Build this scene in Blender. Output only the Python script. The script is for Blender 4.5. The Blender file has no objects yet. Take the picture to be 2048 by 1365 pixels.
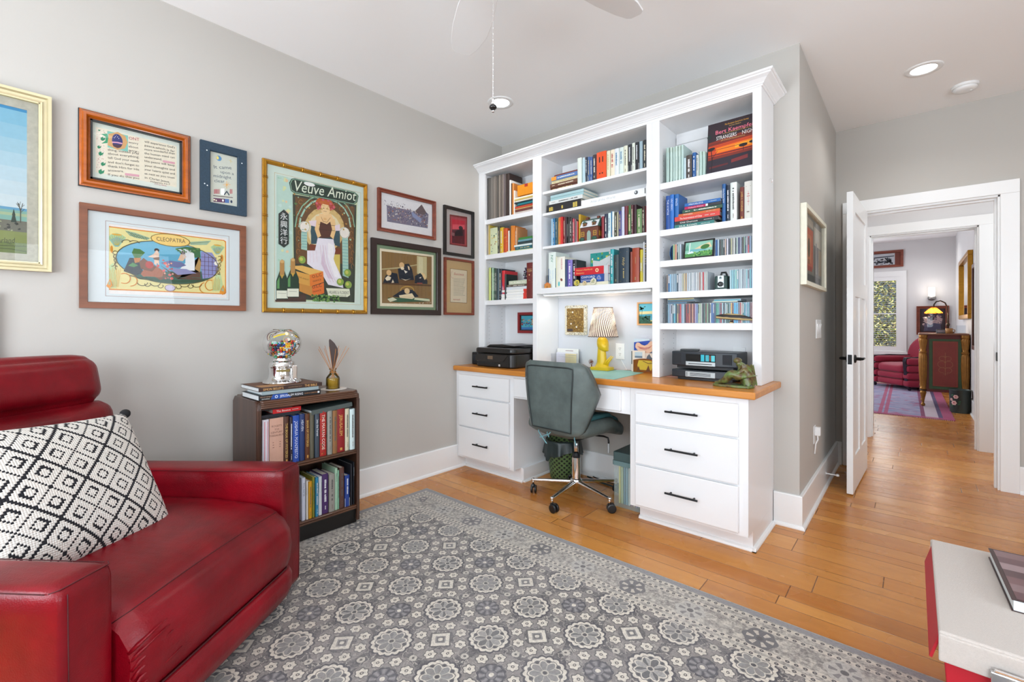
import bpy, bmesh, math, random
from mathutils import Vector, Matrix, Euler
D = bpy.data
SC = bpy.context.scene
COL = SC.collection
R = math.radians
PI = math.pi

# ------------------------------------------------------------------ camera, world, light, exposure
cam_data = D.cameras.new('camera')
cam_data.sensor_width = 36.0
cam_data.lens = 911.0 / 2048.0 * 36.0
cam_data.shift_y = -34.5 / 2048.0
cam_data.clip_start = 0.02
cam_data.clip_end = 100
cam = D.objects.new('camera', cam_data)
COL.objects.link(cam)
cam.location = (0, 0, 1.155)
cam.rotation_euler = (R(90), 0, math.atan(803 / 911.0))
SC.camera = cam
SC.view_settings.view_transform = 'Standard'
SC.view_settings.look = 'None'
SC.view_settings.gamma = 1
SC.view_settings.use_curve_mapping = False
SC.view_settings.exposure = 0.08
SC.cycles.use_denoising = True
SC.cycles.max_bounces = 8
SC.cycles.diffuse_bounces = 5
SC.cycles.transparent_max_bounces = 12
SC.cycles.caustics_reflective = False
SC.cycles.caustics_refractive = False
SC.cycles.sample_clamp_indirect = 4.0

world = D.worlds.new('world')
SC.world = world
world.use_nodes = True
_bg = world.node_tree.nodes['Background']
_sky = world.node_tree.nodes.new('ShaderNodeTexSky')
_sky.sky_type = 'HOSEK_WILKIE'
_sky.sun_direction = (0.6, -0.5, 0.6)
world.node_tree.links.new(_sky.outputs[0], _bg.inputs[0])
_bg.inputs[1].default_value = 0.8

def area(name, loc, size, power, rot, color=(1, 1, 1), spread=180):
    l = D.lights.new(name, 'AREA')
    l.shape = 'RECTANGLE'
    l.size, l.size_y = size
    l.energy = power
    l.color = color
    l.spread = R(spread)
    o = D.objects.new(name, l)
    COL.objects.link(o)
    o.location = loc
    o.rotation_euler = rot
    return o
# daylight through the study's windows (rear wall, right wall) and the far room's window
area('window_daylight', (-1.35, -1.72, 1.45), (1.5, 1.5), 84, (R(116), 0, 0), (0.81, 0.91, 1.0))
area('window_daylight', (1.15, -1.72, 1.45), (1.5, 1.5), 84, (R(116), 0, 0), (0.81, 0.91, 1.0))
area('window_daylight', (2.22, 0.9, 1.45), (1.5, 1.5), 56, (R(116), 0, R(90)), (0.81, 0.91, 1.0))
area('window_daylight', (-3.1, 8.6, 1.5), (2.2, 1.6), 60, (R(90), 0, R(-90)), (0.90, 0.96, 1.0))
area('window_daylight', (-1.1, 11.38, 1.5), (1.6, 1.4), 18, (R(-90), 0, 0), (0.90, 0.96, 1.0))
area('hall_fill', (-2.9, 5.3, 1.6), (1.0, 1.8), 14, (R(90), 0, R(-90)), (0.92, 0.96, 1.0))  # fill lamp added to brighten the hall; its walls have no window
area('hall_fill', (1.2, 5.3, 1.6), (1.0, 1.8), 14, (R(90), 0, R(90)), (0.92, 0.96, 1.0))  # second added fill lamp, lights the far door casing from the right

# ------------------------------------------------------------------ colour and material helpers
def s2l(c):
    c = c / 255.0
    return c / 12.92 if c <= 0.04045 else ((c + 0.055) / 1.055) ** 2.4
def rgb(h):
    if isinstance(h, str):
        h = (int(h[0:2], 16), int(h[2:4], 16), int(h[4:6], 16))
    return (s2l(h[0]), s2l(h[1]), s2l(h[2]), 1.0)
_mats = {}
def mat(name, color, rough=0.5, metal=0.0, vary=0.06, scale=30.0, bump=0.0, bscale=200.0, **kw):
    """Principled material with procedural colour variation and optional noise bump."""
    key = (name,)
    if key in _mats:
        return _mats[key]
    m = D.materials.new(name)
    m.use_nodes = True
    nt = m.node_tree
    b = nt.nodes['Principled BSDF']
    c = rgb(color)
    b.inputs['Base Color'].default_value = c
    b.inputs['Roughness'].default_value = rough
    b.inputs['Metallic'].default_value = metal
    for k, v in kw.items():
        b.inputs[k].default_value = v
    if vary > 0:
        tc = nt.nodes.new('ShaderNodeTexCoord')
        n = nt.nodes.new('ShaderNodeTexNoise')
        n.inputs['Scale'].default_value = scale
        nt.links.new(tc.outputs['Object'], n.inputs['Vector'])
        mr = nt.nodes.new('ShaderNodeMapRange')
        mr.inputs['To Min'].default_value = 1 - vary
        mr.inputs['To Max'].default_value = 1 + vary
        nt.links.new(n.outputs['Fac'], mr.inputs['Value'])
        mx = nt.nodes.new('ShaderNodeVectorMath')
        mx.operation = 'SCALE'
        mx.inputs[0].default_value = c[:3]
        nt.links.new(mr.outputs[0], mx.inputs['Scale'])
        nt.links.new(mx.outputs[0], b.inputs['Base Color'])
        if bump > 0:
            n2 = nt.nodes.new('ShaderNodeTexNoise')
            n2.inputs['Scale'].default_value = bscale
            nt.links.new(tc.outputs['Object'], n2.inputs['Vector'])
            bp = nt.nodes.new('ShaderNodeBump')
            bp.inputs['Strength'].default_value = bump
            bp.inputs['Distance'].default_value = 0.002
            nt.links.new(n2.outputs['Fac'], bp.inputs['Height'])
            nt.links.new(bp.outputs[0], b.inputs['Normal'])
    _mats[key] = m
    return m
def ink(h, rough=0.55):
    return mat('ink_' + h, h, rough, vary=0.05, scale=60)
def emit(name, color, strength):
    if (name,) in _mats:
        return _mats[(name,)]
    m = D.materials.new(name)
    m.use_nodes = True
    nt = m.node_tree
    nt.nodes.clear()
    e = nt.nodes.new('ShaderNodeEmission')
    e.inputs[0].default_value = rgb(color)
    e.inputs[1].default_value = strength
    o = nt.nodes.new('ShaderNodeOutputMaterial')
    nt.links.new(e.outputs[0], o.inputs[0])
    _mats[(name,)] = m
    return m
def glass_thin(name, tint=(1, 1, 1), rough=0.0, refl=1.0):
    """thin pane or vessel wall: mostly clear, mirror reflection by the Fresnel angle"""
    if (name,) in _mats:
        return _mats[(name,)]
    m = D.materials.new(name)
    m.use_nodes = True
    nt = m.node_tree
    nt.nodes.clear()
    t = nt.nodes.new('ShaderNodeBsdfTransparent')
    t.inputs[0].default_value = (*tint, 1)
    g = nt.nodes.new('ShaderNodeBsdfGlossy')
    g.inputs['Roughness'].default_value = rough
    fr = nt.nodes.new('ShaderNodeFresnel')
    fr.inputs[0].default_value = 1.45
    mu = nt.nodes.new('ShaderNodeMath')
    mu.operation = 'MULTIPLY'
    mu.inputs[1].default_value = refl
    mx = nt.nodes.new('ShaderNodeMixShader')
    o = nt.nodes.new('ShaderNodeOutputMaterial')
    nt.links.new(fr.outputs[0], mu.inputs[0])
    nt.links.new(mu.outputs[0], mx.inputs[0])
    nt.links.new(t.outputs[0], mx.inputs[1])
    nt.links.new(g.outputs[0], mx.inputs[2])
    nt.links.new(mx.outputs[0], o.inputs[0])
    _mats[(name,)] = m
    return m

# node-expression helper: write shader maths as ordinary Python arithmetic
class X:
    def __init__(s, nt, sock): s.nt, s.s = nt, sock
    def op(s, o, *a, clamp=False):
        n = s.nt.nodes.new('ShaderNodeMath'); n.operation = o; n.use_clamp = clamp
        for i, v in enumerate((s,) + a):
            if isinstance(v, X): s.nt.links.new(v.s, n.inputs[i])
            else: n.inputs[i].default_value = v
        return X(s.nt, n.outputs[0])
    def __add__(s, o): return s.op('ADD', o)
    __radd__ = __add__
    def __sub__(s, o): return s.op('SUBTRACT', o)
    def __rsub__(s, o): return (s * -1) + o
    def __mul__(s, o): return s.op('MULTIPLY', o)
    __rmul__ = __mul__
    def __truediv__(s, o): return s.op('DIVIDE', o)
    def lt(s, o): return s.op('LESS_THAN', o)
    def gt(s, o): return s.op('GREATER_THAN', o)
    def fl(s): return s.op('FLOOR')
    def fr(s): return s.op('FRACT')
    def ab(s): return s.op('ABSOLUTE')
    def cos(s): return s.op('COSINE')
    def sin(s): return s.op('SINE')
    def sqrt(s): return s.op('SQRT')
    def mn(s, o): return s.op('MINIMUM', o)
    def mxm(s, o): return s.op('MAXIMUM', o)
    def atan2(s, o): return s.op('ARCTAN2', o)
    def mod(s, o): return s.op('FLOORED_MODULO', o)
    def band(s, a, b): return s.gt(a) * s.lt(b)
def node_setup(name):
    m = D.materials.new(name); m.use_nodes = True
    nt = m.node_tree; b = nt.nodes['Principled BSDF']
    tc = nt.nodes.new('ShaderNodeTexCoord')
    sp = nt.nodes.new('ShaderNodeSeparateXYZ')
    nt.links.new(tc.outputs['Object'], sp.inputs[0])
    return m, nt, b, tc, X(nt, sp.outputs[0]), X(nt, sp.outputs[1]), X(nt, sp.outputs[2])
def comb(nt, x, y, z=0.0):
    n = nt.nodes.new('ShaderNodeCombineXYZ')
    for i, v in enumerate((x, y, z)):
        if isinstance(v, X): nt.links.new(v.s, n.inputs[i])
        else: n.inputs[i].default_value = v
    return n.outputs[0]
def noise(nt, vec, scale, detail=2.0, rough=0.5):
    n = nt.nodes.new('ShaderNodeTexNoise')
    n.inputs['Scale'].default_value = scale
    n.inputs['Detail'].default_value = detail
    n.inputs['Roughness'].default_value = rough
    nt.links.new(vec, n.inputs['Vector'])
    return X(nt, n.outputs['Fac'])
def white(nt, vec):
    n = nt.nodes.new('ShaderNodeTexWhiteNoise'); n.noise_dimensions = '3D'
    nt.links.new(vec, n.inputs['Vector'])
    return X(nt, n.outputs['Value'])
def mixc(nt, fac, a, b):
    n = nt.nodes.new('ShaderNodeMix'); n.data_type = 'RGBA'
    for i, v in ((0, fac), (6, a), (7, b)):
        if isinstance(v, X): nt.links.new(v.s, n.inputs[i])
        elif isinstance(v, (int, float)): n.inputs[i].default_value = v
        elif isinstance(v, str): n.inputs[i].default_value = rgb(v)
        else: nt.links.new(v, n.inputs[i])
    return n.outputs[2]

# ------------------------------------------------------------------ mesh builder
class MB:
    def __init__(s): s.v = []; s.f = []; s.m = []; s.mats = []; s.M = None
    def mi(s, m):
        if m not in s.mats: s.mats.append(m)
        return s.mats.index(m)
    def add(s, verts, faces, m):
        o = len(s.v); k = s.mi(m)
        if s.M is not None: verts = [tuple(s.M @ Vector(v)) for v in verts]
        s.v += [tuple(v) for v in verts]
        for f in faces: s.f.append(tuple(i + o for i in f)); s.m.append(k)
        return s
    def box(s, x0, y0, z0, x1, y1, z1, m):
        if x0 > x1: x0, x1 = x1, x0
        if y0 > y1: y0, y1 = y1, y0
        if z0 > z1: z0, z1 = z1, z0
        v = [(x0, y0, z0), (x1, y0, z0), (x1, y1, z0), (x0, y1, z0), (x0, y0, z1), (x1, y0, z1), (x1, y1, z1), (x0, y1, z1)]
        return s.add(v, [(3, 2, 1, 0), (4, 5, 6, 7), (0, 1, 5, 4), (1, 2, 6, 5), (2, 3, 7, 6), (3, 0, 4, 7)], m)
    def prism(s, poly, z0, z1, m, axis='z'):
        n = len(poly)
        def c(p, z):
            return (p[0], p[1], z) if axis == 'z' else ((p[0], z, p[1]) if axis == 'y' else (z, p[0], p[1]))
        v = [c(p, z0) for p in poly] + [c(p, z1) for p in poly]
        return s.add(v, [tuple(range(n - 1, -1, -1)), tuple(range(n, 2 * n))] + [(i, (i + 1) % n, n + (i + 1) % n, n + i) for i in range(n)], m)
    def lathe(s, prof, m, n=24, c=(0, 0, 0), axis='z', cap=True):
        v = []; f = []
        for r, z in prof:
            for i in range(n):
                a = 2 * PI * i / n; x, y = r * math.cos(a), r * math.sin(a)
                p = (x, y, z) if axis == 'z' else ((x, z, y) if axis == 'y' else (z, x, y))
                v.append((p[0] + c[0], p[1] + c[1], p[2] + c[2]))
        for k in range(len(prof) - 1):
            for i in range(n):
                j = (i + 1) % n; f.append((k * n + i, k * n + j, (k + 1) * n + j, (k + 1) * n + i))
        if cap:
            f.append(tuple(range(n - 1, -1, -1))); f.append(tuple((len(prof) - 1) * n + i for i in range(n)))
        return s.add(v, f, m)
    def tube(s, pts, r, m, n=8, r1=None, closed=False):
        pts = [Vector(p) for p in pts]; L = len(pts); v = []; f = []
        up = None
        for k, p in enumerate(pts):
            if closed: t = pts[(k + 1) % L] - pts[k - 1]
            else: t = pts[min(k + 1, L - 1)] - pts[max(k - 1, 0)]
            t.normalize()
            if up is None: up = Vector((0, 0, 1)) if abs(t.z) < 0.9 else Vector((1, 0, 0))
            a = t.cross(up)
            if a.length < 1e-5: a = t.cross(Vector((0.3, 1, 0.2)))
            a.normalize(); b = a.cross(t).normalized(); up = b
            rr = r if r1 is None else r + (r1 - r) * k / (L - 1)
            for i in range(n):
                q = 2 * PI * i / n; v.append(tuple(p + a * math.cos(q) * rr + b * math.sin(q) * rr))
        for k in range(L if closed else L - 1):
            k2 = (k + 1) % L
            for i in range(n):
                j = (i + 1) % n; f.append((k * n + i, k * n + j, k2 * n + j, k2 * n + i))
        if not closed:
            f.append(tuple(range(n - 1, -1, -1))); f.append(tuple((L - 1) * n + i for i in range(n)))
        return s.add(v, f, m)
    def ball(s, c, r, m, n=16, k=10):
        if not isinstance(r, (tuple, list)): r = (r, r, r)
        v = []; f = []
        for a in range(k + 1):
            t = PI * a / k
            for i in range(n):
                p = 2 * PI * i / n
                v.append((c[0] + r[0] * math.sin(t) * math.cos(p), c[1] + r[1] * math.sin(t) * math.sin(p), c[2] - r[2] * math.cos(t)))
        for a in range(k):
            for i in range(n):
                j = (i + 1) % n; f.append((a * n + i, a * n + j, (a + 1) * n + j, (a + 1) * n + i))
        return s.add(v, f, m)
    def grid(s, fn, nu, nv, m, cu=False, cv=False):
        v = [fn(i / (nu if cu else nu - 1), j / (nv if cv else nv - 1)) for i in range(nu) for j in range(nv)]
        f = []
        for i in range(nu if cu else nu - 1):
            for j in range(nv if cv else nv - 1):
                f.append((i * nv + j, ((i + 1) % nu) * nv + j, ((i + 1) % nu) * nv + (j + 1) % nv, i * nv + (j + 1) % nv))
        return s.add(v, f, m)
    def rbox(s, c, size, r, m, puff=(0, 0, 0), n=10, fn=None):
        """box with rounded edges (radius r) and cushion-like puffed faces; fn warps each point"""
        hx, hy, hz = size[0] / 2, size[1] / 2, size[2] / 2
        V = {}; F = []; vs = []
        def pt(a, b, d):
            key = (a, b, d)
            if key in V: return V[key]
            def cd(i):
                t = i / n * 2 - 1
                return math.copysign(abs(t) ** 0.75, t)
            u = (cd(a), cd(b), cd(d))
            p = Vector((u[0] * hx, u[1] * hy, u[2] * hz))
            q = Vector((max(-hx + r, min(hx - r, p.x)), max(-hy + r, min(hy - r, p.y)), max(-hz + r, min(hz - r, p.z))))
            dd = p - q
            if dd.length > 1e-9: p = q + dd.normalized() * min(r, dd.length if dd.length < r else r)
            w = [(1 - t * t) for t in u]
            e = []
            for k in range(3):
                o1, o2 = [x for x in range(3) if x != k]
                e.append(puff[k] * (w[o1] ** 0.5) * (w[o2] ** 0.5) * u[k])
            p = Vector((p.x + e[0], p.y + e[1], p.z + e[2]))
            if fn: p = Vector(fn(*p, *u))
            V[key] = len(vs); vs.append((p.x + c[0], p.y + c[1], p.z + c[2])); return V[key]
        for k in range(3):
            for side in (0, n):
                for i in range(n):
                    for j in range(n):
                        q = []
                        for (a, b) in ((i, j), (i + 1, j), (i + 1, j + 1), (i, j + 1)):
                            t = [a, b]; t.insert(k, side); q.append(pt(*t))
                        if (side == 0) ^ (k == 1): q.reverse()
                        F.append(tuple(q))
        return s.add(vs, F, m)
    def build(s, name, parent=None, smooth=False, bevel=0.0, seg=2, subsurf=0, origin=None, world=False, angle=35):
        me = D.meshes.new(name)
        if world and parent is not None: origin = tuple(parent.location)
        v = s.v if origin is None else [(a - origin[0], b - origin[1], c - origin[2]) for a, b, c in s.v]
        me.from_pydata(v, [], s.f)
        for m in s.mats: me.materials.append(m)
        me.polygons.foreach_set('material_index', s.m)
        if smooth: me.polygons.foreach_set('use_smooth', [True] * len(s.f))
        me.update()
        o = D.objects.new(name, me); COL.objects.link(o)
        if origin is not None and parent is None: o.location = origin
        if parent is not None: o.parent = parent
        if bevel:
            b = o.modifiers.new('bevel', 'BEVEL'); b.width = bevel; b.segments = seg; b.limit_method = 'ANGLE'; b.angle_limit = R(angle)
        if subsurf:
            q = o.modifiers.new('sub', 'SUBSURF'); q.levels = subsurf; q.render_levels = subsurf
        return o
def tag(o, label=None, cat=None, group=None, kind=None):
    if label: o['label'] = label
    if cat: o['category'] = cat
    if group: o['group'] = group
    if kind: o['kind'] = kind
    return o
def thing(name, label, cat, loc=(0, 0, 0), rz=0.0, group=None):
    o = D.objects.new(name, None); COL.objects.link(o)
    o.empty_display_size = 0.05; o.location = loc; o.rotation_euler = (0, 0, rz)
    return tag(o, label, cat, group)
def structure(mb, name, label=None, **kw):
    return tag(mb.build(name, **kw), label, None, None, 'structure')

# ------------------------------------------------------------------ flat artwork and lettering
_txt = {}
def textmesh(s, shear=0.0):
    """outline of a string set in Blender's built-in font, height 1, baseline 0"""
    if (s, shear) in _txt: return _txt[(s, shear)]
    cu = D.curves.new('t', 'FONT'); cu.body = s; cu.size = 1.0; cu.shear = shear; cu.resolution_u = 2
    o = D.objects.new('t', cu); COL.objects.link(o)
    dg = bpy.context.evaluated_depsgraph_get(); dg.update()
    me = o.evaluated_get(dg).to_mesh()
    v = [tuple(p.co) for p in me.vertices]; f = [tuple(p.vertices) for p in me.polygons]
    o.evaluated_get(dg).to_mesh_clear()
    D.objects.remove(o); D.curves.remove(cu)
    w = max([p[0] for p in v], default=0)
    _txt[(s, shear)] = (v, f, w)
    return _txt[(s, shear)]
def metres(ops, k=.0001):
    """picture data are whole tenths of a millimetre"""
    out = []
    for o in ops:
        t = o[0]
        if t == 'p': out.append(('p', o[1], [(a * k, b * k) for a, b in o[2]]))
        elif t == 'l': out.append(('l', o[1], o[2] * k, [(a * k, b * k) for a, b in o[3]]))
        elif t == 'e': out.append(('e', o[1], o[2] * k, o[3] * k, o[4] * k, o[5] * k, o[6]))
        elif t == 't': out.append(('t', o[1], o[2], o[3] * k, o[4] * k, o[5] * k, o[6], o[7], o[8] * k if o[6] == 'F' else o[8], o[9]))
        elif t == 's': out.append(('s', o[1], o[2], o[3], *[q * k for q in o[4:]]))
    return out
def draw(mb, ops, ox=0.0, oz=0.0, y0=0.0, step=0.00005, rough=0.55, fn=None):
    """lay flat shapes on the plane y=y0 (x right, z up), each a hair further towards -y"""
    k = 0
    def put(pts, faces, col):
        nonlocal k
        k += 1; y = y0 - k * step
        vv = [(p[0] + ox, y, p[1] + oz) for p in pts]
        if fn: vv = [fn(*q) for q in vv]
        mb.add(vv, faces, ink(col, rough))
    for o in ops:
        t = o[0]
        if t == 'p': put(o[2], [tuple(range(len(o[2])))], o[1])
        elif t == 'e':
            _, c, cx, cy, rx, ry, rot = o; n = 24; a0 = R(rot)
            pts = []
            for i in range(n):
                a = 2 * PI * i / n; x, y = rx * math.cos(a), ry * math.sin(a)
                pts.append((cx + x * math.cos(a0) - y * math.sin(a0), cy + x * math.sin(a0) + y * math.cos(a0)))
            put(pts, [tuple(range(n))], c)
        elif t == 'l':
            _, c, w, P = o; pts = []; fs = []
            for a, b in zip(P[:-1], P[1:]):
                dx, dy = b[0] - a[0], b[1] - a[1]; L = math.hypot(dx, dy)
                if L < 1e-6: continue
                nx, ny = -dy / L * w / 2, dx / L * w / 2; ex, ey = dx / L * w / 4, dy / L * w / 4; q = len(pts)
                pts += [(a[0] + nx - ex, a[1] + ny - ey), (b[0] + nx + ex, b[1] + ny + ey), (b[0] - nx + ex, b[1] - ny + ey), (a[0] - nx - ex, a[1] - ny - ey)]
                fs.append((q, q + 1, q + 2, q + 3))
            put(pts, fs, c)
        elif t == 't':
            _, c, s, x, y, size, al, rot, xs, sh = o
            v, f, w = textmesh(s, sh); a0 = R(rot)
            if al == 'F': xs = xs / (w * size); al = 'L'
            off = 0 if al == 'L' else (-w / 2 if al == 'C' else -w)
            pts = []
            for p in v:
                px_, py_ = (p[0] + off) * size * xs, p[1] * size
                pts.append((x + px_ * math.cos(a0) - py_ * math.sin(a0), y + px_ * math.sin(a0) + py_ * math.cos(a0)))
            put(pts, f, c)
        elif t == 's':
            _, seed, n, cols, x0, y0_, x1, y1_, r0, r1 = o; rd = random.Random(seed)
            per = max(1, n // len(cols))
            for c in cols:
                pts = []; fs = []
                for i in range(per):
                    cx, cy, r = rd.uniform(x0, x1), rd.uniform(y0_, y1_), rd.uniform(r0, r1); m = 6; q = len(pts)
                    for j in range(m):
                        a = 2 * PI * j / m + rd.random(); pts.append((cx + r * math.cos(a) * rd.uniform(.6, 1.1), cy + r * math.sin(a) * rd.uniform(.6, 1.1)))
                    fs.append(tuple(range(q, q + m)))
                put(pts, fs, c)
    return k

# ------------------------------------------------------------------ shared materials
M_WALL = mat('wall_paint', 'bab6b0', 0.85, vary=0.012, scale=3, bump=0.05, bscale=350)
M_WALL2 = mat('far_room_paint', 'd2d1d2', 0.85, vary=0.012, scale=3)
M_CEIL = mat('ceiling_paint', 'f3f3f3', 0.9, vary=0.01, scale=2)
M_TRIM = mat('white_trim_paint', 'eceded', 0.32, vary=0.01, scale=4)
M_CAB = mat('white_cabinet_paint', 'e9e9ea', 0.35, vary=0.01, scale=4)
M_BLACK = mat('black_metal', '1d1e20', 0.4, 0.6, vary=0.05)
M_BLKP = mat('black_plastic', '15171a', 0.35, vary=0.05)
M_CHROME = mat('chrome', 'e6e6e6', 0.08, 1.0, vary=0.02)
M_PAGES = mat('book_pages', 'ded8c8', 0.8, vary=0.08, scale=200)
M_PAGESW = mat('white_book_pages', 'd8dcdc', 0.8, vary=0.06, scale=200)
M_GLASS = glass_thin('picture_glass', refl=0.55, rough=0.01)
M_VES = glass_thin('vessel_glass', (0.93, 0.97, 0.95), refl=1.0)
M_BRASS = mat('brass', 'b08a3a', 0.3, 0.9, vary=0.1)

def wood(name, dark, light, axis='x', scale=1.0, rough=0.4, coat=0.0):
    m, nt, b, tc, x, y, z = node_setup(name)
    sx, sy, sz = (2, 30, 30) if axis == 'x' else ((30, 2, 30) if axis == 'y' else (30, 30, 2))
    v = comb(nt, x * (sx * scale), y * (sy * scale), z * (sz * scale))
    n1 = noise(nt, v, 1.0, 5, 0.6)
    n2 = noise(nt, tc.outputs['Object'], 3.0, 2)
    f = (n1 * 1.5 + n2 * 0.5 - 0.5).op('MULTIPLY', 1.0, clamp=True)
    nt.links.new(mixc(nt, f, dark, light), b.inputs['Base Color'])
    b.inputs['Roughness'].default_value = rough
    b.inputs['Coat Weight'].default_value = coat
    b.inputs['Coat Roughness'].default_value = 0.12
    return m
M_MAPLE = wood('maple_worktop', 'b06420', 'd8923e', 'x', 1.0, 0.32, 0.12)
M_DARKWOOD = wood('dark_walnut', '2e1c14', '56382a', 'z', 1.0, 0.35, 0.3)
M_DARKWOODY = wood('dark_walnut_edge', '3a2318', '6b4630', 'y', 1.0, 0.3, 0.3)
M_REDWOOD = wood('reddish_frame_wood', '5f321c', '8c5232', 'x', 1.0, 0.4)
M_REDWOOD2 = wood('mahogany_frame_wood', '5a2418', '8c4630', 'x', 1.0, 0.35)
M_ORANGEW = wood('orange_frame_wood', '8a3f06', 'c2620f', 'x', 1.0, 0.25, 0.5)

def floor_material():
    m, nt, b, tc, x, y, z = node_setup('hardwood_floor')
    P = 0.36
    yy = (y + 10.0 - (2.239 % P)) 
    q = yy / P
    k = q.fl(); t = (q.fr()) * P
    # widths within a period: 0.17, 0.075, 0.115
    s1 = t.gt(0.17); s2 = t.gt(0.245)
    idx = k * 3.0 + s1 + s2
    start = s1 * 0.17 + s2 * 0.075
    end = 0.17 + s1 * 0.075 + s2 * 0.115
    dy = (t - start).mn(end - t)
    rnd = white(nt, comb(nt, idx, 3.7))
    L = 1.15
    xx = (x + 20.0 + rnd * 5.0) / L
    xi = xx.fl(); xf = xx.fr()
    dx = xf.mn(1.0 - xf) * L
    pid = white(nt, comb(nt, idx, xi, 1.3))
    pid2 = white(nt, comb(nt, xi, idx, 7.1))
    g = noise(nt, comb(nt, x * 1.6 + pid * 9.0, y * 22.0, pid * 20.0), 1.0, 6, 0.62)
    g2 = noise(nt, comb(nt, x * 2.5, y * 5.0 + pid * 5.0, pid * 8.0), 1.0, 4, 0.6)
    f = (pid * 0.55 + g * 0.6 + g2 * 0.5 - 0.42).op('MULTIPLY', 1.0, clamp=True)
    c1 = mixc(nt, f, 'b26c2c', 'dea056')
    blotch = (g2 * 3.2 - 1.75).op('MULTIPLY', 1.0, clamp=True) * 0.6
    c2 = mixc(nt, blotch, c1, '8c4f1c')
    gap = (dy.lt(0.0012)).mxm(dx.lt(0.0018))
    c3 = mixc(nt, gap * 0.85, c2, '4a2408')
    nt.links.new(c3, b.inputs['Base Color'])
    h = ((dy / 0.004).mn(1.0)).mn((dx / 0.004).mn(1.0))
    wave = noise(nt, comb(nt, x * 3.0, y * 12.0, pid), 1.0, 2)
    hh = h * 0.8 + wave * 0.8 + pid2 * 0.2
    bp = nt.nodes.new('ShaderNodeBump'); bp.inputs['Strength'].default_value = 0.35; bp.inputs['Distance'].default_value = 0.003
    nt.links.new(hh.s, bp.inputs['Height']); nt.links.new(bp.outputs[0], b.inputs['Normal'])
    rr = noise(nt, tc.outputs['Object'], 5.0, 2) * 0.14 + 0.20
    nt.links.new(rr.s, b.inputs['Roughness'])
    b.inputs['Coat Weight'].default_value = 0.05
    b.inputs['Specular IOR Level'].default_value = 0.38
    b.inputs['Coat Roughness'].default_value = 0.15
    return m
M_FLOOR = floor_material()

# ------------------------------------------------------------------ room shell
XL, YB, XS, YH, CH = -2.765, 3.0, -0.482, 4.6, 2.74      # left wall, back wall, side wall, hall wall, ceiling
XR, YR = 2.3, -1.8
Y2, YF2, XF = 5.9, 11.48, 0.57
structure(MB().box(-3.4, YR - .2, -.1, 2.5, 11.8, 0, M_FLOOR), 'floor')
structure(MB().box(-3.4, YR - .2, CH, 2.5, 11.8, CH + .1, M_CEIL), 'ceiling')
structure(MB().box(XL - .12, YR - .12, 0, XL, YB + .12, CH, M_WALL), 'wall_left')
structure(MB().box(XL, YB, 0, XS, YB + .12, CH, M_WALL), 'wall_back')
structure(MB().box(XS - .12, YB + .12, 0, XS, YH, CH, M_WALL), 'wall_side')
w = MB(); w.box(XS - .12, YH, 0, -.345, YH + .12, CH, M_WALL); w.box(.45, YH, 0, XR + .12, YH + .12, CH, M_WALL); w.box(-.345, YH, 2.05, .45, YH + .12, CH, M_WALL)
structure(w, 'wall_hall')
def wall_with_windows(name, fixed, lo, hi, th, wins, axis, m):
    w = MB(); z0, z1 = .7, 2.2; e = [lo]
    for a, b in wins: e += [a, b]
    e.append(hi)
    for i in range(0, len(e), 2):
        if axis == 'x': w.box(e[i], fixed, 0, e[i + 1], fixed + th, CH, m)
        else: w.box(fixed, e[i], 0, fixed + th, e[i + 1], CH, m)
    for a, b in wins:
        for q0, q1 in ((0, z0), (z1, CH)):
            if axis == 'x': w.box(a, fixed, q0, b, fixed + th, q1, m)
            else: w.box(fixed, a, q0, fixed + th, b, q1, m)
    return structure(w, name)
wall_with_windows('wall_rear', YR - .12, XL - .12, XR + .12, .12, [(-2.1, -.6), (.4, 1.9)], 'x', M_WALL)
wall_with_windows('wall_right', XR, YR, YH, .12, [(.15, 1.65)], 'y', M_WALL)
# hall behind the study door
structure(MB().box(-3.2, YH + .12, 0, -3.08, Y2, CH, M_WALL2), 'wall_hall_left')
structure(MB().box(1.3, YH + .12, 0, 1.42, Y2, CH, M_WALL2), 'wall_hall_right')
structure(MB().box(-3.2, YH, 0, XS - .12, YH + .12, CH, M_WALL2), 'wall_hall_front')
w = MB(); w.box(-3.32, Y2, 0, -.335, Y2 + .12, CH, M_WALL2); w.box(.445, Y2, 0, 1.42, Y2 + .12, CH, M_WALL2); w.box(-.335, Y2, 2.05, .445, Y2 + .12, CH, M_WALL2)
structure(w, 'wall_bedroom')
# far room
structure(MB().box(XF, Y2 + .12, 0, XF + .12, YF2 + .12, CH, M_WALL2), 'wall_far_right')
structure(MB().box(-3.32, Y2 + .12, 0, -3.2, YF2 + .12, CH, M_WALL2), 'wall_far_left')
w = MB(); w.box(-3.2, YF2, 0, -1.0, YF2 + .12, CH, M_WALL2); w.box(-.2, YF2, 0, XF, YF2 + .12, CH, M_WALL2)
w.box(-1.0, YF2, 0, -.2, YF2 + .12, .62, M_WALL2); w.box(-1.0, YF2, 2.07, -.2, YF2 + .12, CH, M_WALL2)
structure(w, 'wall_far')

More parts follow.
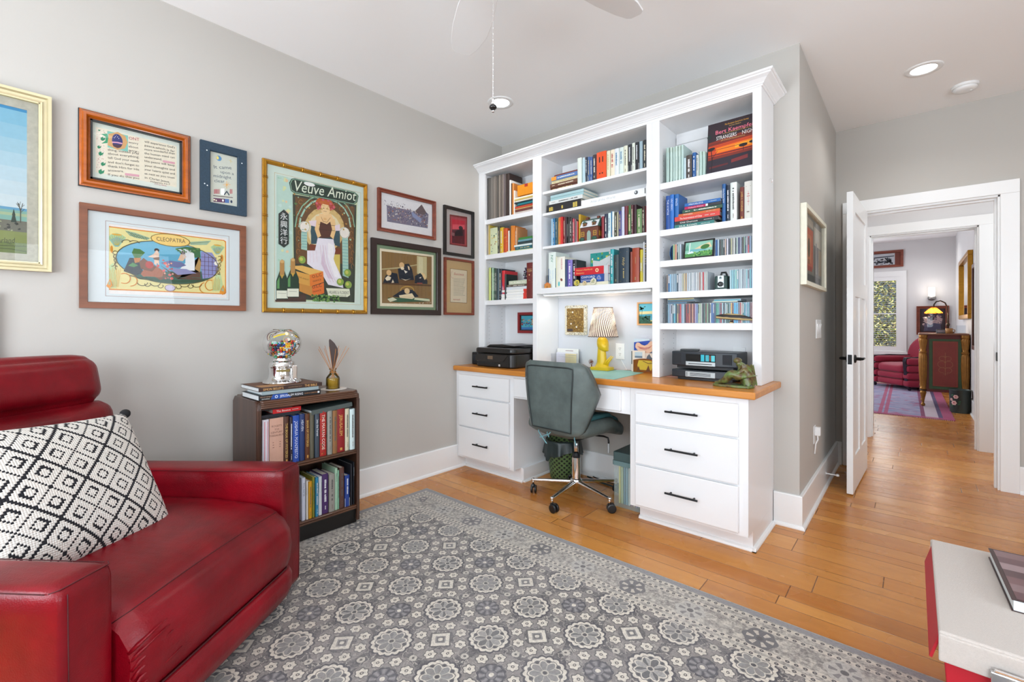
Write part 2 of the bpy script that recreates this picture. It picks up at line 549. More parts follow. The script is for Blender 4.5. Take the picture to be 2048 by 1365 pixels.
# baseboards with quarter round
def baseboard(name, p0, p1, nrm, h=.185, m=M_TRIM, mit=(0, 0)):
    mb = MB(); (x0, y0), (x1, y1) = p0, p1; nx, ny = nrm
    prof = [(0, 0), (.030, 0), (.030, .006), (.027, .013), (.022, .018), (.016, .020), (.016, h - .006), (.012, h), (0, h)]
    v = []; L = math.hypot(x1 - x0, y1 - y0); ex, ey = (x1 - x0) / L, (y1 - y0) / L
    for (x, y), k in ((p0, -mit[0]), (p1, mit[1])):
        for d, z in prof: v.append((x + nx * d + ex * d * k, y + ny * d + ey * d * k, z))
    n = len(prof)
    mb.add(v, [tuple(range(n)), tuple(range(2 * n - 1, n - 1, -1))] + [(i, n + i, n + (i + 1) % n, (i + 1) % n) for i in range(n)], m)
    return structure(mb, name)
baseboard('baseboard_left', (XL, YR), (XL, 2.5445), (1, 0))
baseboard('baseboard_back', (-.608, YB), (XS, YB), (0, -1), mit=(0, 1))
baseboard('baseboard_kneehole', (-2.16, YB), (-1.24, YB), (0, -1))
baseboard('baseboard_side', (XS, YB), (XS, YH - .02), (1, 0), mit=(1, 0))
baseboard('baseboard_hall', (XS, YH), (-.44, YH), (0, -1))
baseboard('baseboard_hall_right', (.54, YH), (XR, YH), (0, -1))
baseboard('baseboard_far_right', (XF, Y2 + .14), (XF, YF2), (-1, 0))
baseboard('baseboard_far', (-3.2, YF2), (XF, YF2), (0, -1))
baseboard('baseboard_bedroom_right', (.545, Y2), (1.3, Y2), (0, -1))

# door casings
def casing(name, xa, xb, yf, z, cw=.09, th=.02, hh=.09, depth=.14):
    mb = MB()
    mb.box(xa - cw, yf - th, 0, xa, yf, z, M_TRIM); mb.box(xb, yf - th, 0, xb + cw, yf, z, M_TRIM)
    mb.box(xa - cw, yf - th - .002, z, xb + cw, yf, z + hh, M_TRIM)
    mb.box(xa - .004, yf - .002, 0, xa + .012, yf + depth, z, M_TRIM); mb.box(xb - .012, yf - .002, 0, xb + .004, yf + depth, z, M_TRIM)
    mb.box(xa, yf - .002, z - .014, xb, yf + depth, z + .002, M_TRIM)
    mb.box(xa + .012, yf + .045, 0, xa + .024, yf + .08, z - .014, M_TRIM); mb.box(xb - .024, yf + .045, 0, xb - .012, yf + .08, z - .014, M_TRIM)
    mb.box(xa + .024, yf + .045, z - .026, xb - .024, yf + .08, z - .014, M_TRIM)
    return structure(mb, name, bevel=.0015)
casing('trim_1', -.345, .45, YH, 2.05)
casing('trim_2', -.335, .445, Y2, 2.05, cw=.10)
st = tag(MB().box(.4335, YH + .012, .895, .4385, YH + .042, .955, M_BLACK).build('strike_plate', bevel=.001), 'black strike plate on the right door jamb', 'strike plate')

def panel_door(name, label, hinge, ang, w, h=2.03, th=.035):
    """six... three-panel shaker door: one wide panel over two tall ones"""
    t = thing(name, None, None, (hinge[0], hinge[1], .012), ang); t['kind'] = 'structure'; t['label'] = label
    mb = MB(); s, rc = .11, .009
    zs = [0, .24, 1.33, 1.45, 1.90, h]
    def slab(x0, x1, z0, z1, inset): mb.box(x0, inset, z0, x1, th - inset, z1, M_TRIM)
    slab(0, s, 0, h, 0); slab(w - s, w, 0, h, 0)
    slab(s, w - s, 0, .24, 0); slab(s, w - s, 1.33, 1.44, 0); slab(s, w - s, h - .12, h, 0)
    slab(w / 2 - .05, w / 2 + .05, .24, 1.33, 0)
    slab(s, w / 2 - .05, .24, 1.33, rc); slab(w / 2 + .05, w - s, .24, 1.33, rc); slab(s, w - s, 1.44, h - .12, rc)
    mb.build('leaf', t, bevel=.001)
    return t
door = panel_door('door_1', 'white three-panel door standing open into the study, black lever handles', (-.31, YH - .02), R(-92), .79)
# handles on both faces near the free edge (local x = .72)
for sgn, y0 in ((-1, 0), (1, .035)):
    mb = MB(); mb.lathe([(.028, 0), (.028, .006), (.024, .010), (.011, .012), (.011, .038)], M_BLACK, 20, axis='y')
    if sgn < 0: mb.v = [(a, -b, c) for a, b, c in mb.v]; mb.f = [tuple(reversed(f)) for f in mb.f]
    mb.v = [(a + .725, b + y0, c + .905) for a, b, c in mb.v]
    yy = y0 + sgn * .042
    mb.tube([(.725, yy, .905), (.70, yy, .906), (.66, yy, .903), (.62, yy, .905)], .009, M_BLACK, 8, r1=.007)
    mb.build('handle', door, smooth=True)
MB().box(.7895, .006, .87, .7915, .029, .935, M_BLACK).build('latch_plate', door, bevel=.002)
door2 = panel_door('door_2', 'white bedroom door opened back, three black hinges on its edge', (-.322, Y2 + .14), R(92), .76)
for z in (.22, 1.0, 1.78):
    MB().box(-.004, .002, z, .003, .034, z + .10, M_BLACK).build('hinge', door2, bevel=.0015)
    MB().tube([(-.004, .036, z), (-.004, .036, z + .10)], .006, M_BLACK).build('hinge_pin', door2)

# window of the far room with plantation shutter slats
w = MB(); zt, zb = 2.07, .62
for a, b in ((-1.09, -1.0), (-.2, -.10)): w.box(a, YF2 - .02, .56, b, YF2, 2.17, M_TRIM)
w.box(-1.09, YF2 - .022, 2.07, -.10, YF2, 2.17, M_TRIM); w.box(-1.12, YF2 - .04, .56, -.07, YF2, .62, M_TRIM)
for a, b in ((-1.0, -.96), (-.25, -.2)): w.box(a, YF2 - .01, .62, b, YF2 + .05, 2.07, M_TRIM)
w.box(-.96, YF2 - .01, .62, -.25, YF2 + .05, .72, M_TRIM); w.box(-.96, YF2 - .01, 1.99, -.25, YF2 + .05, 2.07, M_TRIM)
w.box(-.96, YF2 - .008, 1.34, -.25, YF2 + .03, 1.362, M_TRIM)
structure(w, 'window_1')
win = D.objects['window_1']
blind = thing('window_blind', 'white horizontal slat blind in the far room window', 'blind', (-.605, YF2 + .02, .72))
mb = MB()
for i in range(31):
    z = .02 + i * .0405; a = R(6)
    mb.prism([(-.022 * math.cos(a), z - .022 * math.sin(a)), (.022 * math.cos(a), z + .022 * math.sin(a)), (.022 * math.cos(a), z + .022 * math.sin(a) + .003), (-.022 * math.cos(a), z - .022 * math.sin(a) + .003)], -.352, .352, M_TRIM, 'x')
mb.build('slats', blind)
MB().tube([(-.2, 0, 0), (-.2, 0, 1.26)], .0015, M_TRIM, 5).build('lift_cord', blind)
tag(MB().box(-1.0, YF2 + .08, .62, -.2, YF2 + .085, 2.07, glass_thin('window_glass')).build('window_2'), None, None, None, 'structure')
# garden foliage outside the window
rd = random.Random(4)
mb = MB(); cols = ['7c8a40', 'c8c26a', '5c6430', 'ece4a8', '8b7a5a', 'b0b060']
gm = [mat('leaf_' + c, c, .7, vary=.2, scale=8) for c in cols]
for i in range(9000):
    c = (rd.uniform(-1.7, .4), rd.uniform(13.2, 14.6), rd.uniform(.0, 2.7)); s_ = rd.uniform(.02, .05)
    a = Vector((rd.uniform(-1, 1), rd.uniform(-1, 1), rd.uniform(-1, 1))).normalized(); b_ = a.orthogonal().normalized()
    p = [Vector(c) + a * s_, Vector(c) + b_ * s_ * .5, Vector(c) - a * s_, Vector(c) - b_ * s_ * .5]
    mb.add([tuple(q) for q in p], [(0, 1, 2, 3)], gm[rd.randrange(6)])
hedge = thing('garden_shrub', 'sunlit yellow-green garden shrub outside the far room window', 'shrub', (-1.2, 13.9, 0))
tag(mb.build('foliage', hedge, world=True), None, None, None, 'stuff')
MB().tube([(-1.2, 13.9, 0), (-1.25, 13.9, 1.2), (-1.1, 13.9, 2.2)], .05, gm[4]).build('trunk', hedge, world=True)
structure(MB().box(-8, 11.75, -.12, 5, 16, -.02, mat('garden_soil', '6a6030', .9, vary=.3)), 'ground')
sun = D.lights.new('garden_sun', 'SUN'); sun.energy = 7.0; sun.angle = R(1)
so = D.objects.new('garden_sun', sun); COL.objects.link(so); so.rotation_euler = (R(35), R(10), 0); so.location = (0, 18, 8)
# study windows (behind the camera)
for nm, (a, b) in (('window_3', (-2.1, -.6)), ('window_4', (.4, 1.9))):
    w = MB()
    for q in ((a - .09, a), (b, b + .09)): w.box(q[0], YR, .62, q[1], YR + .02, 2.2, M_TRIM)
    w.box(a - .09, YR, 2.2, b + .09, YR + .022, 2.3, M_TRIM); w.box(a - .12, YR, .62, b + .12, YR + .05, .70, M_TRIM)
    w.box(a, YR - .07, 1.42, b, YR - .03, 1.47, M_TRIM); w.box((a + b) / 2 - .03, YR - .07, .7, (a + b) / 2 + .03, YR - .03, 2.2, M_TRIM)
    structure(w, nm)
w = MB()
for q in ((.06, .15), (1.65, 1.74)): w.box(XR - .02, q[0], .62, XR, q[1], 2.2, M_TRIM)
w.box(XR - .022, .06, 2.2, XR, 1.74, 2.3, M_TRIM); w.box(XR - .05, .03, .62, XR, 1.77, .70, M_TRIM); w.box(XR + .03, .15, 1.42, XR + .07, 1.65, 1.47, M_TRIM)
structure(w, 'window_5')
# ------------------------------------------------------------------ ceiling: recessed lights, smoke alarm, fan
def downlight(x, y, power, label, group='recessed ceiling lights'):
    t = thing('recessed_light', label, 'ceiling light', (x, y, CH), 0, group)
    MB().lathe([(.062, -.001), (.066, -.006), (.090, -.005), (.094, -.001), (.094, 0)], M_TRIM, 36, cap=False).build('trim_ring', t, smooth=True)
    MB().lathe([(.0005, -.004), (.063, -.0035), (.063, -.001)], emit('lamp_lens', 'ffffff', 6.0), 36).build('lens', t)
    l = D.lights.new('downlight', 'SPOT'); l.energy = power; l.spot_size = R(150); l.spot_blend = .6; l.shadow_soft_size = .06; l.color = (1, .985, .96)
    o = D.objects.new('downlight', l); COL.objects.link(o); o.location = (x, y, CH - .03)
downlight(-2.217, 2.391, 9, 'round recessed ceiling light glowing in front of the bookshelves')
downlight(.047, 3.814, 12, 'round recessed ceiling light near the open door')
downlight(-.4, .6, 10, 'round recessed ceiling light above the armchair side of the study')
downlight(.06, 10.72, 12, 'small bright recessed ceiling light in the far room')
downlight(.1, 5.3, 11, 'added unseen ceiling light over the passage')  # no fixture known here; added to brighten the hall trim
downlight(-1.4, 8.2, 12, 'recessed ceiling light left of the far room')
t = thing('smoke_alarm', 'round white smoke alarm on the ceiling near the door', 'smoke alarm', (.257, 4.262, CH))
MB().lathe([(.068, 0), (.068, -.012), (.064, -.016)], M_TRIM, 32).build('base', t, smooth=False)
MB().lathe([(.0602, -.014), (.060, -.026), (.052, -.034), (.030, -.037), (.001, -.037)], M_TRIM, 32).build('cover', t, smooth=True)
MB().lathe([(.006, -.036), (.006, -.039), (.001, -.0395)], M_TRIM, 12, c=(.03, .01, 0)).build('test_button', t)

fan = thing('ceiling_fan', 'white ceiling fan with rounded blades and a hanging pull chain', 'ceiling fan', (-1.0, 1.07, CH))
M_FAN = mat('fan_white', 'e4e4e4', .45, vary=.01)
MB().lathe([(.075, 0), (.07, -.04), (.02, -.06), (.014, -.06), (.014, -.18), (.05, -.19), (.11, -.21), (.125, -.26), (.12, -.33), (.08, -.37), (.03, -.38)], M_FAN, 32).build('motor_housing', fan, smooth=True)
MB().lathe([(.085, -.36), (.11, -.38), (.115, -.42), (.09, -.47), (.04, -.495), (.001, -.50)], mat('frosted_glass', 'f2f0ea', .3), 32).build('light_bowl', fan, smooth=True)
for k in range(5):
    a = R(148 - 72 * k)
    br = MB(); br.M = Matrix.Rotation(a, 4, 'Z'); br.box(.10, -.02, -.335, .20, .02, -.328, M_FAN); br.build('blade_bracket', fan, bevel=.002)
    bl = MB(); bl.M = Matrix.Rotation(a, 4, 'Z') @ Matrix.Translation((0, 0, -.335)) @ Matrix.Rotation(R(10), 4, 'X')
    P = [(.16, -.045), (.25, -.066), (.38, -.082), (.50, -.082), (.60, -.062), (.655, -.040), (.668, -.020), (.668, .030), (.655, .045), (.60, .060), (.50, .070), (.38, .070), (.25, .060), (.16, .045)]
    bl.prism(P, -.004, .004, M_FAN); bl.build('blade', fan, bevel=.002)
cx, cy = -.035, .01
ch = MB(); ch.tube([(cx, cy, -.37), (cx, cy, -.845)], .0011, M_CHROME, 6)
for i in range(24): ch.ball((cx, cy, -.38 - i * .0195), .0019, M_CHROME, 6, 4)
ch.build('pull_chain', fan)
k_ = MB(); k_.lathe([(.001, -.865), (.004, -.862), (.005, -.85), (.003, -.843)], M_CHROME, 12, c=(cx, cy, 0)); k_.lathe([(.002, -.892), (.006, -.889), (.005, -.884), (.001, -.884)], M_CHROME, 12, c=(cx, cy, 0))
k_.ball((cx, cy, -.874), (.0125, .0125, .0095), mat('black_glass_bead', '101012', .12), 16, 10); k_.build('chain_finial', fan, smooth=True)

# ------------------------------------------------------------------ built-in desk
def handle(par, xc, z, w, y, r=.0055):
    mb = MB(); mb.tube([(xc - w / 2, y - .028, z), (xc + w / 2, y - .028, z)], r, M_BLACK, 10)
    for sx in (-1, 1): mb.tube([(xc + sx * (w / 2 - .025), y - .028, z), (xc + sx * (w / 2 - .025), y + .001, z)], r * .85, M_BLACK, 8)
    return mb.build('handle', par, world=True)
def quarter(mb, x0, y0, x1, y1, nx, ny, r=.018):
    prof = [(0, 0), (r, 0), (r, .005), (r * .8, r * .65), (r * .5, r * .9), (0, r)]
    v = []
    for x, y in ((x0, y0), (x1, y1)):
        for d, z in prof: v.append((x + nx * d, y + ny * d, z))
    n = len(prof)
    mb.add(v, [tuple(range(n)), tuple(range(2 * n - 1, n - 1, -1))] + [(i, n + i, n + (i + 1) % n, (i + 1) % n) for i in range(n)], M_TRIM)
YFACE = 2.46
def drawer_cabinet(label, x0, x1, dx0, dx1, hw, xk0, xk1, open_right):
    t = thing('drawer_cabinet', label, 'cabinet', ((x0 + x1) / 2, 2.75, 0))
    b = MB(); b.box(x0, YFACE + .018, .10, x1, 2.999, .784, M_CAB); b.build('body', t, world=True, bevel=.001)
    f = MB()
    f.box(x0, YFACE, .095, dx0 + .012, YFACE + .018, .784, M_CAB); f.box(dx1 - .012, YFACE, .095, x1, YFACE + .018, .784, M_CAB)
    f.box(dx0 + .012, YFACE, .748, dx1 - .012, YFACE + .018, .784, M_CAB); f.box(dx0 + .012, YFACE, .095, dx1 - .012, YFACE + .018, .125, M_CAB)
    f.box(dx0 + .012, YFACE, .57, dx1 - .012, YFACE + .018, .60, M_CAB); f.box(dx0 + .012, YFACE, .335, dx1 - .012, YFACE + .018, .365, M_CAB)
    f.build('face_frame', t, world=True, bevel=.001)
    k = MB(); k.box(xk0, 2.545, 0, xk1, 2.998, .10, M_CAB)
    quarter(k, xk0, 2.545, xk1 + (.018 if open_right else 0), 2.545, 0, -1)
    if open_right: quarter(k, xk1, 2.527, xk1, 2.97, 1, 0)
    else: quarter(k, xk1, 2.545, xk1, 2.97, 1, 0, .014)
    k.build('plinth', t, world=True)
    for z0, z1 in ((.588, .755), (.352, .578), (.112, .342)):
        d = MB(); d.box(dx0, YFACE - .0195, z0, dx1, YFACE - .0008, z1, M_CAB); o = d.build('drawer', t, world=True, bevel=.004)
        o2 = handle(t, (dx0 + dx1) / 2, (z0 + z1) / 2 + .005, hw, YFACE - .0195)
        o2.parent = o
    return t
drawer_cabinet('white built-in three-drawer cabinet at the left end of the desk', -2.764, -2.150, -2.722, -2.185, .155, -2.764, -2.130, False)
drawer_cabinet('wider white three-drawer cabinet at the right end of the desk', -1.245, -.612, -1.205, -.655, .175, -1.225, -.612, True)
t = thing('desk_apron', 'shallow white drawer rail spanning the kneehole under the worktop', 'desk', (-1.7, YFACE + .02, .62))
MB().box(-2.149, YFACE, .622, -1.246, YFACE + .018, .784, M_CAB).build('rail', t, world=True, bevel=.001)
MB().box(-2.149, YFACE + .02, .640, -1.246, 2.9, .652, M_CAB).build('drawer_bottom', t, world=True)
MB().box(-2.135, YFACE - .0195, .637, -1.30, YFACE - .0008, .765, M_CAB).build('drawer', t, world=True, bevel=.004)
wt = MB().box(-2.764, 2.42, .785, -.572, 2.999, .822, M_MAPLE).build('worktop', origin=(-1.67, 2.7, .785), bevel=.008, seg=3)
tag(wt, 'long honey-coloured maple worktop with rounded edge over the white drawers', 'worktop')

# ------------------------------------------------------------------ shelving hutch
YS = 2.71
hutch = thing('wall_bookcase', 'white built-in three-bay bookcase with crown moulding standing on the worktop', 'bookcase', (-1.69, 2.85, .822))
def hp(name, *boxes, bevel=.0012):
    mb = MB()
    for b_ in boxes: mb.box(*b_, M_CAB)
    return mb.build(name, hutch, world=True, bevel=bevel)
ZT = 2.41
hp('back_panel', (-2.764, 2.988, 1.36, -.612, 2.998, ZT), (-2.764, 2.988, .824, -2.15, 2.998, 1.36), (-1.2, 2.988, .824, -.612, 2.998, 1.36))
nb_ = MB().box(-2.138, 2.989, .824, -1.223, 2.998, 1.385, mat('niche_shaded_white', 'cfd1d6', .6, vary=.01)).build('niche_back', hutch, world=True)  # cabinet white greyed: the niche's shade is put into this colour
hp('side_panel', (-2.764, YS + .02, .823, -2.710, 2.988, ZT)); hp('side_panel', (-.640, YS + .02, .823, -.610, 2.988, 2.475))
hp('divider', (-2.176, YS + .02, .823, -2.138, 2.988, ZT)); hp('divider', (-1.223, YS + .02, .823, -1.180, 2.988, ZT))
hp('divider', (-2.128, YS + .02, 1.42, -2.096, 2.988, ZT)); hp('divider', (-1.26, YS + .02, 1.42, -1.233, 2.988, ZT))
hp('stile', (-2.764, YS, .823, -2.694, YS + .02, ZT)); hp('stile', (-.654, YS, .823, -.610, YS + .02, ZT))
hp('stile', (-2.178, YS, .823, -2.138, YS + .02, ZT), (-2.138, YS, 1.38, -2.096, YS + .02, ZT))
hp('stile', (-1.223, YS, .823, -1.176, YS + .02, ZT), (-1.261, YS, 1.38, -1.223, YS + .02, ZT))
hp('top_panel', (-2.764, YS + .02, ZT, -.612, 2.998, ZT + .02))
hp('top_rail', (-2.764, YS, ZT, -.610, YS + .02, 2.45)); 
hp('bottom_rail', (-2.096, YS, 1.379, -1.261, YS + .02, 1.421))
hp('niche_ceiling', (-2.138, YS + .02, 1.379, -1.223, 2.988, 1.395))
for z in (2.026, 1.732, 1.350): hp('shelf', (-2.708, YS + .014, z - .038, -2.178, 2.987, z))
for z in (2.146, 1.984, 1.735): hp('shelf', (-2.094, YS + .014, z - .019, -1.262, 2.987, z))
hp('shelf', (-2.094, YS + .021, 1.400, -1.262, 2.987, 1.422))
for z in (2.023, 1.734, 1.543, 1.350, 1.158): hp('shelf', (-1.178, YS + .014, z - .038, -.642, 2.987, z))
hp('hanging_rail', (-2.70, 2.975, 2.335, -2.18, 2.988, 2.385), (-2.09, 2.975, 2.335, -1.265, 2.988, 2.385), (-1.175, 2.975, 2.335, -.642, 2.988, 2.385))
# shelf pin holes
mb = MB(); mh = mat('pin_hole', '6f6f70', .8)
for xx in (-2.7095, ):
    for yy in (2.78, 2.94):
        for i in range(42): mb.lathe([(.0025, 0), (.0025, .0006)], mh, 8, c=(xx, yy, .90 + i * .032), axis='x')
for yy in (2.78, 2.94):
    for i in range(42): mb.lathe([(.0025, 0), (.0025, .0006)], mh, 8, c=(-1.1797, yy, .90 + i * .032), axis='x')
mb.build('pin_holes', hutch, world=True)
# crown moulding: profile swept along the front and returned on the right side
prof = [(0, 2.428), (.006, 2.428), (.008, 2.436), (.014, 2.440), (.016, 2.445), (.022, 2.452), (.034, 2.466), (.047, 2.474), (.054, 2.478), (.056, 2.486), (.062, 2.488), (.066, 2.494), (.066, 2.502), (0, 2.502)]
prof = [(d, 2.428 + (z - 2.428) * .78) for d, z in prof]
mb = MB(); v = []; n = len(prof)
for d, z in prof: v.append((-2.764, YS - d, z))
for d, z in prof: v.append((-.610 + d, YS - d, z))
for d, z in prof: v.append((-.610 + d, 2.998, z))
f = [tuple(range(n - 1, -1, -1)), tuple(range(2 * n, 3 * n))]
for k in range(2):
    for i in range(n): f.append((k * n + i, (k + 1) * n + i, (k + 1) * n + (i + 1) % n, k * n + (i + 1) % n))
mb.add(v, f, M_CAB); mb.build('crown_moulding', hutch, world=True)
# small hook on the side panel
hk = MB(); hk.tube([(-.609, 2.88, 1.97), (-.600, 2.88, 1.97), (-.594, 2.88, 1.962), (-.594, 2.88, 1.953), (-.598, 2.88, 1.949)], .0015, M_CHROME, 6); hk.lathe([(.006, 0), (.006, .002)], M_TRIM, 12, c=(-.6099, 2.88, 1.97), axis='x')
tag(hk.build('wall_hook', origin=(-.609, 2.88, 1.95)), 'tiny metal hook on the right side of the bookcase', 'hook')

# ------------------------------------------------------------------ books
ORD = ['first', 'second', 'third', 'fourth', 'fifth', 'sixth', 'seventh', 'eighth', 'ninth', 'tenth', 'eleventh', 'twelfth', 'thirteenth', 'fourteenth', 'fifteenth', 'sixteenth', 'seventeenth', 'eighteenth', 'nineteenth', 'twentieth']
TENS = {2: 'twenty', 3: 'thirty', 4: 'forty', 5: 'fifty'}
def ordinal(i):
    if i < 20: return ORD[i]
    n = i + 1; a, b = divmod(n, 10)
    if b == 0: return {2: 'twentieth', 3: 'thirtieth', 4: 'fortieth', 5: 'fiftieth'}[a]
    return TENS[a] + '-' + ORD[b - 1]
import colorsys
def cname(h):
    r, g, b = (int(h[i:i + 2], 16) / 255 for i in (0, 2, 4)); hh, s, v = colorsys.rgb_to_hsv(r, g, b)
    if s < .10: return 'white' if v > .85 else 'pale grey' if v > .68 else 'grey' if v > .4 else 'dark grey' if v > .2 else 'black'
    if v < .2: return 'black'
    hh *= 360
    base = 'red' if hh < 14 or hh > 340 else 'orange' if hh < 36 else 'yellow' if hh < 62 else 'green' if hh < 165 else 'teal' if hh < 195 else 'blue' if hh < 250 else 'purple' if hh < 295 else 'pink'
    if s < .28: return ('pale ' if v > .7 else 'greyish ' if v > .35 else 'dark ') + {'orange': 'brown' if v < .7 else 'cream', 'yellow': 'olive' if v < .7 else 'cream', 'red': 'brown', 'pink': 'mauve'}.get(base, base)
    if base == 'orange' and v < .62: return 'dark brown' if v < .38 else 'brown'
    if base == 'red' and v < .55: return 'maroon'
    if base == 'yellow' and v < .6: return 'olive'
    if v < .35: return 'dark ' + base
    if v > .8 and s < .45: return 'light ' + base
    return base
def contrast(h, w=True):
    return h
rb = random.Random(12)
def marks(w, h, lying, style, text, col):
    """what is printed on a spine: letters where the photo shows them, otherwise small strokes"""
    ops = []; L = h if not lying else w; T = w if not lying else h
    def rect(c, a0, a1, b0=0.0, b1=1.0):   # a along the length (0 bottom/left), b across
        if lying: ops.append(('p', c, [(-w / 2 + a0 * w, b0 * h), (-w / 2 + a1 * w, b0 * h), (-w / 2 + a1 * w, b1 * h), (-w / 2 + a0 * w, b1 * h)]))
        else: ops.append(('p', c, [(-w / 2 + b0 * w, a0 * h), (-w / 2 + b1 * w, a0 * h), (-w / 2 + b1 * w, a1 * h), (-w / 2 + b0 * w, a1 * h)]))
    def strokes(c, a0, a1, b0=.3, b1=.7, seed=0):
        r = random.Random(int(w * 1e5) + int(h * 1e4) + seed); a = a0; st = .55 * T * (b1 - b0) / L; b0 += .06; b1 -= .06
        while a < a1:
            q = st * r.uniform(.35, 1.1)
            if r.random() > .12: rect(c, a, min(a + q, a1), b0, b0 + (b1 - b0) * r.uniform(.75, 1))
            a += q + st * .16
    def vtext(c, s, a_top, size, xc=.5, xs=1.0, sh=0):
        tw = textmesh(s, sh)[2] * size * xs
        lim = (a_top - .04) * h
        if tw > lim: xs *= lim / tw
        ops.append(('t', c, s, -w / 2 + xc * w - size * .34, a_top * h, size, 'L', -90, xs, sh))
    def htext(c, s, a0, a1, zc, size, sh=0):
        tw = textmesh(s, sh)[2] * size; xs = min(1.6, (a1 - a0) * w / max(tw, 1e-4)) if tw > 0 else 1
        ops.append(('t', c, s, -w / 2 + a0 * w, zc * h - size * .34, size, 'L', 0, xs, sh))
    if style in ('txt', 'txtw'): 
        c = rb.choice(['d8d0b8', 'e4e0d4', 'c8b478']) if style == 'txt' else 'e6e6ea'
        strokes(c, .30, .86, .28, .72); strokes(c, .08, .2, .35, .65, 1)
    elif style == 'txt2': strokes('3c6c90', .3, .85); rect('e8e8d8', .05, .2)
    elif style == 'txtd': strokes('5a5a58', .3, .86, .3, .7); strokes('7a6a60', .08, .2, .38, .62, 1)
    elif style == 'txtd2': strokes('9a8a60', .55, .75, .4, .6); strokes('9a8a60', .08, .16, .35, .65, 1)
    elif style == 'art': ops.append(('s', 5, 14, ['3c5c40', '8a4a2c', 'd8c060', '46667a'], -w * .4, h * .1, w * .4, h * .9, w * .05, w * .12))
    elif style == 'band': rect('2c4cb0', 0, .6); strokes('e6e6ea', .1, .5)
    elif style == 'whitebot': rect('dfe4e4', 0, .27); strokes('d8dce0', .4, .9)
    elif style == 'redtop': rect('c03040', .93, 1)
    elif style == 'redtop2': rect('c02c30', .72, 1); strokes('dcd0a0', .15, .7, .25, .75)
    elif style == 'emblem': rect('1c1614', .62, .82, .28, .72); rect('1c1614', .20, .25, .3, .7); rect('e2501c', .70, .76, .4, .6)
    elif style == 'redtxt': strokes('b04848', .35, .85, .25, .75)
    elif style == 'bluetxt': strokes('5a88a8', .35, .85, .25, .75)
    elif style == 'bluebot': rect('2c5c88', .15, .27, .2, .8)
    elif style == 'whitepart': rect('d8d8d4', .3, .75, .1, .8); strokes('2a2a2a', .35, .7)
    elif style == 'multi': rect('e0b030', .4, .6, 0, .8); rect('c85030', .1, .28); rect('3c9cc0', .7, .8)
    elif style == 'greenmid': rect('3c6440', .12, .85, .25, .8) if w > .03 else rect('2c5c48', .6, .85)
    elif style == 'niv': rect('1f5484', 0, .55); vtext('3c8c6c', 'NIV', .92, .030, xs=1.1); strokes('c0d0e0', .08, .5, .2, .42); strokes('c0d0e0', .2, .5, .55, .75, 3)
    elif style == 'handbook': vtext('c04858', 'HANDBOOK', .95, .018, .62, .8); ops.append(('e', '2cb8c0', -w * .22, h * .12, w * .1, h * .08, 0)); ops.append(('e', '7a3c30', w * .1, h * .25, w * .12, h * .05, 30)); strokes('a0a8a0', .4, .6, .5, .62)
    elif style == 'bible': 
        for a in (.08, .45, .62, .88): rect('b89058', a, a + .006, .1, .9)
        ops.append(('t', 'd8b880', 'THE NEW', 0, h * .80, .012, 'C', 0, .9, 0)); ops.append(('t', 'd8b880', 'COM', 0, h * .74, .02, 'C', 0, 1, 0)); ops.append(('e', 'd8b880', 0, h * .66, .006, .006, 0)); ops.append(('t', 'd8b880', 'V.I.', 0, h * .5, .012, 'C', 0, 1, 0))
    elif style == 'bible2':
        rect('9a8850', .88, .885, .15, .85); vtext('b8a468', 'Holy', .74, .024, .5, 1.2, .3); strokes('a89860', .15, .42, .38, .62); rect('9a8850', .06, .065, .15, .85)
    elif style == 'bluemid': rect('2c5cb0', .3, .75); strokes('dfe4e4', .35, .6)
    elif style == 'checker':
        for i in range(9): rect('d8c068' if i % 2 else 'dcd8d0', .42 + i * .06, .455 + i * .06, .25, .75)
    elif style == 'dvd': rect('5a6a60', .0, .08, 0, 1); rect('8a9468', .86, .985, .08, .92); strokes('8aa8a8', .3, .7, .4, .6)
    elif style == 'vt': 
        sz = min(T * .62, .022); vtext('e4e8ee', text, .88, sz, .5, 1.0)
    elif style == 'vd': vtext('3c5058', text, .88, min(T * .6, .02), .5)
    elif style == 'vy': vtext('dcb860', text, .86, min(T * .62, .024), .5); rect('c89848', .04, .10, .35, .65)
    elif style == 'vw2': ops.append(('s', 7, 20, ['d88830', '2c1c18', '4c5c2c'], -w * .45, h * .05, w * .45, h * .95, w * .06, w * .16)); vtext('ece4d8', text, .93, T * .62, .5)
    elif style == 'redcross':
        rect('c03838', .36, .74, .485, .515); rect('c03838', .60, .615, .32, .68); rect('c03838', .66, .672, .38, .62); rect('c03838', .46, .472, .38, .62)
        strokes('8a7c74', .18, .21, .25, .75); rect('a89c94', .86, .875, .2, .8)
    elif style == 'redin': rect('c82030', .02, .96, .3, .85); vtext('ecdcdc', text, .93, T * .36, .57)
    elif style == 'roget':
        for i, s_ in enumerate(["ROGET'S", '21st', 'CENTURY', 'THESAURUS']): ops.append(('t', '5c3830', s_, 0, h * (.82 - .065 * i), .0125, 'C', 0, 1.0, 0))
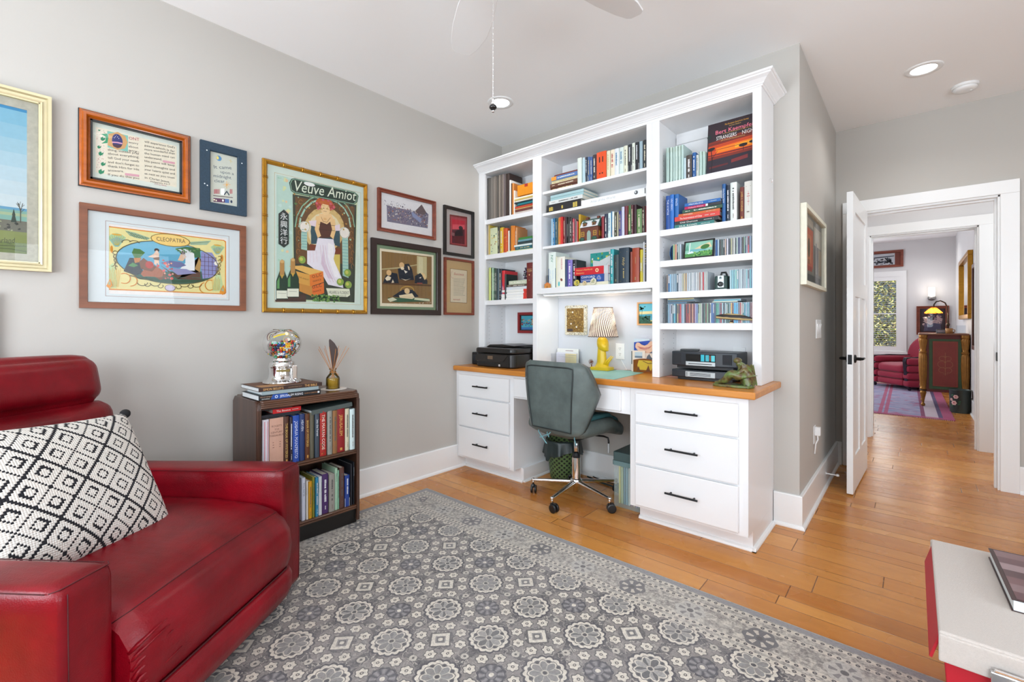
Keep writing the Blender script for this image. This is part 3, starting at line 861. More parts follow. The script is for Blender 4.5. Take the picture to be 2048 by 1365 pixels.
        for i in range(3): ops.append(('l', '7c5448', .003, [(-w * .28, h * (.5 - .05 * i)), (w * .28, h * (.5 - .05 * i))]))
    elif style == 'blackmid': rect('1c1c1c', .66, .92)
    # lying spines
    elif style == 'redend': rect('d83c30', .87, 1)
    elif style == 'orangeend': rect('e0902c', 0, .2); strokes('e8e4d4', .25, .9)
    elif style == 'gold': strokes('c8b050', .08, .2, .2, .8); strokes('c8b050', .45, .5, .25, .75); strokes('c8b050', .78, .9, .15, .85)
    elif style == 'atlas': htext('b4b8ba', 'Atlas of the World', .16, .56, .5, h * .55); strokes('c4c8ca', .58, .8, .42, .52); ops.append(('e', '4a4e52', w * .38, h * .5, h * .30, h * .30, 0)); ops.append(('e', 'c8ccce', w * .372, h * .55, h * .12, h * .16, 0)); strokes('d8a8a8', .05, .12, .45, .55)
    elif style == 'oxford': rect('b8bcc0', .87, 1); htext('e8ecf4', 'OXFORD', .03, .54, .70, h * .40); htext('d8dcec', 'DICTIONARY', .03, .54, .25, h * .30); ops.append(('e', '3c6cc0', w * .18, h * .5, h * .36, h * .36, 0)); ops.append(('l', 'e8c060', .002, [(w * .10, h * .4), (w * .18, h * .8), (w * .24, h * .35), (w * .10, h * .4)]))
    elif style == 'webster': rect('c0c4c6', .88, 1); htext('e8c070', "Webster's NewWorld", .05, .54, .68, h * .30); htext('e8c070', 'Dictionary', .05, .30, .30, h * .30); ops.append(('e', 'e8d0a0', w * .18, h * .5, h * .24, h * .24, 0)); ops.append(('e', 'c4202c', w * .18, h * .5, h * .12, h * .12, 0))
    elif style.startswith('ttp'): rect('b01c54', .0, .58, 0, 1); htext('ecd8e0', style[3:], .10, .52, .5, h * .6); rect('e0e0dc', .58, .64, .1, .95)
    elif style.startswith('tt'): htext('e8e4dc', style[2:], .12, .62, .5, min(h * .62, .02)); strokes('c8d0c8', .68, .9, .35, .62)
    return ops
def book(w, h, d, col, style='', text='', lying=False, pages=None, name='book'):
    """a closed book, spine towards -y; standing (w thick, h tall) or lying flat (w long, h thick)"""
    pages = pages or M_PAGES; mc = mat('cover_' + col, col, .42, vary=.05, scale=40)
    t = .0018 if min(w, h) > .012 else .0008; mb = MB(); r = min(w, h) * .18
    if not lying:
        n = 5; pr = [(-w / 2, .004)] + [(-w / 2 + w * i / (n - 1), .004 - .0035 * math.sin(PI * i / (n - 1)) - .0005) for i in range(n)][1:-1] + [(w / 2, .004)]
        mb.prism(pr + [(w / 2, .0055), (-w / 2, .0055)], 0, h, mc)
        mb.box(-w / 2, .0045, 0, -w / 2 + t, d, h, mc); mb.box(w / 2 - t, .0045, 0, w / 2, d, h, mc)
        root = mb.build(name, bevel=.0004 if w > .012 else 0, seg=1)
        p = MB(); p.box(-w / 2 + t, .0055, .003, w / 2 - t, d - .004, h - .004, pages); p.build('page_block', root)
    else:
        mb.box(-w / 2, 0, 0, w / 2, .004, h, mc); mb.box(-w / 2, .003, 0, w / 2, d, t, mc); mb.box(-w / 2, .003, h - t, w / 2, d, h, mc)
        root = mb.build(name, bevel=.0004 if h > .012 else 0, seg=1)
        p = MB(); p.box(-w / 2 + .003, .004, t, w / 2 - .003, d - .004, h - t, pages); p.build('page_block', root)
    if style:
        ops = marks(w, h, lying, style, text, col)
        if ops:
            m2 = MB()
            if lying: draw(m2, ops, y0=-.0003)
            else: draw(m2, ops, y0=0, fn=lambda x, y, z: (x, y + .0036 - .0035 * math.sin(PI * max(0, min(1, x / w + .5))) - .0004, z))
            m2.build('spine_lettering' if any(o[0] == 't' for o in ops) else 'spine_marks', root)
    return root
M_CDC = mat('clear_cd_case', 'a8b4bc', .15, vary=.02)
def cd_case(w, h, d, col, lying=False, dvd=False):
    mb = MB()
    if lying:
        mb.box(-w / 2, .0008, 0, w / 2, d, h, M_CDC); mb.box(-w / 2 + .002, 0, h * .15, w / 2 - .002, .0012, h * .85, ink(col, .3))
        mb.box(-w / 2 + .004, .01, h, w / 2 - .002, d - .002, h + .0003, ink(col, .3))
    else:
        mb.box(-w / 2, .0008, 0, w / 2, d, h, M_CDC); mb.box(-w / 2 + w * .10, 0, .002, w / 2 - w * .10, .0012, h - .002, ink(col, .3))
        mb.box(-w / 2 + w * .2, .0002, h * .5, w / 2 - w * .25, -.0001, h * .93, ink({'0': 'd8d8d8'}.get('0') if int(col[0:2], 16) < 110 else '4a5058', .4)) if rb.random() < .2 else None
    return mb.build('cd_case')
def put(o, x, y, z, rz=0.0, face='y', tilt=0.0):
    o.location = (x, y, z); o.rotation_euler = (0, tilt, rz + (PI / 2 if face == 'x' else 0)); return o
def place_row(items, yf, z, where, group, face='y', side='left', dmax=.22, jit=True, start=0, total_first=0):
    for i, it in enumerate(items):
        x0, x1, h, col = it[:4]; text = it[4] if len(it) > 4 else ''; st = it[5] if len(it) > 5 else ''
        w = max(x1 - x0 - .0012, .003); xc = (x0 + x1) / 2; j = rb.uniform(0, .008) if jit else 0
        if st == 'cd': o = cd_case(w, h, .125, col)
        else:
            d = min(dmax, max(.11, h * .68)); o = book(w, h, d, col, st, text, pages=M_PAGESW if rb.random() < .5 else M_PAGES)
        if face == 'y': put(o, xc, yf + j, z)
        else: put(o, yf - j, xc, z, face='x')
        kind = 'CD case' if st == 'cd' else ('slim case' if st == 'dvd' else 'book'); w_ = where.split(', ')
        size = '' if st in ('cd', 'dvd') else ('thick ' if w > .04 else 'slim ' if w < .016 else '')
        tag(o, f'{size}{cname(col)} {kind}, {ordinal(i + start)} from {side}, {where}', 'CD case' if st == 'cd' else 'disc case' if st == 'dvd' else 'book', group)
        if st == 'dvd': o.name = 'disc_case'
def place_stack(items, yf, z, where, group, face='y', dm=.17, align='r'):
    zz = z + .0002
    n = len(items)
    for i, it in enumerate(items):
        x0, x1, a, b, col = it[:5]; st = it[5] if len(it) > 5 else ''; th = max(b - a, .006); w = x1 - x0
        j = rb.uniform(0, .012)
        if st == 'cdflat': o = cd_case(w, th, .12, col, True)
        else: o = book(w, th, dm, col, st, '', True, pages=M_PAGESW if rb.random() < .4 else M_PAGES)
        if face == 'y': put(o, (x0 + x1) / 2, yf + j, zz)
        else: put(o, yf - j, (x0 + x1) / 2, zz, face='x')
        zz += th + .0004
        pos = 'lowest' if i == 0 else 'topmost' if i == n - 1 else ordinal(i)
        kind = 'CD case' if st == 'cdflat' else 'book'
        tag(o, f'{cname(col)} {kind}, {pos} in the lying stack, {where}', kind, group)
    return zz
DATA = {
'S0':[(-2.723,-2.71,0.36,'3c3a38',''),(-2.71,-2.697,0.36,'4a4744',''),(-2.697,-2.684,0.359,'504d4a',''),(-2.683,-2.671,0.359,'6a655e',''),(-2.67,-2.658,0.359,'77716a',''),(-2.657,-2.645,0.359,'837b72',''),(-2.644,-2.632,0.358,'6e675f',''),(-2.631,-2.619,0.358,'8a8076',''),(-2.619,-2.606,0.358,'7c7168',''),(-2.606,-2.594,0.357,'6b6259',''),(-2.593,-2.581,0.357,'5f5a54',''),(-2.58,-2.568,0.357,'857a70',''),(-2.568,-2.556,0.357,'90857a',''),(-2.555,-2.543,0.356,'6f655d',''),(-2.543,-2.531,0.356,'7a6e66',''),(-2.53,-2.519,0.356,'8d7f74',''),(-2.518,-2.506,0.355,'75696a',''),(-2.506,-2.494,0.355,'5d5350',''),(-2.493,-2.457,0.352,'3a2c28',''),(-2.454,-2.439,0.291,'f0efe8',''),(-2.438,-2.428,0.262,'5a3a22',''),(-2.428,-2.41,0.261,'d0843c',''),(-2.41,-2.398,0.199,'efe8dc','')],
'S0s':[(-2.394,-2.204,0.005,0.017,'a84848',''),(-2.399,-2.204,0.018,0.028,'e9e2d4',''),(-2.394,-2.204,0.027,0.044,'6a3a34',''),(-2.393,-2.204,0.044,0.055,'d8a868',''),(-2.395,-2.204,0.055,0.066,'c8452c',''),(-2.38,-2.204,0.063,0.072,'2c3036',''),(-2.376,-2.204,0.071,0.087,'2f8f98',''),(-2.399,-2.204,0.091,0.101,'23343c',''),(-2.394,-2.204,0.1,0.113,'e4dccb',''),(-2.405,-2.204,0.115,0.127,'c8b264',''),(-2.405,-2.204,0.127,0.138,'efe9d8','')],
'S1':[(-2.695,-2.684,0.255,'c9b48a',''),(-2.684,-2.672,0.253,'b8a040',''),(-2.671,-2.587,0.224,'cfd6b0','','art'),(-2.586,-2.562,0.228,'3c3c34','','txt'),(-2.562,-2.523,0.215,'d8b030','','txt'),(-2.521,-2.476,0.203,'c8562c','','art'),(-2.475,-2.459,0.179,'e4dcd0',''),(-2.458,-2.445,0.212,'5a3c28',''),(-2.444,-2.422,0.215,'e08a28',''),(-2.422,-2.399,0.211,'d87c20',''),(-2.398,-2.376,0.195,'c98b58','','txt')],
'S1s':[(-2.476,-2.207,0.019,0.029,'dfe3b0',''),(-2.379,-2.207,0.019,0.042,'2c6470','txt'),(-2.389,-2.207,0.044,0.058,'d8e6e6','txt'),(-2.363,-2.207,0.062,0.083,'3c4a4c',''),(-2.35,-2.207,0.089,0.104,'6a94a0',''),(-2.35,-2.207,0.104,0.123,'3f7f3c','')],
'S2':[(-2.692,-2.665,0.278,'c8d07a',''),(-2.664,-2.652,0.276,'22402c','','txt'),(-2.651,-2.636,0.272,'a8c8a8','','txt'),(-2.635,-2.617,0.269,'2c4a34','','txt'),(-2.616,-2.598,0.266,'1f3024','','txt'),(-2.597,-2.573,0.263,'4a5c64',''),(-2.572,-2.543,0.259,'1c2430','Zeus','txt'),(-2.542,-2.508,0.241,'c82c34','','band'),(-2.506,-2.488,0.21,'1e2a28','')],
'S2s':[(-2.542,-2.272,0.004,0.016,'ecebe6','redend'),(-2.542,-2.272,0.016,0.027,'e4e4e2','redend'),(-2.542,-2.272,0.028,0.039,'f0efea','redend'),(-2.542,-2.272,0.04,0.051,'e2e3e2','redend'),(-2.542,-2.272,0.053,0.068,'efeeea','redend'),(-2.538,-2.272,0.069,0.087,'e8e8e4','redend'),(-2.5,-2.272,0.086,0.107,'d4dbe4','txt'),(-2.486,-2.272,0.107,0.126,'5c5248','txt'),(-2.469,-2.272,0.126,0.156,'c4cdb4','txt')],
'S2b':[(-2.27,-2.209,0.281,'6e2a28','THE NEW','bible')],
'C0s':[(-2.045,-1.804,0.013,0.038,'5a3428','txt'),(-2.045,-1.804,0.04,0.067,'643c2c','txt'),(-2.036,-1.804,0.066,0.089,'d9cfa8','txt'),(-2.033,-1.804,0.09,0.117,'5277b0','orangeend'),(-2.012,-1.804,0.114,0.128,'6a3434','')],
'C0':[(-1.803,-1.767,0.191,'d9e2da',''),(-1.765,-1.74,0.187,'b4cfd8','','redtop'),(-1.739,-1.719,0.184,'2a3440','','whitebot'),(-1.718,-1.698,0.18,'4a6a9c','','txt'),(-1.698,-1.679,0.176,'41609a','','txt'),(-1.678,-1.647,0.184,'3c3034','','txt'),(-1.646,-1.571,0.191,'e2501c','','emblem'),(-1.569,-1.542,0.184,'e0dcc0','','txt'),(-1.541,-1.509,0.185,'e8dcc4','','redtxt'),(-1.509,-1.476,0.184,'dfe4e8','','bluetxt'),(-1.475,-1.442,0.183,'d4e2dc','','bluetxt'),(-1.441,-1.412,0.185,'e0e2cc','','txtd'),(-1.411,-1.383,0.186,'2c2f34','','whitebot'),(-1.382,-1.359,0.189,'dfe6da','','txtd'),(-1.359,-1.331,0.186,'22262c','','whitebot'),(-1.33,-1.307,0.186,'a4bcc8',''),(-1.306,-1.278,0.188,'2e3236','','txt')],
'C1s':[(-2.081,-1.776,0.018,0.081,'26262a','gold'),(-2.054,-1.76,0.082,0.109,'d8dcda','txtd'),(-2.045,-1.755,0.109,0.129,'a8ccd0',''),(-2.042,-1.752,0.129,0.147,'b4d4d8',''),(-1.772,-1.292,0.017,0.065,'eceff0','atlas')],
'C2':[(-2.041,-2.021,0.206,'9cc4dc','','bluebot'),(-2.02,-1.999,0.206,'1f6a98','','txt'),(-1.998,-1.979,0.204,'24505c','','txt'),(-1.978,-1.969,0.203,'b89458',''),(-1.968,-1.95,0.206,'e0752c','','txt'),(-1.949,-1.93,0.206,'cc2420',''),(-1.929,-1.909,0.204,'7a2830','','txt'),(-1.909,-1.894,0.2,'38242a',''),(-1.894,-1.869,0.195,'22221f','','whitepart'),(-1.868,-1.847,0.186,'3a2a2c','','txt'),(-1.846,-1.83,0.177,'c84858','','txt'),(-1.829,-1.816,0.173,'7a5a60',''),(-1.815,-1.807,0.155,'e0dccc',''),(-1.807,-1.798,0.152,'c43840',''),(-1.797,-1.78,0.201,'c49a24',''),(-1.611,-1.59,0.157,'8a2c34',''),(-1.587,-1.561,0.17,'1e2c44','','txt'),(-1.56,-1.537,0.172,'d0e2e4','','txt2'),(-1.537,-1.527,0.181,'2c7cac',''),(-1.526,-1.512,0.176,'dfe6e0','','multi'),(-1.511,-1.491,0.17,'3c3a28','','txt'),(-1.49,-1.481,0.166,'cfc8a4',''),(-1.48,-1.458,0.174,'3a3a80','','txt'),(-1.457,-1.436,0.196,'c4c8dc',''),(-1.435,-1.413,0.198,'6c2a38','','greenmid'),(-1.412,-1.387,0.199,'40683c','','redtop2'),(-1.387,-1.371,0.198,'54202a','','txt'),(-1.37,-1.351,0.197,'3a2028',''),(-1.35,-1.314,0.164,'6a8c58','','txt'),(-1.314,-1.292,0.177,'3c2824','','txt'),(-1.292,-1.278,0.176,'7c3238','')],
'C3':[(-2.082,-2.067,0.098,'4a5054',''),(-2.066,-1.998,0.269,'dfe9e2','NIV','niv'),(-1.995,-1.984,0.232,'dcd8b8',''),(-1.983,-1.912,0.226,'e8e6d8','HANDBOOK','handbook'),(-1.911,-1.893,0.203,'25406a',''),(-1.892,-1.848,0.196,'7c6cb8','','txtw'),(-1.847,-1.813,0.194,'26262e','','txtw'),(-1.544,-1.517,0.238,'2a9aa0','','txtw'),(-1.516,-1.477,0.196,'28383c','','txtd2'),(-1.476,-1.403,0.237,'243644','Holy','bible2'),(-1.397,-1.38,0.205,'8a4438',''),(-1.38,-1.331,0.227,'9a4028','','txtd2'),(-1.329,-1.308,0.213,'c4b428','','bluemid'),(-1.307,-1.295,0.259,'e4e6e8',''),(-1.294,-1.279,0.268,'40404a','','checker')],
'C3s':[(-1.784,-1.546,0.01,0.032,'d8d4bc',''),(-1.766,-1.546,0.031,0.083,'2a4a8c','oxford'),(-1.815,-1.546,0.085,0.139,'c4202c','webster')],
'C3f':[(-1.799,-1.585,0.016,0.254,'2fa39a','tealcover')],
'R0':[(-1.153,-1.132,0.222,'a8bfb8','','dvd'),(-1.129,-1.113,0.22,'bcd0c8','','dvd'),(-1.112,-1.096,0.218,'bcd2cc','','dvd'),(-1.095,-1.079,0.218,'c0d4cc','','dvd'),(-1.078,-1.062,0.218,'bcd0c8','','dvd'),(-1.061,-1.045,0.219,'b8d0cc','','dvd'),(-1.044,-1.03,0.135,'c4dae4',''),(-1.029,-0.994,0.146,'4c4440','','txtw'),(-0.993,-0.971,0.154,'235a98','','txtw'),(-0.97,-0.954,0.134,'c8ccc8','','txtd'),(-0.953,-0.936,0.151,'b4ccc4','','dvd'),(-0.935,-0.918,0.147,'b0c8c0','','dvd')],
'R0f':[(-0.915,-0.663,0.012,0.28,'2c2028','album')],
'R1':[(-1.155,-1.128,0.214,'1f4c94','THE AVATAR','vt'),(-1.127,-1.102,0.216,'2a6cbc','UNIVERSAL','vt'),(-1.101,-1.074,0.214,'2264a8','SPACE','vt')],
'R1b':[(-0.823,-0.803,0.22,'1f568f','Orca Stone Spirit','vt'),(-0.801,-0.78,0.209,'232c3c','','txtw'),(-0.779,-0.744,0.219,'dce4e0','','txtd'),(-0.728,-0.707,0.183,'703028','JAMES A. MICHENER','vy'),(-0.706,-0.663,0.21,'dddcd4','','redcross')],
'R1s':[(-1.096,-0.863,0.01,0.032,'2c7470','ttSILK ROAD'),(-1.095,-0.842,0.032,0.054,'26282c','ttOld Demon'),(-1.097,-0.834,0.061,0.088,'cc4038','ttThe Inconvenience of China'),(-1.074,-0.834,0.086,0.1,'c8602c','ttWITNESS'),(-1.049,-0.819,0.11,0.13,'2a5040','txt'),(-1.034,-0.822,0.134,0.15,'2c2c34',"ttpCentury's Witness"),(-1.033,-0.828,0.157,0.176,'2262a8','ttPRICELESS')],
'R2':[(-1.116,-1.11,0.101,'2a7888','','cd'),(-1.109,-1.099,0.101,'a8b070','','cd'),(-1.097,-1.086,0.1,'d08c68','','cd'),(-1.086,-1.08,0.099,'20242a','','cd'),(-1.079,-1.07,0.099,'b4ccc4','','cd'),(-1.068,-1.059,0.098,'c8d4e4','','cd'),(-1.058,-1.054,0.098,'22302c','','cd')],
'R2b':[(-0.86,-0.845,0.098,'1f5088','','cd'),(-0.844,-0.838,0.098,'b4cce0','','cd'),(-0.835,-0.826,0.098,'3c3a34','','cd'),(-0.825,-0.817,0.097,'3a5048','','cd'),(-0.815,-0.808,0.097,'3a3c38','','cd'),(-0.806,-0.8,0.097,'d8b8a4','','cd'),(-0.797,-0.788,0.097,'c8c4d0','','cd'),(-0.786,-0.778,0.097,'3a3c48','','cd'),(-0.775,-0.769,0.097,'d0cc9c','','cd'),(-0.767,-0.759,0.097,'b0aca0','','cd'),(-0.758,-0.752,0.098,'d8dcd8','','cd'),(-0.751,-0.747,0.097,'101418','','cd'),(-0.746,-0.738,0.098,'a8bcb4','','cd'),(-0.737,-0.727,0.097,'3c3e68','','cd'),(-0.726,-0.719,0.097,'a4a8bc','','cd'),(-0.716,-0.708,0.097,'4c4438','','cd'),(-0.707,-0.7,0.097,'7ca08c','','cd'),(-0.698,-0.695,0.097,'2a4a80','','cd'),(-0.694,-0.689,0.097,'c8d0d8','','cd'),(-0.688,-0.679,0.097,'c05060','','cd'),(-0.678,-0.675,0.097,'6a84a8','','cd'),(-0.675,-0.669,0.097,'a0b4d0','','cd'),(-0.667,-0.661,0.097,'a8c4c8','','cd')],
'R3':[(-1.148,-1.138,0.111,'7a6a60','','cd'),(-1.137,-1.127,0.111,'3a6ca0','','cd'),(-1.127,-1.117,0.111,'8cb8d4','','cd'),(-1.116,-1.106,0.111,'a0b8c8','','cd'),(-1.105,-1.095,0.111,'94acbc','','cd'),(-1.094,-1.085,0.111,'88a8bc','','cd'),(-1.084,-1.074,0.111,'3c5060','','cd'),(-1.073,-1.064,0.111,'d0d4dc','','cd'),(-1.063,-1.053,0.111,'c8ccd4','','cd'),(-1.052,-1.043,0.111,'b4b8a8','','cd'),(-1.042,-1.032,0.111,'c8b48c','','cd'),(-1.031,-1.022,0.111,'b89c7c','','cd'),(-1.021,-1.012,0.111,'c4ccd4','','cd'),(-1.011,-1.002,0.111,'ccd4d8','','cd'),(-1.001,-0.991,0.111,'a8b0b4','','cd'),(-0.991,-0.981,0.111,'d4d8dc','','cd'),(-0.98,-0.971,0.111,'b0b8c0','','cd'),(-0.97,-0.961,0.111,'d8dce0','','cd'),(-0.96,-0.951,0.111,'c4c0bc','','cd'),(-0.95,-0.941,0.111,'b08c80','','cd'),(-0.94,-0.931,0.111,'c8ccc8','','cd'),(-0.931,-0.922,0.111,'b82c34','','cd'),(-0.921,-0.912,0.111,'d0d0cc','','cd'),(-0.911,-0.902,0.111,'b8bcb4','','cd')],
'R3b':[(-0.781,-0.773,0.11,'a8ccd8','','cd'),(-0.772,-0.763,0.11,'7cb8c4','','cd'),(-0.762,-0.754,0.11,'68a8b4','','cd'),(-0.753,-0.744,0.11,'88c0b8','','cd'),(-0.743,-0.735,0.11,'6ca8b0','','cd'),(-0.734,-0.725,0.11,'98a4b0','','cd'),(-0.725,-0.716,0.11,'b4c8cc','','cd'),(-0.715,-0.707,0.11,'8c98a4','','cd'),(-0.706,-0.697,0.109,'a0b0b8','','cd'),(-0.697,-0.688,0.109,'84b8c0','','cd'),(-0.688,-0.679,0.109,'a0a0b4','','cd'),(-0.678,-0.67,0.109,'5cb0bc','','cd'),(-0.669,-0.661,0.109,'7cb8d8','','cd')],
'R4':[(-1.148,-1.139,0.119,'28404c','','cd'),(-1.138,-1.13,0.119,'8cb4cc','','cd'),(-1.129,-1.12,0.119,'98a8c0','','cd'),(-1.119,-1.111,0.119,'c4c8d0','','cd'),(-1.11,-1.101,0.119,'3a6c80','','cd'),(-1.101,-1.092,0.119,'5cb0c4','','cd'),(-1.091,-1.083,0.119,'2c4c60','','cd'),(-1.082,-1.074,0.119,'b8a878','','cd'),(-1.073,-1.065,0.118,'98303c','','cd'),(-1.064,-1.056,0.118,'c4505c','','cd'),(-1.055,-1.046,0.118,'8cacc0','','cd'),(-1.046,-1.037,0.118,'a8b8c8','','cd'),(-1.037,-1.028,0.118,'3c2c34','','cd'),(-1.028,-1.02,0.118,'8c2c30','','cd'),(-1.019,-1.011,0.118,'9c3434','','cd'),(-1.01,-1.002,0.118,'c07058','','cd'),(-1.001,-0.993,0.118,'6a3438','','cd'),(-0.992,-0.984,0.118,'c89078','','cd'),(-0.983,-0.975,0.118,'7c3c50','','cd'),(-0.975,-0.967,0.118,'a49cc0','','cd'),(-0.966,-0.958,0.118,'7890c0','','cd'),(-0.957,-0.949,0.118,'a4b49c','','cd'),(-0.949,-0.941,0.118,'b4ccac','','cd'),(-0.94,-0.932,0.118,'b8bcb4','','cd'),(-0.931,-0.924,0.118,'2c2c34','','cd'),(-0.923,-0.915,0.118,'4c6c60','','cd'),(-0.914,-0.907,0.118,'7c5c4c','','cd'),(-0.906,-0.898,0.118,'84a480','','cd'),(-0.897,-0.89,0.118,'3c3434','','cd'),(-0.889,-0.882,0.118,'d4dcd8','','cd'),(-0.881,-0.873,0.118,'3c6cb0','','cd'),(-0.872,-0.865,0.118,'2c5ca0','','cd'),(-0.864,-0.857,0.118,'48506c','','cd'),(-0.856,-0.848,0.118,'2c8474','','cd'),(-0.848,-0.84,0.118,'48a08c','','cd'),(-0.84,-0.832,0.118,'6c7484','','cd'),(-0.831,-0.824,0.117,'d04450','','cd'),(-0.823,-0.816,0.117,'a8ccd4','','cd'),(-0.815,-0.808,0.117,'3c4858','','cd'),(-0.807,-0.8,0.117,'a4bcc0','','cd'),(-0.799,-0.792,0.117,'38746c','','cd'),(-0.791,-0.784,0.117,'2c5c54','','cd'),(-0.783,-0.776,0.117,'84a4a8','','cd'),(-0.775,-0.768,0.117,'d8a854','','cd'),(-0.767,-0.76,0.117,'68242c','','cd'),(-0.76,-0.752,0.117,'2ca0cc','','cd'),(-0.752,-0.745,0.117,'50a8dc','','cd'),(-0.744,-0.737,0.117,'5cacdc','','cd'),(-0.736,-0.729,0.117,'78707c','','cd'),(-0.728,-0.721,0.117,'a43838','','cd'),(-0.721,-0.714,0.117,'c4b4a8','','cd'),(-0.713,-0.706,0.117,'34808c','','cd'),(-0.705,-0.699,0.117,'4ca4bc','','cd'),(-0.698,-0.691,0.117,'9cb4cc','','cd'),(-0.69,-0.683,0.117,'68b4c4','','cd'),(-0.683,-0.676,0.117,'3c6484','','cd'),(-0.675,-0.668,0.117,'74242c','','cd'),(-0.668,-0.661,0.117,'8c3434','','cd')],
'R4s':[(-1.146,-1.03,0.121,0.128,'2a6c94','cdflat'),(-1.147,-0.976,0.129,0.135,'20303c','cdflat'),(-1.147,-0.981,0.135,0.143,'2c6478','cdflat'),(-1.147,-0.986,0.143,0.152,'b4a468','cdflat'),(-0.88,-0.743,0.123,0.129,'c8d0b4','cdflat'),(-0.872,-0.727,0.13,0.141,'3c98a8','cdflat')],
'K0':[(0.849,0.864,0.239,'2c3020','','txt'),(0.871,0.903,0.244,'d8d4dc',"A Reader's Book of Days",'redin'),(0.906,0.975,0.244,'c89c88',"ROGET'S",'roget'),(0.976,1.002,0.244,'4c2c20','THE BOOK OF MYSTERIES','vy'),(1.003,1.018,0.238,'2c2028','','txtw'),(1.019,1.054,0.242,'1f48a0','JOSHUA MANIFESTO','vt'),(1.055,1.082,0.245,'203464','HEAVEN','vt'),(1.083,1.108,0.242,'5a3018','BOOK OF MYSTERIES','vy'),(1.109,1.133,0.245,'5c5848',''),(1.135,1.16,0.234,'3a4450','Into the Forest','vt'),(1.163,1.2,0.244,'a4221c','THE MAYAN CODE','vw2'),(1.205,1.233,0.241,'8c8c84','','txtd'),(1.234,1.261,0.239,'8c6038','','txtd'),(1.262,1.308,0.243,'8c1c20','JERUSALEM','vy'),(1.311,1.336,0.238,'ccc4a8','','txtd'),(1.339,1.369,0.232,'cadcdc','','txtd')],
'K0s':[(0.861,1.066,0.265,0.28,'1c2028',''),(0.941,1.068,0.259,0.283,'c81c20','ttThe Bounce'),(0.861,1.022,0.283,0.303,'2a1c20','')],
'K0t':[(1.107,1.342,0.252,0.278,'4c5654','')],
'K1':[(1.066,1.086,0.225,'ccd0e0','PAUL AUSTER','vd'),(1.088,1.1,0.203,'e0dcd4','','blackmid'),(1.101,1.12,0.198,'d89c1c','','txtd'),(1.122,1.136,0.218,'8c8c34','','txtd'),(1.137,1.154,0.212,'3088b0','','txtw'),(1.156,1.175,0.209,'d8dce0','','greenmid'),(1.176,1.212,0.216,'4a2c64','','txtw'),(1.214,1.248,0.207,'98948c','','txtd'),(1.25,1.266,0.233,'a8ccb0','PERSUASIVE','vd'),(1.266,1.276,0.217,'88b89c','','txtd'),(1.278,1.306,0.228,'5c3c34','','txtd'),(1.309,1.338,0.177,'24408c','','whitebot'),(1.344,1.356,0.234,'26262c',''),(1.357,1.388,0.244,'181a20','How the World Is Made','vt')]}
Z = 2.026
LB = 'left bay'
place_row(DATA['S0'], 2.748, 2.0262, 'top left shelf', 'volumes on the top shelf of the left bay', dmax=.165)
place_stack(DATA['S0s'], 2.75, 2.0262, 'top left shelf', 'stack on the top shelf of the left bay', dm=.15)
z = 2.0262 + .145
t = thing('card_box', 'bright orange open box on the stack, top shelf of the left bay', 'box', (-2.29, 2.80, z + .002))
mo = mat('orange_card', 'e08c14', .5, vary=.08)
mb = MB(); mb.box(-.085, -.04, 0, .085, -.0385, .085, mo); mb.box(-.085, .05, 0, .085, .0515, .085, mo); mb.box(-.085, -.0385, 0, -.0835, .05, .085, mo); mb.box(.0835, -.0385, 0, .085, .05, .085, mo); mb.box(-.0835, -.0385, 0, .0835, .05, .002, mo); mb.build('body', t)
MB().box(-.01, -.0412, .062, .022, -.0401, .085, ink('a8301c')).build('thumb_notch', t)
for i, (c, x) in enumerate((('3c4448', -2.545), ('3c6080', -2.50), ('5a4c30', -2.455), ('2c5060', -2.41))):
    o = book(.036, .325 - .012 * i, .06, c); o.location = (x, 2.925, 2.0262)
    tag(o, f'{cname(c)} tall book behind the others on the top left shelf, {ordinal(i)}', 'book', 'tall books at the back of the top left shelf')
place_row(DATA['S1'], 2.748, 1.7322, 'second left shelf', 'books on the second shelf of the left bay')
place_stack(DATA['S1s'], 2.735, 1.7322, 'second left shelf', 'stack on the second shelf of the left bay', dm=.12)
place_row(DATA['S2'], 2.748, 1.3502, 'third left shelf', 'books on the third shelf of the left bay')
place_stack(DATA['S2s'], 2.75, 1.3502, 'third left shelf', 'stack on the third shelf of the left bay')
o = DATA['S2b'][0]; o = book(o[1] - o[0], o[2], .17, o[3], 'bible'); put(o, -2.240, 2.745, 1.3502); tag(o, 'large maroon gilt-lettered bible at the right end, third shelf of the left bay', 'book')
place_stack(DATA['C0s'], 2.75, 2.1462, 'top centre shelf', 'stack on the top centre shelf')
place_row(DATA['C0'], 2.748, 2.1462, 'standing on the top centre shelf', 'books standing on the top centre shelf')
zz = place_stack(DATA['C1s'][:4], 2.75, 1.9842, 'second centre shelf', 'stack on the second centre shelf', dm=.2)
a = DATA['C1s'][4]; o = book(a[1] - a[0] - .004, .042, .20, a[4], 'atlas', '', True, pages=M_PAGESW); put(o, (a[0] + a[1]) / 2 + .004, 2.745, 1.9845); tag(o, 'big white atlas lying flat right of the black book', 'book')
place_row(DATA['C2'], 2.748, 1.7352, 'on the third centre shelf', 'books on the third centre shelf')
place_row([q for q in DATA['C3'] if q[0] < -1.8], 2.75, 1.4222, 'on the lowest centre shelf', 'books on the lowest centre shelf')
place_row([q for q in DATA['C3'] if q[0] > -1.8], 2.75, 1.4222, 'right of the lying dictionaries', 'books right of the dictionaries')
q = DATA['C3s']
lab = ['cream book lying at the bottom, under the two dictionaries', 'blue dictionary with white capitals lying between cream and red volumes', 'red dictionary with gold lettering lying on the blue one']
zz = 1.4223
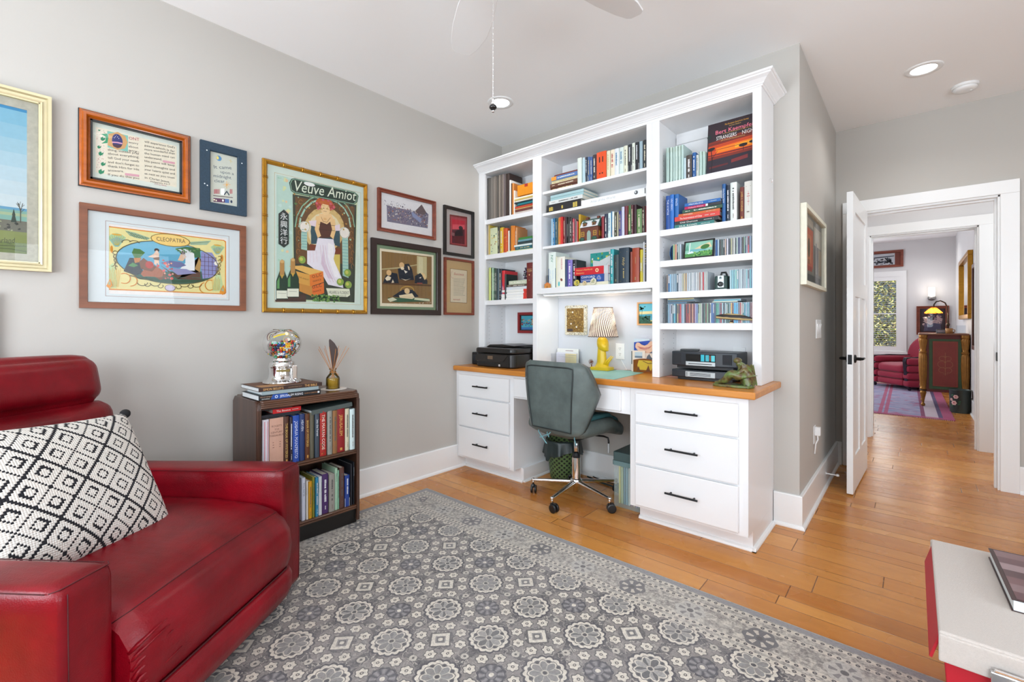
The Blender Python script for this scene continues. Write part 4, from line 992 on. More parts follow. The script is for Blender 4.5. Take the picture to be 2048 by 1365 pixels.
for a, l_ in zip(q, lab):
    th = max(a[3] - a[2], .02); o = book(a[1] - a[0], th, .16, a[4], a[5] if len(a) > 5 else '', '', True, pages=M_PAGESW); put(o, (a[0] + a[1]) / 2, 2.735, zz); zz += th + .0005; tag(o, l_, 'book')
# teal gift book showing its front cover
mb = MB(); mb.box(-.105, 0, 0, .105, .003, .252, mat('cover_teal', '2fa39a', .4)); mb.box(-.105, .022, 0, .105, .025, .252, mat('cover_teal', '2fa39a', .4)); mb.box(-.105, .003, 0, -.102, .022, .252, mat('cover_teal', '2fa39a', .4))
o = mb.build('book'); put(o, -1.69, 2.915, 1.4222); tag(o, 'teal picture book facing forward behind the two dictionaries', 'book')
MB().box(-.102, .003, .003, .101, .022, .249, M_PAGESW).build('page_block', o)
m2 = MB(); draw(m2, [('s', 3, 70, ['6cc8a8', 'd8dc60', '1c7c84', 'e8ece4', '8cb848'], -.098, .005, .098, .245, .005, .016), ('p', 'dfe8e6', [(-.085, .20), (-.03, .19), (.06, .225), (.09, .20), (.085, .15), (.05, .15), (.0, .11), (-.04, .14), (-.08, .13)]), ('l', '9cb4b0', .0015, [(0, .12), (.03, .165), (.05, .18)])]); m2.build('cover_picture', o)
place_row(DATA['R0'], 2.748, 2.0232, 'top right shelf', 'cases and books on the top right shelf')
place_row(DATA['R1'], 2.748, 1.7342, 'second right shelf', 'blue books on the second right shelf')
place_row(DATA['R1b'], 2.748, 1.7342, 'right of the stack, second right shelf', 'books right of the stack, second right shelf')
place_stack(DATA['R1s'], 2.74, 1.7342, 'second right shelf', 'stack on the second right shelf', dm=.16)
place_row(DATA['R2'], 2.755, 1.5432, 'left of the small green picture', 'CD cases left of the small picture')
place_row(DATA['R2b'], 2.75, 1.5432, 'right of the small green picture', 'CD cases right of the small picture', jit=False)
place_row(DATA['R3'], 2.75, 1.3502, 'left of the box camera', 'CD cases left of the camera', jit=False)
place_row(DATA['R3b'], 2.75, 1.3502, 'right of the box camera', 'CD cases right of the camera', jit=False)
place_row(DATA['R4'], 2.75, 1.1582, 'in the row above the stereo', 'CD cases in the lowest row', jit=False)
place_stack(DATA['R4s'][:4], 2.755, 1.1582 + .121, 'left on the lowest CD row', 'CD cases lying on the lowest row, left')
place_stack(DATA['R4s'][4:], 2.755, 1.1582 + .1205, 'middle of the lowest CD row', 'CD cases lying on the lowest row, middle')
# record sleeve
A_ = DATA['R0f'][0]
sl = MB(); sl.M = Matrix.Rotation(R(-6), 4, 'X'); sl.box(-.1355, 0, 0, .1355, .004, .31, ink('241a20', .3)); o = sl.build('record_sleeve'); put(o, -.7785, 2.765, 2.0236); tag(o, 'record sleeve with an orange savanna sunset leaning at the right, top shelf', 'record sleeve')
m2 = MB(); m2.M = Matrix.Rotation(R(-6), 4, 'X') @ Matrix.Diagonal((.862, 1, .984, 1))
draw(m2, [('p', '3c2026', [(-.157, .19), (.157, .19), (.157, .315), (-.157, .315)]), ('p', '2c2028', [(-.157, .0), (.157, 0), (.157, .315), (-.0, .315), (-.157, .315)]),
  ('p', '7c2c20', [(-.150, .20), (.157, .225), (.157, .10), (-.150, .09)]), ('p', 'c8441c', [(-.150, .175), (.157, .19), (.157, .115), (-.150, .11)]), ('p', 'ec7a18', [(-.10, .158), (.157, .172), (.157, .128), (-.10, .128)]), ('p', 'f8a828', [(.02, .155), (.13, .163), (.13, .14), (.02, .136)]),
  ('l', '5c2420', .004, [(-.15, .185), (.157, .205)]), ('l', '8c3c20', .003, [(-.15, .165), (.05, .178)]), ('l', '6a2c24', .003, [(-.15, .147), (.10, .150)]), ('l', '4c2024', .006, [(-.15, .118), (.157, .122)]),
  ('p', '2c2430', [(-.157, .0), (.157, 0), (.157, .10), (.06, .095), (-.157, .085)]), ('p', '7a2c30', [(.0, .07), (.10, .082), (.10, .06), (.0, .05)]), ('p', '5c2428', [(-.14, .05), (-.02, .055), (-.02, .045), (-.14, .038)]),
  ('l', '1a1216', .005, [(-.125, .01), (-.122, .09), (-.13, .15)]), ('l', '1a1216', .003, [(-.122, .10), (-.09, .14)]), ('e', '1a1216', -.13, .158, .024, .010, 5), ('e', '1c2a28', -.145, .235, .014, .014, 0), ('l', '1a1216', .003, [(.072, .11), (.072, .135)]), ('e', '20141a', .07, .142, .026, .010, 0), ('e', '20141a', .13, .15, .025, .009, 0),
  ('t', 'e8a83c', 'The European Symphonic Society', -.05, .288, .013, 'F', 0, .15, .3), ('t', 'd8b060', 'PROUDLY PRESENTS', -.02, .275, .008, 'L', 0, 1, 0), ('t', 'f07a90', 'Bert Kaempfert', -.108, .243, .034, 'F', 0, .255, 0), ('l', 'e8c050', .0012, [(-.06, .238), (.12, .238)]), ('t', 'e6e4e0', 'STRANGERS', -.100, .206, .033, 'F', 0, .128, 0), ('t', 'd86040', 'IN THE', .034, .212, .010, 'F', 0, .022, 0), ('t', 'e6e4e0', 'NIGHT', .060, .206, .033, 'F', 0, .088, 0), ('t', 'e0c070', 'and 12 other great instrumental favorites', -.07, .195, .009, 'F', 0, .15, 0)], y0=-.0002)
m2.build('cover_picture', o)
# ------------------------------------------------------------------ framed pictures
ART = {
'verse':[('p','efe6cf',[(550,700),(3550,700),(3550,2750),(550,2750)]),('p','f3ead8',[(570,800),(880,800),(880,2700),(570,2700)]),('s',3,70,['b33a4a','c98a5a','5b8f6a','d8a0a8'],580,820,880,2680,10,20),('p','128a5c',[(630,2640),(670,2670),(680,2640),(710,2670),(700,2620),(660,2590),(640,2600)]),('p','128a5c',[(710,2300),(800,2390),(810,2310),(880,2380),(860,2250),(770,2180),(720,2210)]),('p','128a5c',[(600,1890),(670,1950),(680,1890),(740,1950),(720,1850),(650,1790),(610,1820)]),('p','128a5c',[(640,1610),(730,1690),(750,1610),(820,1680),(790,1560),(700,1480),(650,1520)]),('p','128a5c',[(720,1160),(810,1240),(820,1160),(890,1230),(870,1110),(780,1040),(730,1070)]),('p','128a5c',[(640,800),(740,900),(760,800),(850,880),(820,730),(710,650),(650,690)]),('p','86cbbb',[(940,2690),(1670,2700),(1670,1940),(950,1940)]),('p','d9a66b',[(980,2560),(1300,2750),(1570,2640),(1660,2380),(1560,2060),(1300,1920),(950,2040)]),('p','2f9d6e',[(730,2480),(930,2560),(980,2380),(940,2130),(740,2050),(870,2210),(890,2390)]),('e','2b2f78',1290,2330,190,320,0),('p','e9a9c4',[(1110,2250),(1300,2290),(1470,2290),(1460,2230),(1270,2230),(1100,2190)]),('p','4a2a3c',[(1110,2140),(1300,2160),(1460,2190),(1410,2070),(1290,2000),(1160,2040)]),('e','ffffff',1190,2450,10,20,0),('e','ffffff',1260,2580,10,10,0),('e','ffffff',1340,2460,10,20,0),('e','ffffff',1300,2520,10,20,0),('e','ffffff',1220,2510,10,20,0),('t','b3314a','ONT',1700,2530,190,'F',5.9,392,0),('t','3a3634','worry',1690,2350,145,'F',4.8,361,0),('t','3a3634','about',1690,2160,145,'F',4.8,361,0),('t','3a3634','any-',1690,1980,145,'F',4.4,391,0),('t','3a3634','thing; instead pray',960,1790,145,'F',7.1,1129,0),('t','3a3634','about everything;',960,1620,145,'F',6.6,1128,0),('t','3a3634','tell God your needs',960,1430,145,'F',6.1,1126,0),('t','3a3634',"and don't forget to",960,1230,145,'F',6.1,1126,0),('t','3a3634','thank Him for His',960,1050,145,'F',5.6,1125,0),('t','3a3634','answers.',960,850,145,'F',9.1,567,0),('t','3a3634','If you do this you',960,660,145,'F',4.6,1124,0),('t','3a3634',"will experience God's",2280,2560,145,'F',2.4,1191,0),('t','3a3634','peace,which is far',2280,2380,145,'F',1.9,1191,0),('t','3a3634','more wonderful than',2280,2190,145,'F',5.8,1196,0),('t','3a3634','the human mind can',2280,2000,145,'F',5.3,1195,0),('t','3a3634','understand.',2280,1820,145,'F',5.0,683,0),('t','3a3634','His peace will keep',2280,1630,145,'F',4.3,1193,0),('t','3a3634','your thoughts and',2280,1420,145,'F',3.8,1193,0),('t','3a3634','your hearts quiet and',2280,1230,145,'F',3.4,1192,0),('t','3a3634','at rest as you trust',2280,1030,145,'F',3.4,1192,0),('t','3a3634','in Christ Jesus.',2280,840,145,'F',0.6,990,0),('t','3a3634','Philippians 4:6-7',2500,710,100,'F',2.2,771,0),('t','b3314a','Living Bible',2660,640,70,'F',1.2,480,0),('p','dfa3b0',[(1560,920),(2080,960),(2080,860),(1560,810)]),('p','dfa3b0',[(2990,1900),(3470,1930),(3470,1830),(2990,1800)])],
'midnight':[('p','b9bcb0',[(420,520),(1720,520),(1720,3080),(420,3080)]),('t','3c4a5c','It came',630,2270,260,'F',11.4,857,0),('t','3c4a5c','upon a',920,2110,220,'F',3.5,651,0),('t','3c4a5c','midnight',610,1820,240,'F',5.4,844,0),('t','3c4a5c','clear',650,1560,240,'F',8.1,495,0),('e','4d7fa8',860,2870,130,140,0),('e','d9c86a',800,2880,60,90,0),('l','c9b26a',18,[(1340,2910),(1510,2850)]),('l','c9b26a',18,[(1420,2970),(1420,2770)]),('l','d79a3a',22,[(1060,1510),(1410,1590)]),('l','d79a3a',22,[(1230,1740),(1230,1350)]),('l','d79a3a',15,[(1130,1640),(1340,1450)]),('l','d79a3a',15,[(1130,1410),(1340,1690)]),('p','a84a52',[(640,1180),(680,1190),(680,940),(640,950)]),('p','a84a52',[(700,1200),(750,1210),(750,960),(700,970)]),('p','a84a52',[(770,1210),(810,1220),(810,970),(770,980)]),('p','a84a52',[(840,1230),(880,1240),(880,980),(840,990)]),('p','a84a52',[(1380,1350),(1420,1360),(1420,1100),(1380,1110)]),('p','a84a52',[(1450,1360),(1490,1370),(1490,1120),(1450,1130)]),('p','e8ecec',[(950,1290),(1120,1330),(1120,970),(950,960)]),('p','2d3a4a',[(1090,1010),(1230,1240),(1360,1050),(1340,980),(1230,1140),(1120,960)]),('l','5a4648',40,[(610,840),(1510,920)]),('p','5a3350',[(610,720),(1140,780),(1140,570),(610,520)]),('p','4a6aa0',[(1140,780),(1340,800),(1340,590),(1140,570)]),('e','ffffff',1050,670,40,60,0),('e','23304a',1450,690,50,80,0),('e','e8e0c0',650,630,40,40,0),('e','e8e0c0',740,610,30,40,0)],
'cleopatra':[('p','efe9e4',[(790,3830),(5770,3850),(5770,840),(790,840)]),('p','e08a1e',[(850,3690),(910,3770),(5630,3770),(5730,3710),(5730,950),(5670,870),(910,850),(850,940)]),('p','e9dd96',[(900,3670),(940,3720),(5610,3720),(5680,3660),(5680,990),(5640,920),(940,910),(900,960)]),('p','a9cfa2',[(940,3250),(1090,3410),(1270,3490),(1450,3440),(1600,3320),(1360,2890),(1180,2870)]),('p','7fb9bd',[(1030,3160),(1270,3320),(1510,3230),(1330,2870),(1210,2850)]),('e','e0a830',1270,3420,180,40,0),('p','a9cfa2',[(5010,3320),(5150,3440),(5330,3510),(5510,3470),(5660,3380),(5420,3000),(5240,2980)]),('p','7fb9bd',[(5090,3230),(5330,3360),(5570,3290),(5390,2980),(5270,2960)]),('e','e0a830',5330,3450,180,40,0),('p','c5dba0',[(970,1920),(1150,2100),(1300,1160),(1240,940),(1000,980)]),('p','c5dba0',[(5230,1870),(5470,1990),(5630,1040),(5070,1010)]),('e','d98f1e',1090,2720,50,170,0),('e','d98f1e',5530,2790,70,190,0),('p','9db89a',[(1560,3660),(1920,3610),(2500,3430),(2400,3330),(1980,3360),(1730,3440)]),('p','9db89a',[(4090,3460),(5040,3660),(4840,3410),(4130,3310)]),('l','6f7f52',20,[(1600,3600),(2430,3400)]),('l','6f7f52',20,[(1730,3480),(2370,3350)]),('l','6f7f52',20,[(4130,3400),(4920,3570)]),('p','77bcd8',[(5370,2260),(5350,2120),(5280,1970),(5190,1840),(5050,1720),(4880,1610),(4690,1510),(4470,1430),(4220,1360),(3970,1320),(3700,1290),(3430,1280),(3160,1290),(2900,1310),(2640,1350),(2400,1410),(2170,1480),(1960,1570),(1780,1660),(1620,1770),(1490,1880),(1380,2000),(1300,2120),(1260,2250),(1240,2370),(1260,2500),(1300,2620),(1380,2740),(1490,2860),(1620,2960),(1780,3060),(1960,3140),(2170,3220),(2400,3270),(2640,3320),(2900,3350),(3160,3360),(3430,3350),(3700,3320),(3970,3280),(4220,3220),(4470,3140),(4690,3050),(4880,2940),(5050,2820),(5190,2690),(5280,2550),(5350,2410)]),('p','58a5c4',[(5370,2260),(5350,2120),(5280,1970),(5190,1840),(5050,1720),(4880,1610),(4690,1510),(4470,1430),(4220,1360),(3970,1320),(3700,1290),(3430,1280),(3160,1290),(2900,1310),(2640,1350),(2400,1410),(2170,1480),(1960,1570),(1780,1660),(1620,1770),(1490,1880),(1380,2000),(1300,2120),(1260,2250),(1240,2370),(1260,2500),(1300,2510),(1380,2520),(1490,2530),(1620,2550),(1780,2560),(1960,2580),(2170,2610),(2400,2630),(2640,2660),(2900,2690),(3160,2720),(3430,2750),(3700,2780),(3970,2810),(4220,2840),(4470,2870),(4690,2900),(4880,2920),(5050,2820),(5190,2690),(5280,2550),(5350,2410)]),('p','2f5d4c',[(5370,2070),(5350,2070),(5280,1970),(5190,1840),(5050,1720),(4880,1610),(4690,1510),(4470,1430),(4220,1360),(3970,1320),(3700,1290),(3430,1280),(3160,1290),(2900,1310),(2640,1350),(2400,1410),(2170,1480),(1960,1570),(1780,1660),(1620,1740),(1490,1730),(1380,1720),(1300,1720),(1260,1710),(1240,1710),(1260,1710),(1300,1720),(1380,1720),(1490,1730),(1620,1740),(1780,1760),(1960,1770),(2170,1790),(2400,1810),(2640,1830),(2900,1850),(3160,1880),(3430,1900),(3700,1920),(3970,1950),(4220,1970),(4470,1990),(4690,2010),(4880,2030),(5050,2040),(5190,2050),(5280,2060),(5350,2070)]),('p','234a30',[(1600,1620),(2240,1510),(3590,1480),(4690,1610),(4920,1580),(4310,1410),(3240,1330),(2110,1420)]),('p','2c3238',[(1510,1750),(1730,2400),(2110,2400),(2240,1710),(1920,1590)]),('p','4c7a3c',[(1810,2650),(1880,2860),(2110,2850),(2300,2710),(2110,2440),(1920,2380)]),('p','c07a34',[(1880,2410),(2170,2440),(2080,2230),(1920,2170)]),('p','4c8a4c',[(1670,2030),(1850,2190),(2040,2060),(1880,1970)]),('p','7a4a2c',[(2080,2230),(2240,2450),(2500,2230),(2900,1980),(3170,1620),(2900,1430),(2560,1660),(2140,1950)]),('e','b8382a',2470,2140,160,180,0),('p','a8603c',[(2140,1670),(2240,1880),(2560,1820),(2760,2090),(3030,1870),(2960,1570),(2240,1550)]),('p','e8c8b0',[(2660,2750),(2760,2840),(2850,2730),(2830,2520),(2850,2140),(2760,2260),(2730,2130),(2650,2210),(2660,2500),(2400,2510),(2630,2680)]),('e','3c2a20',2750,2880,100,90,0),('e','f0d4c0',2750,2790,60,80,0),('p','7a5230',[(2600,2490),(2860,2560),(2850,2390),(2650,2410)]),('p','2f6a3c',[(3520,3060),(3950,3200),(4540,3190),(4560,2710),(4310,2680),(4060,2910)]),('p','5a3a28',[(2900,2150),(3410,1810),(4540,2000),(4610,2620),(4460,2740),(4580,1560),(3590,1530)]),('p','b08a4a',[(4310,2110),(4500,2700),(4580,2440),(4540,1950)]),('p','e9ecec',[(3590,3030),(3950,3090),(4280,2890),(4310,2500),(4310,2020),(3620,1960),(3910,2370),(3910,2890)]),('p','6a6f9c',[(2900,2270),(3240,2430),(3730,2400),(3950,2250),(3590,2090),(3240,2140)]),('p','8f8fb8',[(3200,2050),(3950,2070),(4390,1890),(3590,1740)]),('p','e0bc9c',[(3710,2790),(3870,2850),(3950,2680),(3800,2450),(3590,2470)]),('e','4a2c20',3800,2880,110,90,0),('e','d8605a',3080,2270,70,70,0),('e','d8605a',3170,2130,60,70,0),('e','d8605a',3030,1910,60,70,0),('e','d8605a',3270,1720,70,60,0),('e','d8605a',3340,1550,70,70,0),('e','d8605a',2800,2120,60,60,0),('p','8a8cc0',[(4580,3020),(5070,3030),(5310,2610),(5350,2110),(5070,1730),(4650,1630),(4580,2260)]),('l','5a3848',20,[(4750,2920),(4750,1640)]),('l','5a3848',20,[(4920,2870),(4920,1750)]),('l','5a3848',20,[(5090,2820),(5090,1860)]),('l','5a3848',20,[(5250,2780),(5250,1970)]),('l','5a3848',20,[(4580,2750),(5290,2780)]),('l','5a3848',20,[(4580,2530),(5290,2550)]),('l','5a3848',20,[(4580,2310),(5290,2320)]),('l','5a3848',20,[(4580,2090),(5290,2100)]),('l','5a3848',20,[(4580,1870),(5290,1870)]),('e','f6f2e8',5270,2490,100,110,0),('l','5f5226',35,[(5370,2260),(5350,2120),(5280,1970),(5190,1840),(5050,1720),(4880,1610),(4690,1510),(4470,1430),(4220,1360),(3970,1320),(3700,1290),(3430,1280),(3160,1290),(2900,1310),(2640,1350),(2400,1410),(2170,1480),(1960,1570),(1780,1660),(1620,1770),(1490,1880),(1380,2000),(1300,2120),(1260,2250),(1240,2370),(1260,2500),(1300,2620),(1380,2740),(1490,2860),(1620,2960),(1780,3060),(1960,3140),(2170,3220),(2400,3270),(2640,3320),(2900,3350),(3160,3360),(3430,3350),(3700,3320),(3970,3280),(4220,3220),(4470,3140),(4690,3050),(4880,2940),(5050,2820),(5190,2690),(5280,2550),(5350,2410),(5370,2260)]),('p','7b6426',[(4120,3430),(4070,3320),(3920,3220),(3700,3160),(3430,3120),(3150,3130),(2890,3170),(2690,3250),(2550,3340),(2510,3450),(2550,3550),(2690,3640),(2890,3710),(3150,3750),(3430,3750),(3700,3710),(3920,3640),(4070,3540)]),('p','f3d078',[(4080,3430),(4030,3330),(3890,3250),(3680,3190),(3430,3160),(3160,3160),(2910,3200),(2710,3270),(2580,3350),(2540,3450),(2580,3540),(2710,3620),(2910,3680),(3160,3710),(3430,3710),(3680,3680),(3890,3610),(4030,3530)]),('t','5f4a34','CLEOPATRA',2730,3340,280,'F',1.5,1180,0),('l','e8951e',40,[(1430,1200),(1530,1180),(1630,1200),(1710,1270),(1750,1380),(1750,1490),(1710,1580),(1630,1640),(1530,1660),(1430,1620)]),('l','e8951e',40,[(1760,1070),(1840,1090),(1910,1130),(1970,1190),(2000,1270),(2010,1350),(1990,1430),(1950,1490),(1880,1530),(1800,1550)]),('l','e8951e',40,[(5090,1090),(4990,1050),(4900,1060),(4820,1130),(4770,1240),(4770,1360),(4820,1480),(4900,1560),(4990,1590),(5090,1560)]),('l','e8951e',40,[(4770,900),(4690,910),(4620,950),(4560,1010),(4530,1090),(4520,1180),(4540,1260),(4590,1340),(4650,1400),(4720,1430)]),('l','6a5a2c',30,[(2010,1240),(2030,1200),(2070,1160),(2120,1130),(2170,1120),(2230,1120),(2290,1140),(2340,1170),(2380,1220),(2400,1270)]),('l','6a5a2c',30,[(2500,1260),(2520,1210),(2560,1170),(2610,1140),(2660,1130),(2730,1140),(2790,1150),(2840,1190),(2870,1230),(2890,1280)]),('l','6a5a2c',30,[(3660,1290),(3680,1240),(3720,1200),(3780,1170),(3840,1160),(3910,1160),(3970,1190),(4030,1220),(4070,1270),(4090,1320)]),('l','6a5a2c',30,[(4170,1300),(4190,1260),(4230,1210),(4290,1190),(4350,1170),(4420,1180),(4490,1200),(4550,1230),(4590,1280),(4610,1330)]),('e','8a7a70',3280,1070,220,170,0),('e','cfc4da',3280,1080,190,140,0),('l','6a5a2c',30,[(1750,3180),(1720,3200),(1680,3220),(1630,3230),(1580,3220),(1530,3200),(1490,3170),(1460,3140),(1450,3100),(1460,3070)]),('l','6a5a2c',30,[(2080,3130),(2070,3160),(2040,3190),(2010,3210),(1960,3220),(1910,3220),(1850,3220),(1800,3200),(1760,3170),(1720,3140)]),('l','8a7430',30,[(1090,1930),(1130,1950),(1170,1980),(1200,2030),(1230,2090),(1240,2160),(1240,2230),(1220,2290),(1200,2340),(1160,2380)]),('l','8a7430',30,[(5380,2400),(5340,2350),(5310,2280),(5290,2210),(5290,2140),(5300,2070),(5320,2000),(5350,1950),(5390,1910),(5440,1900)]),('l','c8b84c',18,[(1210,2910),(1020,3290)]),('l','c8b84c',18,[(1230,2920),(1100,3340)]),('l','c8b84c',18,[(1250,2920),(1180,3380)]),('l','c8b84c',18,[(1270,2920),(1270,3420)]),('l','c8b84c',18,[(1290,2920),(1350,3400)]),('l','c8b84c',18,[(1300,2920),(1440,3380)]),('l','c8b84c',18,[(1320,2930),(1520,3360)]),('l','c8b84c',18,[(5280,3020),(5080,3340)]),('l','c8b84c',18,[(5290,3020),(5160,3380)]),('l','c8b84c',18,[(5310,3020),(5250,3420)]),('l','c8b84c',18,[(5330,3020),(5330,3450)]),('l','c8b84c',18,[(5350,3020),(5410,3440)]),('l','c8b84c',18,[(5370,3030),(5500,3420)]),('l','c8b84c',18,[(5380,3030),(5580,3400)]),('l','54724c',15,[(1670,3630),(1920,3380)]),('l','54724c',15,[(1790,3590),(2000,3370)]),('l','54724c',15,[(1920,3560),(2090,3360)]),('l','54724c',15,[(2040,3530),(2180,3350)]),('l','54724c',15,[(2170,3490),(2270,3330)]),('l','54724c',15,[(2300,3460),(2370,3320)]),('l','7b6a2c',28,[(1270,2630),(1240,2650),(1200,2660),(1170,2640),(1140,2610),(1130,2580),(1130,2540),(1150,2510),(1190,2500),(1220,2500)]),('l','7b6a2c',28,[(1270,2460),(1250,2480),(1220,2480),(1180,2470),(1160,2440),(1150,2410),(1150,2370),(1170,2340),(1200,2330),(1230,2330)]),('l','7b6a2c',28,[(1280,2290),(1260,2310),(1230,2310),(1200,2300),(1180,2270),(1170,2230),(1180,2200),(1190,2170),(1210,2150),(1240,2150)]),('l','7b6a2c',28,[(1280,2110),(1260,2130),(1240,2140),(1220,2120),(1200,2100),(1190,2060),(1200,2030),(1210,2000),(1230,1980),(1250,1980)]),('l','7b6a2c',28,[(1290,1940),(1270,1960),(1250,1960),(1230,1950),(1220,1930),(1210,1890),(1220,1860),(1230,1830),(1240,1810),(1260,1810)]),('l','7b6a2c',28,[(5410,2720),(5450,2720),(5490,2750),(5510,2780),(5520,2820),(5500,2850),(5470,2880),(5430,2880),(5390,2870),(5360,2850)]),('l','7b6a2c',28,[(5390,2520),(5430,2520),(5470,2540),(5490,2580),(5490,2620),(5480,2650),(5450,2670),(5410,2680),(5370,2670),(5340,2640)]),('l','7b6a2c',28,[(5370,2310),(5410,2320),(5440,2340),(5460,2380),(5470,2410),(5450,2450),(5430,2470),(5390,2480),(5350,2470),(5310,2440)]),('l','7b6a2c',28,[(5340,2110),(5380,2120),(5420,2140),(5440,2170),(5440,2210),(5430,2250),(5400,2270),(5360,2280),(5320,2270),(5290,2240)]),('l','7b6a2c',28,[(5320,1910),(5360,1920),(5390,1940),(5420,1970),(5420,2010),(5410,2040),(5380,2070),(5340,2070),(5300,2060),(5270,2040)]),('l','5f5226',26,[(2290,1220),(2290,1170),(2310,1130),(2340,1100),(2390,1090),(2440,1110),(2480,1140),(2510,1180),(2510,1220),(2480,1260)]),('l','5f5226',26,[(2800,1170),(2800,1130),(2810,1090),(2850,1060),(2890,1050),(2940,1060),(2970,1090),(3000,1130),(3000,1170),(2970,1200)]),('l','5f5226',26,[(3520,1170),(3520,1130),(3540,1090),(3570,1060),(3620,1050),(3670,1060),(3710,1090),(3730,1130),(3730,1170),(3710,1210)]),('l','5f5226',26,[(4010,1250),(4010,1200),(4030,1160),(4070,1120),(4120,1110),(4180,1130),(4220,1160),(4250,1200),(4250,1250),(4220,1290)]),('l','e0b040',16,[(1060,990),(1000,1850)]),('l','e0b040',16,[(1100,990),(1060,1770)]),('l','e0b040',16,[(1140,990),(1130,1860)]),('l','e0b040',16,[(1180,1000),(1200,1790)]),('l','e0b040',16,[(1230,1000),(1260,1870)]),('l','e0b040',16,[(1270,1000),(1330,1800)]),('l','e0b040',16,[(1310,1000),(1400,1880)]),('l','e0b040',16,[(5110,1050),(5070,1730)]),('l','e0b040',16,[(5170,1060),(5140,1660)]),('l','e0b040',16,[(5220,1060),(5220,1740)]),('l','e0b040',16,[(5280,1060),(5290,1670)]),('l','e0b040',16,[(5330,1070),(5360,1750)]),('l','e0b040',16,[(5390,1070),(5430,1680)]),('e','5c8a44',3550,3020,60,40,0),('e','3c6a34',3620,2960,60,40,0),('e','5c8a44',3700,2900,50,40,0),('e','3c6a34',3770,3050,50,40,0),('e','5c8a44',3840,2990,60,40,0),('e','3c6a34',3910,2930,60,40,0),('e','5c8a44',3980,3080,60,40,0),('e','3c6a34',4060,3020,50,40,0),('e','5c8a44',4130,2960,60,30,0),('e','3c6a34',4200,3100,60,40,0),('e','5c8a44',4280,3040,60,40,0),('e','3c6a34',4350,2980,60,40,0),('e','5c8a44',4430,3130,60,40,0),('e','3c6a34',4500,3070,60,40,0),('e','c85a50',3000,2410,40,40,0),('e','e8a890',3120,2200,40,40,0),('e','c85a50',3250,1990,40,40,0),('e','e8a890',3380,1770,40,40,0),('e','c85a50',3090,1530,40,40,0),('e','e8a890',3220,2240,40,40,0),('e','c85a50',3350,2030,40,40,0),('e','e8a890',3060,1780,40,40,0),('e','c85a50',3190,1570,40,40,0),('e','e8a890',3320,2290,40,40,0),('l','e6e8ea',16,[(3730,2990),(3840,2630)]),('l','e6e8ea',16,[(3810,3000),(3870,2630)]),('l','e6e8ea',16,[(3890,3010),(3910,2630)]),('l','e6e8ea',16,[(3970,3020),(3950,2640)]),('l','e6e8ea',16,[(4050,3030),(3980,2640)]),('l','e6e8ea',16,[(4130,3040),(4020,2650)]),('l','3c6c58',20,[(1730,1530),(2110,1530)]),('l','3c6c58',20,[(2300,1560),(2700,1560)]),('l','3c6c58',20,[(2900,1590),(3310,1590)]),('l','3c6c58',20,[(3520,1620),(3950,1620)]),('l','3c6c58',20,[(4170,1650),(4610,1660)]),('p','e8951e',[(900,1020),(1030,1380),(1120,1070),(1010,910)]),('p','a9b08a',[(950,1100),(1020,1280),(1060,1070)]),('p','e8951e',[(5400,960),(5580,1380),(5700,1020),(5560,830)]),('p','a9b08a',[(5480,1050),(5570,1260),(5620,1020)])],
